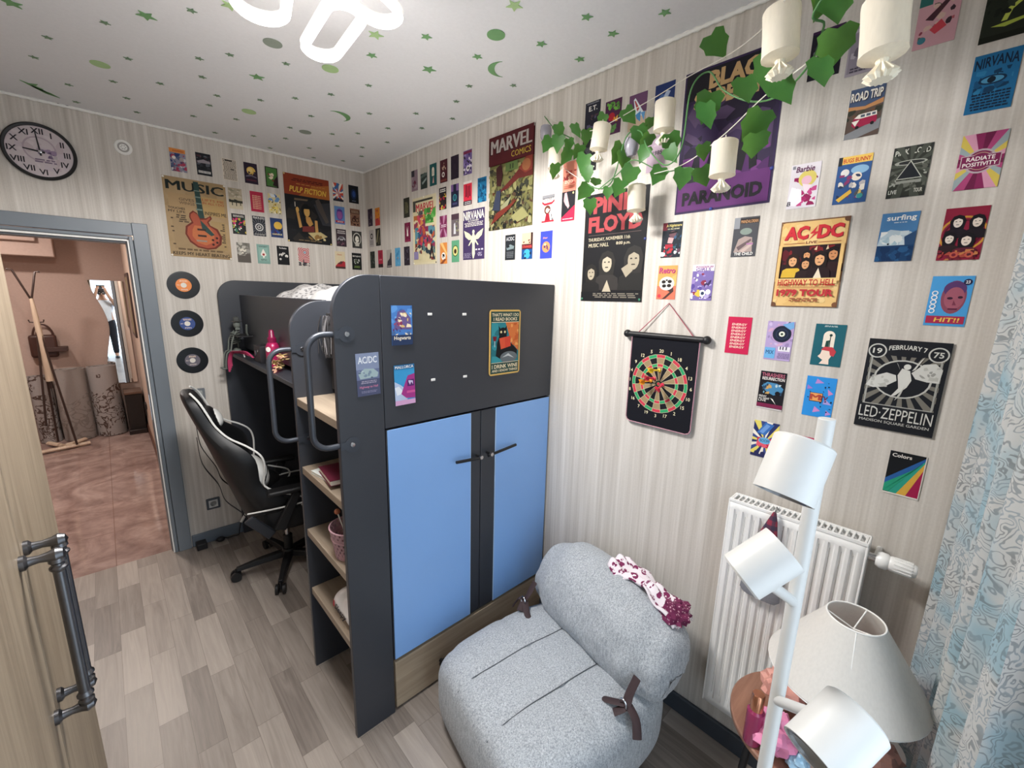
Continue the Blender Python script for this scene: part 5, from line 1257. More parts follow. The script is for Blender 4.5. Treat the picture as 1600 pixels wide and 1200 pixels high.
# door wall, small cards
for p, lab, bg, sh in (
 ((1.21,2.578), 'comic card with an orange header, leftmost of the top row on the door wall', '8c8a9c', [('N', 1, 0, 0, 1, .8, 40, .16, ['31406e', 'c9c6c8', '7a4a62', '54607e', 'a83f58']), ('E', .25, .6, .12, 'e8e2da'), ('E', .72, .55, .14, 'a89a98'), ('R', 0, .82, 1, 1, 'd98a45'), ('T', 'comic', .56, .91, .7, .09, 'b34a2a')]),
 ((1.078,2.582), 'black card with a white word at its foot above the guitar poster', '24262b', [('N', 2, .05, .3, .95, .9, 26, .16, ['33363c', '4a3038', '1b1c20', '5a5d66']), ('P', [(.05, .62), (.5, .72), (.95, .64), (.9, .56), (.1, .54)], '9a9298'), ('R', .1, .10, .9, .2, 'e6e4e0'), ('T', 'REMEMBER', .5, .15, .74, .07, '24262b')]),
 ((0.9366,2.579), 'cream card covered in tiny black newsprint, third of the top row on the door wall', 'd8cdbd', [('LN', 3, .03, .02, .97, .98, 15, '5f564f'), ('R', .2, .9, .7, .95, '3a3532'), ('R', .55, .5, .8, .54, '3a3532')]),
 ((0.8134,2.581), 'dark purple card with a yellow moon on the door wall', '2a1f30', [('E', .52, .62, .33, 'e0bb62'), ('E', .45, .66, .18, 'e9cf86'), ('N', 4, .3, .42, .9, .6, 9, .15, ['2a1f30', '4a3a42']), ('P', [(.1, .36), (.4, .43), (.9, .36), (.9, .30), (.5, .36), (.1, .30)], '6a6372'), ('R', .12, .14, .88, .2, '5b2a38')]),
 ((0.6854,2.581), 'green card with a red and cream figure in a dark border on the door wall', '2b1a20', [('R', .07, .04, .93, .96, '4a7a3c'), ('N', 5, .2, .3, .8, .75, 10, .2, ['7a2a2e', 'ead9c0', '3f5a32']), ('P', [(.55, .1), (.93, .05), (.93, .6), (.7, .4)], '2b1a20')]),
 ((0.92,2.402), 'sepia card of dark trees on a plain beside the large guitar poster', 'b5a88e', [('R', 0, .55, 1, 1, 'a89c86'), ('N', 6, 0, .55, 1, .95, 14, .2, ['b8ab94', '8e8872', 'c4b8a2']), ('R', 0, .3, 1, .42, '3a3a30'), ('N', 7, 0, .34, 1, .46, 10, .12, ['2c2d26']), ('R', 0, 0, 1, .3, 'c9bda2'), ('R', .2, .16, .26, .34, '2c2d26'), ('R', .5, .14, .56, .34, '2c2d26'), ('R', .8, .18, .86, .34, '2c2d26')]),
 ((0.7919,2.402), 'red card with repeated cream words on the door wall', 'b22c48', ENERGY),
 ((0.6806,2.406), 'card of many small yellow figures under a blue sky on the door wall', 'd8cc9a', [('N', 8, 0, .6, 1, 1, 14, .2, ['2f5aa0', 'dfe4e8', '6a93c4']), ('N', 9, 0, 0, 1, .65, 40, .13, ['d6b83a', 'e8d77a', '5c5a3a', 'f1ead0', '8a6a3a'])]),
 ((0.9146,2.239), 'graffiti doodle card of pink and white on black on the door wall', '2a2a2c', [('N', 10, 0, .05, 1, .8, 44, .14, ['c8346c', 'e9e2d8', '3f7a5c', 'c0a94a', '1c1c1e', '2a2a2c']), ('LN', 3, .1, .84, .9, .95, 2, 'd8d4cc')]),
 ((0.7917,2.241), 'black and white card with a big spiral ring on the door wall', '23242a', [('RAYS', .5, .45, 40, ['55575e', None]), ('E', .5, .45, .33, '23242a'), ('RING', .5, .45, .24, .32, 'd0cfcc'), ('RING', .5, .45, .08, .16, 'c4c3c0'), ('T', 'PINK FLOYD', .5, .91, .86, .10, 'd8d6d0'), ('LN', 4, .1, .05, .9, .12, 2, 'b0aea8')]),
 ((0.6798,2.243), 'dark blue card with a round yellow face shape on the door wall', '2c3f6c', [('E', .62, .62, .34, 'd9b24e'), ('N', 11, 0, .1, 1, .45, 14, .16, ['4a2a50', '2a4a96', '6b5a34', '20263e']), ('T', 'comics', .5, .18, .8, .1, 'e4d9a6')]),
 ((0.9022,2.053), 'grey photo card of a storm cloud below the guitar poster', '75726c', [('R', 0, .0, 1, .45, '5c5650'), ('N', 12, 0, .35, 1, 1, 26, .2, ['9a978f', '6a675f', 'b5b1a6', '807c74']), ('N', 13, .2, .45, .7, .7, 7, .14, ['d8d3c4'])]),
 ((0.7804,2.053), 'mint card with a playing card spade on the door wall', '7fa39a', [('R', .12, .14, .88, .86, '8fb3a8'), ('P', [(.5, .78), (.28, .5), (.3, .42), (.42, .40), (.46, .3), (.54, .3), (.58, .40), (.70, .42), (.72, .5)], 'efe9de'), ('E', .5, .48, .10, 'a43a3a'), ('T', 'LUCKY', .5, .88, .6, .06, '3a4a48'), ('LN', 1, .25, .16, .75, .24, 2, '3a4a48')]),
 ((0.6512,2.054), 'black card with four pale heads on the door wall', '17181b', [('E', .3, .52, .15, 'd9d6d0'), ('E', .55, .60, .13, 'd0cdc7'), ('E', .78, .48, .13, 'dedbd4'), ('E', .25, .3, .09, 'cfccc6'), ('N', 14, .2, .4, .9, .7, 12, .09, ['17181b']), ('T', 'The Beatles', .5, .89, .62, .08, 'e6e4de')]),
 ((0.5074,2.055), 'red card with concentric rings above a grey skyline on the door wall', 'c9c0b6', [('RING', .6, .75, r/100, (r+7)/100, 'c23f52') for r in (16, 30, 44, 58, 72, 86)]+[('E', .6, .75, .12, '8fa6b8'), ('N', 15, 0, 0, 1, .2, 12, .16, ['5a555a', '423e44']), ('P', [(.38, 0), (.42, .36), (.48, .36), (.52, 0)], '423e44')]),
 ((0.221,2.562), 'comic burst card of red and blue rays right of the large brown film poster', 'd8d4cc', [('RAYS', .5, .42, 22, ['c8503a', 'e6e0d4', '4a6a9a']), ('N', 16, .2, .25, .8, .55, 8, .18, ['d65a3c', 'e9e2d6']), ('P', [(.1, .7), (.5, 1), (.7, .95), (.3, .62)], '3f6aa0'), ('R', 0, 0, 1, .12, '2a2a34'), ('E', .25, .12, .09, '2a2a34'), ('E', .5, .13, .09, '2a2a34'), ('E', .75, .12, .09, '2a2a34')]),
 ((0.0964,2.567), 'black card with a dim blue figure in the top corner of the door wall', '14161c', [('E', .5, .5, .28, '1c2c4c', .3), ('E', .52, .52, .15, '2c4a86', .18), ('LN', 3, .3, .1, .7, .16, 1, '6a7a96')]),
 ((0.2172,2.393), 'blue card with a purple portrait over a red band on the door wall', '5f86bd', [('E', .5, .55, .32, '6a4a9a', .33), ('E', .5, .52, .24, '9a5a9c', .24), ('R', .25, .72, .75, .8, '4a3a86'), ('R', .08, .08, .92, .2, 'b23a4a'), ('LN', 2, .2, .1, .8, .18, 1, 'e8dcd6')]),
 ((0.0932,2.393), 'brown card of a group with dark lettering near the corner of the door wall', '8a6652', [('R', 0, .72, 1, .92, '5a3a30'), ('LN', 5, .1, .75, .9, .9, 2, 'b59a7e'), ('N', 17, .05, .05, .95, .6, 18, .15, ['4a2c26', 'b08a6c', '6a4638', '33201e']), ('RING', .35, .35, .12, .2, '33201e'), ('RING', .7, .35, .12, .2, '33201e')]),
 ((0.2141,2.224), 'dark mauve card with a grey car on the door wall', '3c3038', [('LN', 6, .1, .72, .9, .94, 2, 'c9c2c0'), ('P', [(.1, .42), (.3, .56), (.7, .58), (.9, .46), (.88, .36), (.12, .34)], '9b989c'), ('R', .3, .46, .66, .53, '2c2830'), ('E', .28, .36, .08, '18161a'), ('E', .74, .37, .08, '18161a'), ('N', 18, .05, .04, .95, .3, 12, .14, ['5a3c4a', '2c242a', '6c4a58'])]),
 ((0.0859,2.223), 'dark card with a white arch and figure near the corner of the door wall', '3a3a38', [('E', .5, .55, .42, 'c9c6bd', .36), ('E', .5, .54, .36, '33332f', .31), ('E', .5, .5, .2, 'dedacd', .22), ('R', .3, .12, .7, .34, 'c2beb2'), ('N', 19, .3, .2, .7, .6, 8, .08, ['4c4b46'])]),
 ((0.2326,2.052), 'cream card with a red car in its lower half on the door wall', 'd5c7a6', [('P', [(0, .14), (.3, .34), (.8, .46), (1, .4), (1, .12), (0, .08)], 'a82f38'), ('P', [(.2, .26), (.55, .44), (.8, .42), (.6, .26)], '5a2a30'), ('R', 0, 0, 1, .12, '4a3230'), ('T', 'Classic', .45, .82, .5, .08, 'b4573e', .3)]),
 ((0.0957,2.051), 'black card with white and green lettering, lowest beside the room corner', '17191a', [('T', 'BEETLEJUICE', .5, .80, .84, .1, 'e0ded6'), ('N', 20, .2, .35, .8, .65, 10, .14, ['a9aaa4', '44503c', 'd4d4cc']), ('LN', 7, .2, .1, .8, .25, 2, '7f9a4c')]),
): card('D', p, lab, bg, sh)
# door wall posters
card('D', (1.140, 2.238), 'large tan kraft poster of an electric guitar headed MUSIC', 'a08763', [
 ('N', 1, 0, 0, 1, 1, 60, .2, ['a58c68', '9b825e', 'a88f6b', 'a48a66']), ('R', .06, .56, .44, .80, 'a88c66'), ('R', .56, .56, .95, .80, 'b0925f'), ('R', .08, .1, .36, .5, '9c8462'), ('R', .7, .12, .94, .5, 'a48a60'),
 ('T', 'MUSIC', .5, .90, .9, .115, '1d2422', 0, 0, .035), ('T', 'GIVES', .34, .735, .24, .035, '6f5a44'), ('T', 'WINGS', .34, .69, .24, .035, '6f5a44'), ('T', 'LIFTS ME', .77, .765, .36, .03, 'a05638'), ('T', 'IN ALL I DO', .77, .725, .36, .03, 'a05638'),
 ('T', 'INSPIRES ME', .79, .595, .36, .045, '2a2a26'), ('T', 'TOUCHES', .17, .615, .26, .028, '2f2a24'), ('T', 'MY LIFE', .17, .575, .26, .028, '2f2a24'), ('LN', 3, .05, .12, .10, .5, 14, '4a3c2e'), ('LN', 4, .14, .44, .34, .54, 4, '4a3c2e'), ('LN', 5, .84, .16, .92, .48, 12, '4a3c2e'), ('LN', 6, .08, .08, .9, .12, 1, '6d583f'),
 ('P', [(.47, .98), (.55, .98), (.60, .50), (.50, .50)], '2c4440'), ('R', .475, .62, .575, .64, '6f847a'), ('R', .475, .70, .57, .715, '6f847a'), ('R', .47, .78, .565, .795, '6f847a'), ('R', .468, .86, .56, .872, '6f847a'),
 ('P', [(.36, .57), (.42, .61), (.48, .585), (.52, .52), (.62, .53), (.70, .57), (.72, .53), (.66, .48), (.68, .44), (.80, .40), (.86, .30), (.84, .20), (.74, .135), (.60, .115), (.44, .135), (.32, .20), (.26, .30), (.28, .40), (.38, .46), (.35, .52)], '6e2f22'),
 ('P', [(.38, .56), (.43, .59), (.49, .56), (.52, .50), (.62, .51), (.68, .55), (.69, .53), (.63, .48), (.66, .43), (.77, .38), (.82, .30), (.80, .21), (.72, .155), (.60, .135), (.45, .155), (.34, .22), (.29, .30), (.31, .39), (.41, .45), (.37, .52)], 'a4513a'),
 ('P', [(.42, .42), (.66, .42), (.74, .33), (.70, .22), (.58, .17), (.45, .20), (.37, .28), (.38, .36)], 'b86a42'),
 ('P', [(.52, .50), (.60, .44), (.74, .32), (.68, .30), (.54, .38)], '2f4642'), ('R', .46, .36, .60, .385, '3a2a24'), ('R', .46, .28, .60, .305, '3a2a24'), ('R', .43, .215, .6, .235, '8f8577'),
 ('E', .70, .25, .022, '3a2420'), ('E', .77, .28, .022, '3a2420'), ('E', .70, .19, .022, '3a2420'), ('E', .77, .22, .022, '3a2420'),
 ('T', 'KEEPS MY HEART BEATING', .5, .045, .92, .042, '33281f')], w=.330, h=.478, tilt=-.4, name='poster', cat='poster', tacks=[(.02, .985, 'e8e4da'), (.98, .985, 'e8e4da'), (.02, .015, 'e8e4da'), (.98, .015, 'e8e4da')])
card('D', (.450, 2.395), 'large dark brown film poster with yellow script lettering and a reclining figure', '1b1a1a', [
 ('R', 0, .70, 1, 1, '8a3a22'), ('P', [(.3, .70), (1, .70), (1, .92), (.6, .86)], 'a5602c'), ('LN', 2, .15, .90, .85, .945, 2, '4a1a14'), ('LN', 3, .25, .855, .9, .88, 1, 'b87a3c'),
 ('T', 'PULP FICTION', .52, .785, .80, .085, 'e0bb4a', .25), ('R', 0, 0, 1, .70, '191a1d'), ('N', 6, .0, .02, 1, .68, 30, .2, ['1e1f22', '15161a', '2a2724', '202226']),
 ('P', [(.62, .60), (1, .66), (1, .30), (.8, .3)], '33353a'), ('P', [(.66, .66), (.74, .70), (.80, .62), (.95, .36), (.88, .33), (.70, .55)], '4c4440'),
 ('P', [(.2, .655), (.5, .66), (.48, .635), (.2, .625)], '6a5a48'), ('E', .44, .48, .11, '0f0f11', .11), ('E', .455, .475, .065, 'c89e58', .075), ('P', [(.37, .56), (.56, .56), (.55, .52), (.38, .51)], '0f0f11'),
 ('P', [(.36, .36), (.56, .36), (.64, .14), (.30, .14)], '101012'), ('P', [(.42, .40), (.52, .40), (.58, .30), (.50, .25), (.43, .32)], 'b98a4c'),
 ('P', [(.22, .47), (.28, .45), (.33, .24), (.27, .22)], 'bb8f52'), ('P', [(.62, .36), (.68, .36), (.69, .17), (.62, .16)], 'bb8f52'), ('E', .25, .49, .035, 'c89e58', .04), ('R', .2, .53, .215, .6, 'd8d0c0'),
 ('P', [(.34, .25), (.60, .27), (.60, .18), (.33, .17)], '6a2c28'), ('P', [(.45, .16), (.74, .19), (.9, .13), (.62, .05)], 'b9a878'), ('N', 9, .45, .06, .85, .16, 8, .07, ['8a6a3c', 'c9bb8c', '5c4a30']), ('LN', 5, .2, .03, .8, .05, 1, '7d6a4a')],
 w=.322, h=.475, name='poster', cat='poster', tacks=[(.02, .015, 'd9c27a'), (.97, .015, 'd9c27a'), (.02, .985, 'd9c27a')])

# poster wall: small cards from the room corner toward the window
for p, lab, bg, sh in (
 ((0.0788,2.397), 'dark purple card closest to the room corner on the poster wall', '35283a', [('N', 1, .1, .1, .9, .9, 16, .2, ['4a3a4e', '251c2a', '6a5568'])]),
 ((0.2047,2.39), 'orange and red card near the room corner on the poster wall', 'd98a32', [('R', 0, 0, 1, .4, 'b83f3e'), ('N', 2, 0, .3, 1, .9, 14, .2, ['e6a13c', '8a3a4a', 'd0603a'])]),
 ((0.0877,2.235), 'white card with a black ring drawing near the room corner', 'b3adab', [('RING', .55, .62, .16, .28, '2a282a'), ('LN', 3, .1, .1, .9, .4, 4, '6a6668')]),
 ((0.2027,2.237), 'black card with pale diagonal streaks near the room corner', '25241f', [('P', [(.1, .2), (.5, .9), (.7, .9), (.3, .2)], '8c8464'), ('P', [(.5, .1), (.85, .6), (.9, .4), (.7, .1)], '5f5a44')]),
 ((0.0919,2.067), 'black green card, lowest by the room corner on the poster wall', '232a26', [('N', 4, .1, .1, .9, .9, 14, .2, ['3a4a3c', '1a1e1c', '5a5f58'])]),
 ((0.2305,2.069), 'dark red card with a black foot near the room corner', 'a3263f', [('R', 0, 0, 1, .2, '2a1c22'), ('E', .5, .7, .25, '8a1f36'), ('LN', 2, .2, .4, .8, .5, 1, 'd88a90')]),
 ((0.3736,2.065), 'grey card with a dark mountain slope, third in the lowest row from the corner', 'b0aaa2', [('P', [(0, 0), (.2, .35), (.6, .5), (.8, .82), (1, .8), (1, 0)], '3a3840'), ('R', .1, .04, .9, .1, 'a09a9a')]),
 ((0.508,2.07), 'sky blue card with a small orange shape, fourth in the lowest row from the corner', '5aa0c8', [('N', 5, .1, .1, .9, .9, 14, .2, ['6fb2d4', '3f86b4', '4f94c0']), ('N', 6, .3, .3, .6, .5, 3, .14, ['c88a4a'])]),
 ((0.6428,2.071), 'black purple card, fifth in the lowest row from the corner', '2b2530', [('N', 7, .1, .1, .9, .9, 14, .18, ['3b3442', '1d1922', '5a5260'])]),
 ((0.6548,2.401), 'olive dark card left of the bright comic cover poster', '33332a', [('E', .5, .5, .3, '5c5a42', .3), ('N', 8, .2, .2, .8, .8, 8, .14, ['22221c', '6a684e'])]),
 ((0.66,2.234), 'burgundy card with a white crown shape left of the comic cover poster', '6a1838', [('RAYS', .5, .2, 18, ['7d2245', None]), ('P', [(.28, .85), (.4, .5), (.36, .3), (.64, .3), (.6, .5), (.72, .85), (.55, .55), (.5, .8), (.45, .55)], 'e6dcd6'), ('R', 0, .0, 1, .12, '8a2a4a')]),
 ((0.7703,2.561), 'mauve card at the left end of the upper row on the poster wall', '8f7a84', [('R', 0, .7, .5, 1, '33303a'), ('N', 9, .1, .1, .9, .7, 12, .18, ['6a2f44', 'a9939c', '5c4a54'])]),
 ((0.8882,2.558), 'dark landscape card with a pale sky, second of the upper row', '2c3836', [('R', 0, .72, 1, 1, 'b5b2a6'), ('P', [(0, .6), (.6, .75), (1, .7), (1, .6), (0, .5)], '55635e'), ('P', [(.2, .3), (.9, .5), (.9, .4), (.3, .2)], '93a09c')]),
 ((0.9997,2.56), 'teal card with a small white arch and rose in the upper row', '1f5656', [('E', .5, .72, .17, 'e4dccb', .13), ('R', .33, .45, .67, .72, 'e4dccb'), ('P', [(.4, .12), (.55, .45), (.62, .12)], 'd9a6a0'), ('R', .46, .5, .5, .7, '22302c')]),
 ((1.119,2.56), 'dark burgundy card with a white curl in the upper row', '4a1c26', [('N', 10, .2, .55, .8, .9, 8, .14, ['8a5a50', 'c2a890', '2a1418']), ('RING', .45, .35, .1, .19, 'e6e0d8'), ('R', .1, .05, .9, .14, '7a3a34')]),
 ((1.237,2.561), 'plain blackish purple card in the upper row of the poster wall', '271c2c', [('N', 11, .1, .1, .9, .9, 8, .2, ['2e2233', '211726'])]),
 ((1.365,2.564), 'purple and white comic card, rightmost of the upper row left of the tall comic poster', '6d5a92', [('N', 12, 0, 0, 1, .85, 40, .13, ['e6e0ea', '3f2f62', '8a76b4', '2c2434']), ('R', 0, .86, 1, .97, '7a2a4a'), ('E', .55, .25, .2, 'efeaea'), ('E', .58, .26, .1, '2c2c36')]),
 ((1.106,2.4), 'black comic card with red and yellow fragments right of the comic cover poster', '2c2426', [('LN', 2, .1, .78, .9, .95, 2, 'e6e2d8'), ('N', 13, 0, .05, 1, .7, 40, .13, ['c22f48', '2c2426', 'e0c24e', '1a1618', '9a2038']), ('N', 14, .3, 0, 1, .2, 6, .12, ['e6c850'])]),
 ((1.237,2.399), 'card of a purple potion bottle with a round teal window', '2d2c48', [('R', 0, .7, .3, 1, '7a5a92'), ('R', .7, .7, 1, 1, '7a5a92'), ('P', [(.4, 1), (.6, 1), (.62, .75), (.9, .55), (.9, .05), (.1, .05), (.1, .55), (.38, .75)], '1f2238'), ('RING', .5, .42, .17, .25, '3f9090'), ('E', .5, .42, .15, '24506a'), ('R', .2, .1, .8, .2, '45456a')]),
 ((1.366,2.395), 'bright red card with black stripes and a white top above the angel poster', 'cf2f45', [('R', 0, .9, 1, 1, 'e9e2dc'), ('P', [(.25, .35), (.3, .85), (.38, .85), (.4, .35)], '3a1420'), ('P', [(.5, .3), (.52, .8), (.6, .8), (.62, .3)], '3a1420'), ('P', [(.72, .35), (.7, .8), (.78, .8), (.85, .35)], '3a1420'), ('R', 0, 0, 1, .18, '25222a'), ('LN', 2, .1, .02, .9, .16, 2, 'c9c4c4')]),
 ((1.5,2.394), 'dark blue patterned card directly left of the tall comic poster', '1f6a94', [('N', 15, 0, 0, 1, .8, 36, .14, ['123a5c', '2a86b0', '174a70']), ('T', 'NIRVANA', .5, .88, .8, .14, '10304a')]),
 ((1.111,2.231), 'magenta ray card with a pale banner right of the comic cover poster', '8a3a62', [('RAYS', .5, .5, 20, ['b88aa6', None, '6a2448', None]), ('R', .05, .42, .95, .62, '7a2a54'), ('LN', 2, .15, .45, .85, .6, 2, 'e6d8de')]),
 ((1.239,2.227), 'grey card of a pale small figure beside the angel poster', '6a6064', [('R', 0, .75, 1, 1, '4a3640'), ('P', [(.3, .1), (.35, .55), (.5, .62), (.6, .3), (.6, .1)], 'cfd0d4'), ('N', 16, .5, .2, 1, .7, 8, .14, ['8a8a6a', '4c5844', 'a9a08a'])]),
 ((1.111,2.065), 'orange card with a black and white ball in its lower half', 'd98a45', [('P', [(0, 1), (.4, 1), (1, .5), (1, .35)], 'ecc07a'), ('E', .5, .36, .3, 'f0ece4'), ('N', 17, .3, .27, .7, .46, 7, .12, ['1e1c1c']), ('P', [(0, .0), (.4, 0), (.9, .2), (.6, .24)], '8a4a2c')]),
 ((1.241,2.07), 'mint green card with a halved avocado', '5fa07c', [('E', .5, .52, .38, '3c4a20', .26), ('E', .5, .52, .32, 'd7d38a', .22), ('E', .5, .50, .17, '3f2414', .11)]),
 ((1.747,2.062), 'black card of a dark car with pale lettering below the tall comic poster', '24282c', [('T', 'AC/DC', .5, .84, .8, .15, 'c2c4c6'), ('P', [(.1, .5), (.5, .62), (.9, .54), (.85, .44), (.2, .4)], '7a8a8c'), ('N', 18, .1, .38, .9, .6, 8, .1, ['3a4448', '14181c']), ('LN', 3, .15, .08, .85, .34, 4, '6a6e72')]),
 ((1.878,2.061), 'peach card with a dark band and blue light below the tall comic poster', 'e9b89a', [('N', 19, .1, .55, .9, .75, 5, .1, ['5a2a24', '2c1c1c']), ('R', .82, .5, 1, 1, '33201f'), ('R', 0, .38, 1, .58, '4a1c24'), ('T', 'STRANGER', .5, .48, .86, .1, 'd8504a'), ('R', 0, 0, 1, .38, '174a86'), ('E', .5, .2, .3, '3fa0d8'), ('N', 20, .1, .0, .9, .3, 5, .12, ['14203a'])]),
 ((2.012,2.058), 'bright blue card with an orange sunset disc below the tall comic poster', '3a48b4', [('E', .5, .42, .33, 'e8905a'), ('E', .4, .5, .1, 'f0c29a'), ('N', 21, .3, .28, .75, .5, 7, .1, ['5a3a5c', '2c2440']), ('T', 'Star', .42, .76, .4, .07, 'd89a7a', .3)]),
 ((2.016,2.226), 'white card with a red ribbon and a sketched clown-haired figure', 'e6dfdb', [('R', 0, .88, 1, 1, '8a8a8e'), ('T', 'MOZART', .5, .86, .9, .1, '2a2428'), ('P', [(0, .80), (.2, .72), (.8, .74), (1, .82), (1, .74), (.8, .66), (.2, .64), (0, .72)], 'b02a3a'), ('E', .45, .48, .26, '6a3a2c'), ('E', .45, .46, .14, 'ecd9c8'), ('P', [(.25, .1), (.35, .34), (.6, .34), (.7, .1)], '9a2030'), ('R', .0, .04, 1, .1, 'b02a3a'), ('N', 22, .6, .1, 1, .5, 6, .12, ['f3eeea', '6c6c70'])]),
 ((2.143,2.224), 'black and red card with a pale skeletal hand', '25242a', [('P', [(0, .12), (1, .52), (1, .12)], 'c22a4c'), ('R', 0, 0, 1, .14, 'd0284c'), ('P', [(.2, .95), (.35, .98), (.6, .5), (.5, .42), (.4, .5), (.3, .55), (.15, .7)], 'dba8ac'), ('P', [(.3, .9), (.5, .55), (.42, .5)], 'efe6e4'), ('E', .85, .93, .06, 'd8d08a'), ('LN', 3, .1, .05, .9, .1, 1, 'f0d4d8')]),
 ((2.144,2.354), 'salmon pink card half hidden behind ivy leaves', 'e0907c', [('N', 23, 0, .25, 1, .7, 20, .14, ['c85a50', 'f0c0a6', '9a3a3c']), ('T', 'ZOO', .45, .34, .6, .1, 'f2dfc8'), ('LN', 4, .1, .1, .9, .22, 2, 'c2604a')]),
 ((2.257,2.572), 'black card with pale capital letters above the ivy', '232330', [('T', 'E.T.', .52, .80, .56, .15, 'e2e0dc'), ('LN', 3, .1, .93, .9, .98, 1, '8a8a94'), ('N', 24, .15, .1, .9, .6, 16, .16, ['3a3a58', '4a3640', '1c1c28', '55506a'])]),
 ((2.364,2.549), 'dark purple card of mixed vegetables above the ivy', '4a2244', [('N', 25, .1, .68, .9, .95, 16, .15, ['4f8a34', '6aa845', '39692a']), ('E', .42, .52, .2, 'a82030'), ('N', 26, .5, .35, .8, .6, 6, .13, ['e0b04a', 'e89a3a']), ('N', 27, .3, .05, .8, .3, 6, .15, ['5c8a4a', '7a3a5c'])]),
 ((2.48,2.539), 'mauve card with a blue and white rocket plane above the ivy', '6a4668', [('P', [(0, .55), (1, .45), (1, 0), (0, 0)], 'c8b29a'), ('P', [(.25, .85), (.34, .9), (.85, .45), (.95, .3), (.6, .4), (.4, .42)], 'dfe6ee'), ('P', [(.3, .82), (.36, .82), (.6, .58), (.5, .5)], 'b04a4a'), ('P', [(.4, .42), (.7, .5), (.7, .2), (.5, .3)], '4a8ac0'), ('P', [(.7, .45), (.95, .45), (.9, .2)], '5f9ace')]),
 ((2.594,2.542), 'navy blue card beside the top left of the large purple poster', '23356a', [('N', 28, .1, .1, .9, .9, 14, .16, ['2f4a86', '1a2850', '4a6aa4']), ('P', [(.2, .4), (.6, .8), (.8, .75), (.4, .3)], 'a9b8d4')]),
 ((2.251,2.423), 'black card almost hidden behind leaves and a lantern', '26262a', [('N', 29, .1, .1, .9, .9, 14, .16, ['d8d4cc', '4a4a50', '17171a'])]),
 ((2.58,2.364), 'pale mauve card with a year in dark figures behind the ivy', 'b9a3b4', [('T', '1985', .55, .52, .5, .12, '4a4450'), ('N', 30, 0, .6, 1, 1, 6, .2, ['c4b0c0', 'a892a6'])]),
 ((3.108,2.532), 'black card with white marks behind a bright green leaf at the top', '1d1a26', [('R', .0, .94, 1, 1, '3a2044'), ('N', 31, .1, .1, .9, .9, 22, .12, ['2b2636', '8a8694', '14121a', 'd0ccd4'])]),
 ((3.204,2.514), 'grey mauve card behind the lantern nearest the window', 'a59ca6', [('R', .05, .05, .95, .95, '8e8692'), ('LN', 5, .1, .05, .9, .16, 2, '4a4450'), ('N', 32, .1, .25, .9, .9, 12, .18, ['6a626e', 'b4acb6'])]),
 ((3.347,2.533), 'pink card of painted birds at the top right', 'c99aa2', [('R', 0, .75, .32, 1, '2f6a66'), ('N', 33, .1, .1, .9, .75, 16, .11, ['8a3a4c', '5c5a4c', 'b05a62', 'd0b0a4', '3a2a34']), ('P', [(.2, .5), (.85, .9), (.9, .86), (.4, .45)], '4a2c34'), ('P', [(.35, .3), (.6, .44), (.75, .3), (.5, .2)], 'c2424e'), ('E', .2, .14, .1, '3f7a8a')]),
 ((3.473,2.503), 'dark green card with a winding lime path in the top right corner', '20261c', [('P', [(.2, .25), (.9, .3), (.95, .26), (.5, .2)], 'a9b84c'), ('P', [(.4, .3), (.5, .5), (.8, .62), (.5, .75), (.6, .85), (.66, .84), (.6, .76), (.9, .62), (.6, .46), (.52, .3)], 'b9c658'), ('N', 34, 0, .4, 1, .7, 12, .14, ['2c3428', '161a14']), ('R', 0, 0, 1, .1, '15180f')]),
 ((3.226,2.342), 'ROAD TRIP card with a red and white camper van', '4a5a78', [('P', [(0, .62), (.3, .56), (.6, .66), (1, .6), (1, 0), (0, 0)], '5c4c44'), ('P', [(0, .66), (.5, .62), (1, .72), (1, .62), (.5, .56), (0, .58)], 'c08a5a'), ('N', 1, 0, .36, 1, .58, 14, .14, ['35382e', '4a4a38', '6b4c3a']), ('P', [(0, .1), (1, .32), (1, .12), (.4, 0), (0, 0)], '86888c'), ('P', [(.18, .27), (.22, .40), (.36, .47), (.86, .48), (.9, .3), (.88, .26), (.3, .2)], 'a02448'), ('P', [(.24, .40), (.36, .47), (.86, .485), (.88, .40), (.4, .38)], 'ece6dc'), ('R', .42, .405, .54, .455, '55626e'), ('R', .58, .41, .70, .46, '55626e'), ('R', .74, .415, .84, .462, '55626e'), ('P', [(.18, .34), (.3, .24), (.4, .36)], 'ece6dc'), ('E', .36, .21, .055, '1c1a1c'), ('E', .78, .25, .055, '1c1a1c'),
   ('T', 'ROAD TRIP', .52, .825, .90, .19, '3a2e34', 0, 0, .03), ('T', 'ROAD TRIP', .5, .835, .90, .18, 'ece8de', 0, 0, .03), ('R', 0, 0, .02, 1, 'e0dcd2')]),
 ((3.102,2.164), 'white card with magenta clouds and a yellow hair shape above the yellowed metal sign', 'dcd6dc', [('N', 2, .15, .05, .95, .7, 26, .16, ['a82464', 'c04a84', '8f1c54']), ('E', .6, .66, .30, 'd8c66a'), ('E', .58, .62, .17, 'e6b8c8'), ('P', [(.0, .1), (.1, .5), (.45, .42), (.5, .15), (.3, .05)], 'eeeaf0'), ('P', [(.45, .55), (.8, .5), (.6, .3)], 'f0dde6'), ('T', 'Barbie', .5, .88, .62, .13, '5a1c4c', .2), ('T', 'B', .08, .12, .13, .1, '2a2430', .2), ('R', .05, .9, .15, .97, '8a8a92')]),
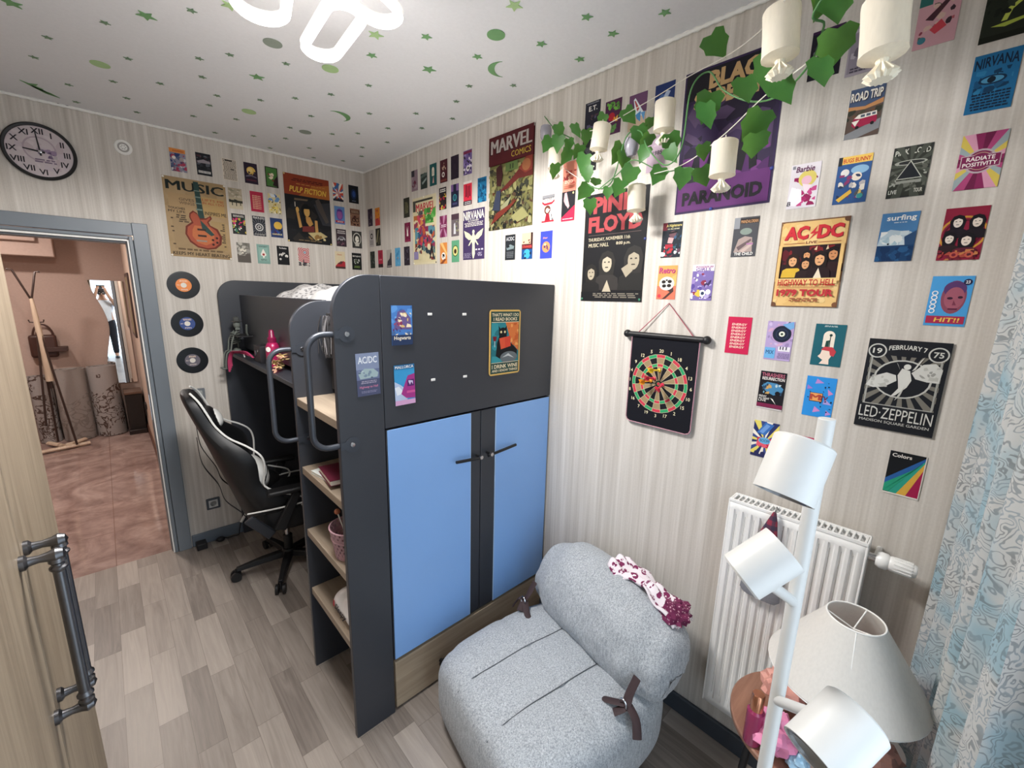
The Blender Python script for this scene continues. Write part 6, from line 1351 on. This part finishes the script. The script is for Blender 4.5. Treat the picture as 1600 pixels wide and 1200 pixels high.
 ((3.225,2.162), 'blue comic card with a yellow banner lettered in red', '33588e', [('R', 0, .84, 1, 1, 'e8c260'), ('R', 0, .82, .12, 1, '2a2c30'), ('T', 'BUGS BUNNY', .55, .91, .8, .09, 'c2352e'), ('E', .68, .7, .26, '8ab4d4', .09), ('E', .62, .56, .15, 'e8dccc'), ('E', .25, .66, .13, 'e0dcd8'), ('N', 3, .1, .1, .9, .62, 20, .14, ['b9b4b4', 'e0c070', '8a3a6a', '2a3a5a', 'e8e2d6', '5a5c60']), ('P', [(.1, .1), (.5, .3), (.55, .22), (.2, .04)], 'e0b84a'), ('E', .8, .14, .09, '3f9a9a')]),
 ((3.35,2.162), 'black and silver card with a dark triangle and LIVE at the foot', '2b2d2d', [('R', .04, .03, .96, .97, '33362f'), ('T', 'PINK FLOYD', .5, .90, .9, .11, 'c9cabf', 0, .02), ('RAYS', .5, .6, 26, ['4c5048', None]), ('E', .5, .68, .42, 'a9aca2', .05), ('E', .5, .68, .36, '2b2d2d', .035), ('P', [(.5, .72), (.18, .36), (.86, .36)], 'b4b6ac'), ('P', [(.5, .69), (.22, .375), (.82, .375)], '1d2026'), ('R', .15, .27, .85, .33, '8e9088'), ('N', 4, .04, .2, .2, .7, 8, .1, ['9a9c92', '5a5c54']), ('N', 5, .8, .2, .96, .7, 8, .1, ['9a9c92', '5a5c54']), ('N', 6, .25, .1, .75, .28, 8, .12, ['6a6c64', '44473f']), ('T', 'LIVE', .16, .12, .22, .08, 'd0d1c6'), ('T', 'TOUR', .82, .12, .22, .08, 'd0d1c6')]),
 ((3.483,2.163), 'RADIATE POSITIVITY card with pink, grey and yellow rays', '8a2a5a', [('RAYS', .5, .5, 24, ['8a2a5a', 'd79ab4', 'd6bf5a', '9aa9ac', 'b0487a', '6f2048']), ('E', .5, .5, .36, 'b9a9b0'), ('E', .5, .5, .31, '7a2450'), ('E', .5, .5, .26, 'c09a84'), ('R', .06, .38, .94, .62, 'c2b0b4'), ('R', .08, .395, .92, .605, '7a2450'), ('E', .5, .5, .24, '7a2450'), ('T', 'RADIATE', .5, .55, .62, .075, 'f0e6e4'), ('T', 'POSITIVITY', .5, .45, .76, .075, 'f0e6e4')]),
 ((3.474,2.345), 'blue card with dark scratchy lettering and a big eye at the right', '1f6796', [('T', 'NIRVANA', .5, .86, .92, .18, '12253c', 0, .03), ('N', 7, .1, .3, .9, .72, 20, .15, ['174f78', '2a78a6', '123a5a']), ('E', .48, .54, .3, '14304c', .08), ('E', .48, .54, .24, '4a8eb4', .055), ('E', .46, .54, .09, '10202e'), ('LN', 8, .08, .04, .92, .34, 6, '12253c')]),
 ((3.351,1.99), 'surfing magazine card with a white breaking wave', '3f74a8', [('R', 0, .62, 1, 1, '4a7eb0'), ('P', [(0, .3), (.05, .56), (.3, .66), (.6, .62), (.85, .6), (1, .5), (1, .3)], 'b9ccd6'), ('N', 9, .05, .34, .8, .62, 26, .14, ['e6ebea', 'cfdde2', 'a8c2ce']), ('P', [(.7, .5), (1, .62), (1, .3), (.75, .32)], '2a4a70'), ('R', 0, 0, 1, .33, '153c66'), ('N', 10, 0, 0, 1, .3, 16, .18, ['1c4a78', '0f3058', '245684']), ('T', 'surfing', .54, .88, .78, .14, 'eef0ee'), ('LN', 2, .3, .785, .7, .81, 1, 'd6dfe4'), ('E', .3, .36, .03, '15181c')]),
 ((3.481,1.988), 'dark red card of four moustached band faces', '8a1f3a', [('RING', .5, .5, .5, .56, 'c8913c'), ('RING', .5, .5, .40, .45, '5a1028'), ('B', .34, .73, .15, 'e9ddd0', '17141a', '1f1820'), ('B', .78, .72, .15, 'e6d8ca', '17141a', '1f1820'), ('B', .22, .42, .14, 'e9ddd0', '17141a', '2c1c20'), ('B', .62, .38, .16, 'e6d8ca', '17141a', '5a2030'), ('N', 11, .0, 0, 1, .2, 20, .12, ['7a2436', 'a8483c', '55182a', 'c07a4a']), ('RING', .75, .1, .05, .1, 'c05a4a'), ('RING', .4, .1, .05, .1, 'c05a4a')]),
 ((2.677,2.032), 'dark comic card with yellow script below the large purple poster', '1f2730', [('R', 0, .78, .24, 1, '6a2430'), ('T', 'A Nightmare', .58, .90, .78, .1, 'd6c678', .1), ('T', 'on the street', .56, .82, .6, .05, 'c8c2a0'), ('E', .56, .66, .2, '6a4a52', .1), ('P', [(.3, .72), (.8, .76), (.75, .70), (.35, .67)], '171418'), ('P', [(.35, .58), (.62, .55), (.55, .40), (.3, .42)], 'c9a0a0'), ('R', .2, .28, .6, .38, 'a4283a'), ('N', 12, .0, .02, 1, .32, 22, .12, ['cfd4d8', '33606a', 'b0303c', '5a3a4a']), ('N', 13, .6, .3, 1, .7, 8, .1, ['3a5a7a', '2a3a4a'])]),
 ((2.947,2.022), 'grey comic card of a plain robed shape left of the yellowed metal sign', '4a4b50', [('R', 0, .72, .24, 1, '8f9298'), ('R', .24, .84, 1, .96, '2a2628'), ('T', 'MANDALORIAN', .62, .89, .68, .08, 'd2a070'), ('E', .52, .64, .24, '85938a', .085), ('P', [(.1, .12), (.25, .45), (.5, .52), (.8, .48), (.85, .12)], 'a89690'), ('P', [(.2, .25), (.75, .45), (.78, .4), (.3, .16)], '6a5a5c'), ('P', [(.35, .15), (.85, .36), (.86, .3), (.5, .1)], 'c4b0a8'), ('R', .6, .3, .86, .34, 'b07aa6'), ('T', 'THE CHILD', .52, .075, .76, .075, 'f0efea', .15)]),
 ((2.674,1.869), 'orange Retro card with a silver film reel above the dartboard cord', 'e8a05a', [('R', 0, 0, 1, .4, 'd6745a'), ('P', [(0, .4), (1, .75), (1, .4)], 'eab068'), ('P', [(.4, .32), (.85, .38), (.9, .24), (.5, .02), (.3, .0), (.7, .22)], '4a3430'), ('E', .5, .47, .40, 'e6e4de', .20), ('E', .5, .47, .36, 'a9a8a6', .175), ('E', .5, .47, .34, 'dad8d2', .165), ('E', .34, .52, .11, '2a2422', .05), ('E', .66, .53, .11, '2a2422', .05), ('E', .38, .40, .11, '2a2422', .05), ('E', .64, .41, .11, '2a2422', .05), ('E', .5, .57, .06, '2a2422', .025), ('T', 'Retro', .5, .85, .84, .17, '6a2448', .15), ('T', 'Retro', .48, .86, .84, .17, 'c2507a', .15), ('E', .16, .1, .09, 'd23f4a')]),
 ((2.816,1.868), 'purple and white comic card with big round eyes right of the film reel card', '7a6aa8', [('R', 0, .82, 1, 1, 'e4dce8'), ('T', 'POWERPUFF', .55, .93, .8, .06, '8a2468', .2), ('T', 'GIRLS', .5, .86, .7, .08, '5a3a8a', .2), ('N', 14, 0, .05, 1, .8, 34, .14, ['e8e4ee', '5a4a96', '3a2f5a', '9a86c0', '8a3048', 'b4a8d4']), ('E', .55, .2, .16, 'f2f0f2'), ('E', .57, .2, .08, '2a3a5a'), ('E', .82, .24, .12, 'f2f0f2'), ('N', 15, .2, .1, .45, .3, 4, .14, ['d8b84e']), ('R', .03, .04, .12, .2, 'e8e8e8')]),
 ((2.967,1.681), 'crimson card repeating ENERGY in cream to the right of the dartboard', 'c4224e', [('T', 'ENERGY', .5, .80-.088*i, .62, .06, 'f0d6c6', .25) for i in range(8)]),
 ((3.098,1.673), 'lilac card with a black record turntable', 'b4a0cc', [('N', 16, 0, .35, 1, 1, 26, .12, ['9a86b4', 'c9b8dc', '5c5474', 'd0a8c4']), ('E', .58, .68, .40, 'b89ac4'), ('E', .58, .68, .35, '1b2438'), ('RING', .58, .68, .2, .23, '2f3a56'), ('E', .58, .68, .11, 'e6e8da'), ('E', .58, .68, .05, '3a4a3c'), ('P', [(.55, .92), (.95, 1), (1, .85), (.85, .8)], '74a8d8'), ('R', .02, .04, .42, .32, '6fb0e0'), ('T', 'MIX', .22, .2, .3, .1, '2a4a7a'), ('R', .52, .24, .96, .36, 'e8e4ec'), ('R', .58, .28, .62, .36, '2a2a3a'), ('R', .68, .28, .72, .36, '2a2a3a'), ('R', .8, .28, .84, .36, '2a2a3a'), ('LN', 17, .5, .05, .96, .2, 4, '8a7aa4')]),
 ((3.236,1.672), 'teal card of a red haired profile with a rose in a white arch', '1f5f6c', [('LN', 2, .25, .93, .75, .97, 2, 'c2d0ce'), ('E', .5, .72, .19, 'ece2d2', .12), ('R', .31, .45, .69, .72, 'ece2d2'), ('R', .53, .4, .56, .72, '1f3a34'), ('E', .55, .74, .05, '1f3a34'), ('P', [(.42, .6), (.53, .62), (.52, .42), (.4, .42)], '24453e'), ('P', [(.22, .22), (.3, .28), (.34, .4), (.6, .42), (.66, .24), (.6, .16), (.62, .04), (.3, .04), (.4, .14), (.3, .18)], 'eed9c8'), ('P', [(.3, .38), (.4, .46), (.66, .46), (.8, .36), (.74, .24), (.62, .26), (.58, .36)], 'c23f4a')]),
 ((3.098,1.5), 'black card lettered RESURRECTION with a blue car', '1c1a20', [('T', 'THRASHERS', .5, .91, .88, .1, 'b8657a'), ('T', 'RESURRECTION', .52, .81, .86, .08, 'ece8e2'), ('P', [(.1, .6), (.3, .72), (.7, .70), (.95, .58), (.9, .46), (.6, .38), (.3, .46)], '4a86b0'), ('N', 18, .15, .4, .9, .68, 12, .12, ['7aa8c4', '2a4a66', 'b4c8cc', 'c8a060']), ('E', .75, .44, .1, '14131a'), ('T', 'FRIDAY', .2, .33, .3, .05, 'e6e2dc'), ('T', 'ALL NIGHT', .26, .27, .42, .05, 'e6e2dc'), ('T', 'LIVE', .2, .21, .3, .05, 'e6e2dc'), ('P', [(.5, .3), (.75, .14), (.6, .28)], 'e6e2dc'), ('R', 0, .04, 1, .14, '7a2448'), ('R', 0, 0, 1, .03, 'd8d0d0')]),
 ((3.236,1.503), 'bright blue card with pink triangles and an orange block letter', '2f8fdc', [('P', [(.35, .95), (.6, .86), (.3, .82)], 'b88ad0'), ('P', [(.75, .72), (.95, .62), (.8, .56)], 'c88ac0'), ('P', [(.05, .78), (.25, .7), (.06, .66)], '9a7ac8'), ('P', [(.4, .26), (.62, .16), (.36, .1)], 'c88ac8'), ('P', [(.8, .2), (.98, .12), (.8, .06)], 'b890d4'), ('P', [(.7, .48), (.95, .34), (.66, .34)], 'a89ad8'), ('N', 19, .05, .05, .95, .95, 14, .05, ['1a2036']), ('R', .18, .38, .62, .60, '3a2a30'), ('R', .2, .395, .6, .59, 'e8a05e'), ('T', 'M', .38, .49, .34, .14, 'b04a3c', 0, 0, .05), ('T', 'TV', .66, .48, .26, .11, '7a2030', .2)]),
 ((3.1,1.321), 'comic burst card of a blue phone and red smoke above the radiator', 'dcd8d2', [('RAYS', .5, .45, 24, ['2c3566', 'ece6d8', '3c4a86', 'e2d36a']), ('P', [(.15, .66), (.45, .98), (.8, .94), (.5, .62)], '3a6cb4'), ('P', [(.25, .7), (.5, .94), (.65, .9), (.4, .66)], '6f9ad4'), ('N', 20, .2, .28, .85, .56, 14, .16, ['c8304e', 'e05a6c', 'b82444']), ('E', .5, .47, .24, '6aaed8', .09), ('T', 'BOOM', .5, .47, .36, .08, '234a7a'), ('R', 0, 0, 1, .08, '2c2f5a'), ('E', .25, .1, .1, '2c2f5a'), ('E', .5, .1, .1, '2c2f5a'), ('E', .78, .1, .1, '2c2f5a')]),
 ((3.219,1.298), 'crimson card mostly hidden behind the top spotlight head', 'b8345a', [('R', .1, .1, .9, .85, 'c4486c'), ('LN', 3, .15, .2, .85, .8, 6, 'e8c0c8')]),
 ((3.473,1.312), 'Colors card with diagonal rainbow stripes beside the curtain', '16181c', [('P', [(.0, .34), (1, .98), (1, .80), (0, .08)], '2c5fa0'), ('P', [(0, .22), (.0, .04), (.15, .04), (1, .92), (1, .84)], '2a9a78'), ('P', [(.15, .03), (.42, .03), (1, .85), (1, .93)], '2f9c86'), ('P', [(.38, .03), (.66, .03), (1, .72), (1, .88)], 'd8a846'), ('P', [(.64, .03), (.97, .03), (1, .75)], 'a0204c'), ('T', 'Colors', .34, .915, .54, .085, 'ece8e0'), ('R', 0, 0, 1, .03, 'e6e2da'), ('R', .97, 0, 1, 1, 'd8d4cc')]),
 ((3.483,1.815), 'light blue card of a bald purple face with white rings', '4a9cd8', [('E', .6, .58, .30, '8a4a5e', .33), ('E', .6, .74, .27, '5a3a6c', .16), ('E', .62, .56, .24, 'a05a6c', .22), ('E', .52, .56, .07, '3a1f34', .025), ('E', .76, .58, .06, '3a1f34', .025), ('P', [(.62, .52), (.6, .42), (.7, .42)], '7a3a50'), ('R', .52, .33, .74, .36, '5a2440'), ('E', .86, .88, .1, '23264a'), ('T', '23', .86, .88, .1, .06, 'e8e6ea'), ('R', .04, .05, .96, .20, 'a82c4e'), ('T', 'HIT!!', .55, .125, .6, .09, 'e6c258', .2)]+[('RING', .14, .3+.09*i, .05, .08, 'e8eef2') for i in range(5)]),
): card('W', p, lab, bg, sh)
# poster wall, large posters and metal signs
card('W', (1.739, 2.402), 'tall dark red comic poster with white capitals and a crowded battle scene', '4a1a1c', [
 ('R', 0, 0, 1, .70, '6d6a40'), ('N', 1, 0, 0, 1, .44, 330, .055, ['716f44', '3a3a2c', '5c5b3e', '24261f', '8a875c', '4a3a2a', '1c1d1b', '66643f', '2c2e28', '56301f', '9a966c']), ('N', 2, 0, .36, 1, .66, 110, .07, ['77754a', '66663f', '4a4832', '8a8658', '33342a']),
 ('P', [(.25, .40), (.55, .52), (.75, .62), (1, .74), (1, .50), (.7, .50), (.45, .42)], '5a2420'), ('P', [(.70, .60), (.85, .70), (.98, .70), (.98, .56), (.84, .54)], '7a3428'), ('E', .86, .62, .09, '8f5a3a', .06),
 ('P', [(.2, .48), (.18, .66), (.3, .70), (.34, .6), (.3, .46)], '3a1c1c'), ('R', .4, .60, .68, .69, '56683a'), ('T', 'II', .54, .645, .08, .05, '2a3420', 0, 0, .0),
 ('P', [(.1, .22), (.2, .42), (.3, .42), (.28, .2)], '33384a'), ('P', [(.3, .24), (.55, .34), (.4, .16)], '8a8a6a'), ('P', [(.05, .05), (.2, .18), (.55, .26), (.7, .3), (.5, .2), (.2, .1)], '6a2c22'), ('P', [(.55, .12), (.8, .2), (.95, .1), (.7, .05)], '8d8a5c'),
 ('R', 0, .70, 1, 1, '4e1a1e'), ('T', 'MARVEL', .5, .885, .92, .15, '2a1012', 0, 0, .05), ('T', 'MARVEL', .51, .89, .90, .14, 'a8a09a', 0, 0, .05), ('T', 'COMICS', .74, .765, .42, .06, 'b8a13c', 0, 0, .0)],
 w=.342, h=.478, name='poster', cat='poster', tacks=[(.02, .985, 'e8e4da'), (.98, .985, 'e8e4da')])
card('W', (.884, 2.225), 'bright comic cover poster with red title letters and a crowd of costumed figures', 'd9cfae', [
 ('R', .03, .03, .97, .97, 'd6cba4'), ('R', .05, .93, .86, .96, '3a3a34'), ('R', .02, .80, .14, .96, '4a4a44'), ('T', 'MARVEL', .55, .85, .78, .11, 'b8283e', 0, 0, .04), ('T', 'TALES', .68, .76, .46, .08, 'c03448', 0, 0, .03), ('N', 5, .2, .72, .45, .8, 6, .1, ['4a4a50', '5c5a54']),
 ('N', 1, .5, .60, .98, .82, 26, .11, ['4f9a44', '3a7a36', '6ab058']), ('N', 2, .05, .5, .55, .74, 24, .12, ['d08a4c', 'b06a3a', 'c2485a', '8a3a52']), ('N', 3, .1, .25, .95, .56, 60, .12, ['2f5a78', '8a2f52', '3a7a8a', 'c23a54', '1f3a4c', '5a8a9a', 'b85a3c']), ('N', 4, .1, .06, .95, .32, 36, .10, ['7a3a34', '2f4a5c', 'd6cba4', 'b04048', '33404a', '5a7a7c', 'd8cda8']), ('R', .04, .08, .24, .2, '8a80a8'), ('P', [(.72, .08), (.8, .3), (.84, .3), (.92, .08), (.86, .08), (.82, .2), (.77, .08)], '24282e')],
 w=.294, h=.442, name='poster', cat='poster', tacks=[(.5, .99, 'e8e4da'), (.02, .02, 'e8e4da'), (.98, .02, '55555a')])
card('W', (1.424, 2.156), 'purple concert poster with a pale winged figure and tall white letters', '44365e', [
 ('T', 'NIRVANA', .5, .885, .96, .17, 'eceadf'), ('T', 'IN CONCERT', .5, .775, .5, .035, 'dedbd0'), ('LN', 3, .06, .66, .94, .75, 3, 'd8d4cc'),
 ('P', [(.05, .60), (.30, .53), (.46, .45), (.44, .40), (.28, .40), (.12, .47)], 'dfe3bc'), ('P', [(.95, .60), (.70, .53), (.54, .45), (.56, .40), (.72, .40), (.88, .47)], 'dfe3bc'), ('E', .5, .555, .055, 'e6e8c8'),
 ('P', [(.46, .52), (.54, .52), (.60, .42), (.56, .3), (.58, .12), (.52, .02), (.48, .02), (.44, .12), (.45, .3), (.40, .42)], 'e3e6c2'), ('P', [(.42, .42), (.26, .29), (.30, .28), (.45, .38)], 'e3e6c2'), ('P', [(.58, .42), (.74, .29), (.70, .28), (.55, .38)], 'e3e6c2'),
 ('LN', 5, .02, .03, .38, .14, 5, '8d84a0'), ('R', .60, .18, .68, .21, 'd8d4e0'), ('R', .73, .18, .81, .21, 'd8d4e0'), ('R', .86, .18, .95, .21, 'd8d4e0'), ('LN', 6, .68, .06, .9, .14, 4, 'b8b0c8')],
 w=.205, h=.286, name='poster', cat='poster')
card('W', (2.842, 2.368), 'large dark purple poster with tan capitals at the top, behind hanging lanterns', '34264a', [
 ('R', .02, .015, .98, .985, '2f2440'), ('R', .02, .80, .98, .985, '1c1a22'), ('N', 1, .05, .35, .95, .80, 50, .16, ['3c2c50', '2a2038', '473358', '241c30', '52405f']), ('N', 2, .05, .22, .95, .4, 24, .16, ['5a2a66', '4a2458', '6a3574']), ('R', .02, .015, .98, .23, '5c2a66'),
 ('P', [(.62, .26), (.66, .52), (.72, .58), (.80, .52), (.84, .26), (.77, .24), (.74, .4), (.70, .24)], '14121a'), ('P', [(.30, .24), (.36, .46), (.44, .48), (.46, .24), (.42, .23), (.39, .34), (.35, .23)], '1b1722'), ('P', [(.12, .22), (.18, .40), (.24, .40), (.26, .22)], '201a28'), ('P', [(.48, .24), (.5, .36), (.57, .36), (.58, .24)], '1b1722'),
 ('T', 'BLACK', .60, .905, .66, .12, 'c3a172', 0, 0, .05), ('T', 'SABBATH', .54, .785, .84, .11, 'c3a172', 0, 0, .05), ('T', 'PARANOID', .5, .105, .84, .10, '17131c', 0, 0, .05)],
 w=.330, h=.485, tilt=.6, name='poster', cat='poster', tacks=[(.42, .01, '2f3f8a'), (.985, .22, '2f3f8a')])
card('W', (2.408, 2.022), 'black concert poster with red slab capitals and grey band portraits', '17171a', [
 ('T', 'PINK', .50, .895, .72, .15, 'a9464a', 0, 0, .05), ('T', 'FLOYD', .50, .72, .86, .15, 'a9464a', 0, 0, .05), ('R', .08, .62, .92, .625, '5a4a48'), ('T', 'THURSDAY, NOVEMBER 11th', .42, .58, .68, .035, 'c9bfa4'), ('T', 'MUSIC HALL', .26, .53, .34, .035, 'c9bfa4'), ('T', '8:00 p.m.', .66, .53, .22, .035, 'c9bfa4'),
 ('B', .42, .36, .11, 'b9ae98', '2a2826', '33302e'), ('B', .16, .27, .085, 'a89d88', '242220', '1f1e1e'), ('B', .84, .38, .12, 'a69c88', '2c2a28', '242322'), ('P', [(.36, .08), (.44, .20), (.52, .08)], 'b5aa94'), ('P', [(.66, .30), (.76, .34), (.84, .28), (.74, .22)], 'a49a86'), ('R', 0, 0, 1, .09, '17171a'), ('LN', 4, .2, .03, .95, .08, 3, '7d766a')],
 w=.318, h=.466, tilt=.3, name='poster', cat='poster', tacks=[(.02, .02, '2f7a5c'), (.97, .02, '2f7a5c'), (.985, .55, '33407a')])
card('W', (3.149, 1.924), 'yellowed metal concert sign with red gothic letters over a dark band photo', '7d5a40', [
 ('P', [(.02, .05), (.05, .01), (.95, .01), (.98, .06), (.985, .94), (.95, .985), (.06, .985), (.02, .95)], 'e3bd7c'), ('N', 6, .03, .02, .97, .98, 50, .14, ['e9c98c', 'e3bd7c', 'dcb472', 'e8c686']), ('E', .97, .98, .05, '6b4a36'), ('E', .03, .02, .05, '6b4a36'), ('E', .97, .03, .045, '7a5238'),
 ('T', 'AC', .27, .855, .36, .155, '6a1420', .06, 0, .05), ('T', 'AC', .26, .86, .36, .155, 'c92f3a', .06, 0, .05), ('T', 'DC', .76, .855, .36, .155, '6a1420', .06, 0, .05), ('T', 'DC', .75, .86, .36, .155, 'c92f3a', .06, 0, .05), ('P', [(.56, .93), (.46, .84), (.52, .845), (.45, .77), (.60, .865), (.53, .862)], 'c92f3a'),
 ('T', 'LIVE', .5, .745, .16, .03, '7a3a2a'), ('R', .08, .738, .40, .744, '9a4a34'), ('R', .60, .738, .92, .744, '9a4a34'),
 ('R', .07, .335, .93, .71, '26141a'), ('N', 7, .08, .5, .92, .7, 12, .14, ['5a1420', '3a1018', '7a1c22']), ('B', .46, .60, .065, 'd89a6a', '1a1014', '4a1a1c'), ('B', .84, .60, .085, 'c98a5c', '150d10', '2a1418'), ('B', .26, .54, .085, 'e0a878', '2a1812', 'd8b03c'), ('B', .46, .50, .075, 'd8a070', '1a1012', '2a1a1c'), ('B', .66, .55, .095, 'e0a878', '1a0f10', '241418'), ('P', [(.56, .66), (.60, .70), (.60, .65)], 'e2c9a0'), ('P', [(.73, .65), (.75, .705), (.77, .66)], 'e2c9a0'), ('P', [(.6, .335), (.66, .45), (.72, .335)], 'e8d9c0'), ('R', .93, .3, .98, .72, 'e3bd7c'), ('R', .02, .3, .07, .72, 'e3bd7c'), ('R', .05, .27, .95, .335, 'e6c484'),
 ('T', 'HIGHWAY TO HELL', .5, .285, .86, .075, 'b8302e', 0, 0, .025), ('R', .08, .228, .92, .233, '9a4a34'), ('T', '1979 TOUR', .5, .165, .86, .085, 'b8303a', 0, 0, .05), ('LN', 3, .28, .06, .72, .11, 2, 'a05a40')],
 w=.182, h=.270, tilt=.5, name='metal_sign', cat='sign', th=.0018, off=.002)
card('W', (3.424, 1.570), 'black metal sign with a silver winged figure and angular silver letters', '1c1e24', [
 ('R', .04, .03, .96, .035, 'aeb0ac'), ('R', .06, .27, .94, .93, '9a9a94'), ('R', .075, .28, .925, .92, '1c1e24'), ('RAYS', .5, .58, 40, ['77746c', None]), ('R', 0, .0, 1, .27, '1c1e24'), ('R', 0, .935, 1, 1, '1c1e24'), ('R', 0, 0, .05, 1, '1c1e24'), ('R', .95, 0, 1, 1, '1c1e24'), ('R', .07, .27, .09, .93, 'a8a8a2'), ('R', .91, .27, .93, .93, 'a8a8a2'), ('R', .07, .27, .93, .28, 'a8a8a2'),
 ('E', .5, .58, .36, 'c0c0ba', .21), ('E', .5, .58, .335, '1c1e24', .195), ('E', .5, .90, .62, '1c1e24', .075), ('T', 'FEBRUARY 7', .5, .925, .46, .05, 'd2d2cb', 0, .02), ('RING', .13, .87, .10, .12, 'c6c6c0'), ('E', .13, .87, .10, '1c1e24'), ('T', '19', .13, .87, .12, .06, 'd2d2cb'), ('RING', .87, .87, .10, .12, 'c6c6c0'), ('E', .87, .87, .10, '1c1e24'), ('T', '75', .87, .87, .12, .06, 'd2d2cb'),
 ('P', [(.42, .62), (.30, .64), (.12, .58), (.06, .48), (.16, .46), (.30, .48), (.44, .56)], 'cfcfca'), ('P', [(.60, .66), (.72, .76), (.86, .78), (.95, .72), (.94, .58), (.80, .58), (.66, .60)], 'cfcfca'), ('N', 8, .12, .48, .36, .6, 10, .05, ['9a9a96', 'b8b8b2']), ('N', 9, .70, .60, .92, .74, 10, .05, ['9a9a96', 'b8b8b2']),
 ('E', .54, .72, .045, 'd8d8d2'), ('P', [(.48, .70), (.58, .68), (.62, .58), (.58, .50), (.46, .40), (.40, .38), (.48, .48), (.46, .56), (.44, .62)], 'd4d4ce'), ('P', [(.56, .52), (.52, .40), (.46, .34), (.50, .42)], 'bdbdb7'), ('P', [(.46, .68), (.40, .76), (.36, .80), (.42, .74)], 'd4d4ce'), ('P', [(.60, .68), (.68, .80), (.72, .84), (.64, .70)], 'd4d4ce'),
 ('T', 'LED·ZEPPELIN', .5, .185, .92, .125, 'd0d0ca', 0, 0, .0), ('T', 'MADISON SQUARE GARDEN', .5, .085, .88, .035, 'bdbdb8'), ('RING', .5, .5, 2, 2.01, '1c1e24')],
 w=.176, h=.267, name='metal_sign', cat='sign', th=.0018, off=.003)
# cards and sign stuck on the wardrobe end
YP = 2.0845
card('L', (.857, 1.684), 'blue and gold card, upper left on the anthracite bed panel', '4a7cc0', [('N', 1, 0, .5, 1, 1, 16, .2, ['5c94d2', '3a68a8', '6fa4dc']), ('P', [(.1, .4), (.3, .85), (.6, .9), (.9, .7), (.95, .4)], '6a5a8c'), ('N', 2, .3, .45, .95, .82, 12, .17, ['e8d2a0', 'd8b878', 'f0e2c0']), ('N', 3, .05, .35, .5, .7, 10, .12, ['8a3a5c', '5a3a6a', 'a04a66']), ('R', 0, 0, 1, .26, '2a3a5c'), ('T', 'Hogwarts', .5, .17, .8, .12, 'f0e4d0', .1), ('N', 4, 0, .26, 1, .36, 6, .12, ['e6dcc4', '4a6a9a'])], w=.086, h=.146, y=YP)
card('L', (.997, 1.514), 'faded blue card of a car on the narrow post of the bed panel', '6a7494', [('R', 0, .62, 1, 1, '8490ac'), ('T', 'AC/DC', .5, .84, .82, .16, 'dfe4ea'), ('P', [(.08, .52), (.35, .64), (.75, .62), (.95, .52), (.9, .42), (.15, .40)], 'a0b4b8'), ('N', 5, .1, .40, .9, .6, 10, .1, ['56667a', '7c8ea0', 'c2ced2']), ('R', 0, .0, 1, .38, '4f5470'), ('LN', 6, .15, .28, .85, .36, 2, 'a8a0b4'), ('T', 'Highway to Hell', .5, .20, .8, .07, 'c27a9a', .1), ('LN', 7, .15, .06, .85, .12, 2, '8a88a4')], w=.086, h=.154, tilt=1, y=YP)
card('L', (.852, 1.458), 'blue and magenta card of a mountain tram, lower left on the bed panel', '3f9ad0', [('P', [(0, .6), (.3, .5), (.6, .35), (.6, 0), (0, 0)], 'b8c8e4'), ('P', [(0, .45), (.2, .48), (.45, .3), (.1, .25)], 'e6ecf4'), ('P', [(.3, .28), (.65, .72), (1, .76), (1, .14), (.55, .16)], 'a83a8a'), ('R', .62, .45, .96, .62, '5a2a6c'), ('P', [(.68, .56), (.75, .48), (.82, .56), (.9, .48), (.9, .58), (.68, .6)], 'd8c8e8'), ('R', .58, .28, 1, .34, 'd05a9a'), ('R', .0, 0, 1, .12, 'd9a8d0'), ('R', 0, .90, 1, 1, '2a6a9c'), ('T', 'MALLORCA', .5, .945, .9, .07, 'f0eee8')], w=.086, h=.156, tilt=1, y=YP)
card('L', (.336, 1.592), 'rusty edged metal sign of a black cat reading a red book', 'e0b868', [
 ('R', .04, .025, .96, .975, '2b4a44'), ('R', .06, .19, .94, .81, '2f8590'), ('N', 1, .06, .19, .5, .81, 12, .2, ['3a96a0', '28747e']), ('P', [(.5, .81), (.94, .81), (.94, .36), (.7, .5)], 'd8783f'), ('N', 2, .6, .45, .94, .8, 16, .07, ['e8a25c', 'c8602f']),
 ('T', "THAT'S WHAT I DO", .5, .925, .86, .05, 'efe2c0'), ('T', 'I READ BOOKS', .5, .86, .76, .05, 'efe2c0'), ('R', .06, .81, .94, .818, 'efe2c0'),
 ('P', [(.2, .3), (.24, .5), (.3, .60), (.28, .76), (.36, .70), (.44, .70), (.54, .76), (.54, .60), (.62, .52), (.9, .38), (.9, .24), (.5, .2)], '14161a'), ('E', .42, .65, .13, '14161a'), ('E', .36, .665, .03, 'e8d8a0'), ('E', .48, .665, .03, 'e8d8a0'),
 ('P', [(.3, .57), (.66, .60), (.68, .44), (.36, .40)], 'd84a34'), ('P', [(.3, .57), (.48, .585), (.5, .42), (.36, .40)], 'e05a3c'), ('P', [(.1, .60), (.22, .60), (.2, .53), (.12, .53)], '7a1c28'), ('R', .15, .44, .17, .53, 'c8d4d4'),
 ('E', .62, .27, .28, '6a7276', .09), ('P', [(.4, .27), (.6, .33), (.8, .25), (.6, .29)], 'c2c8c8'), ('R', .06, .19, .94, .197, 'efe2c0'), ('T', 'I DRINK WINE', .5, .135, .84, .06, 'efe2c0'), ('T', 'AND I KNOW THINGS', .5, .07, .84, .04, 'efe2c0')],
 w=.190, h=.296, name='metal_sign', cat='sign', th=.0018, r=.014, off=.001, y=YP)
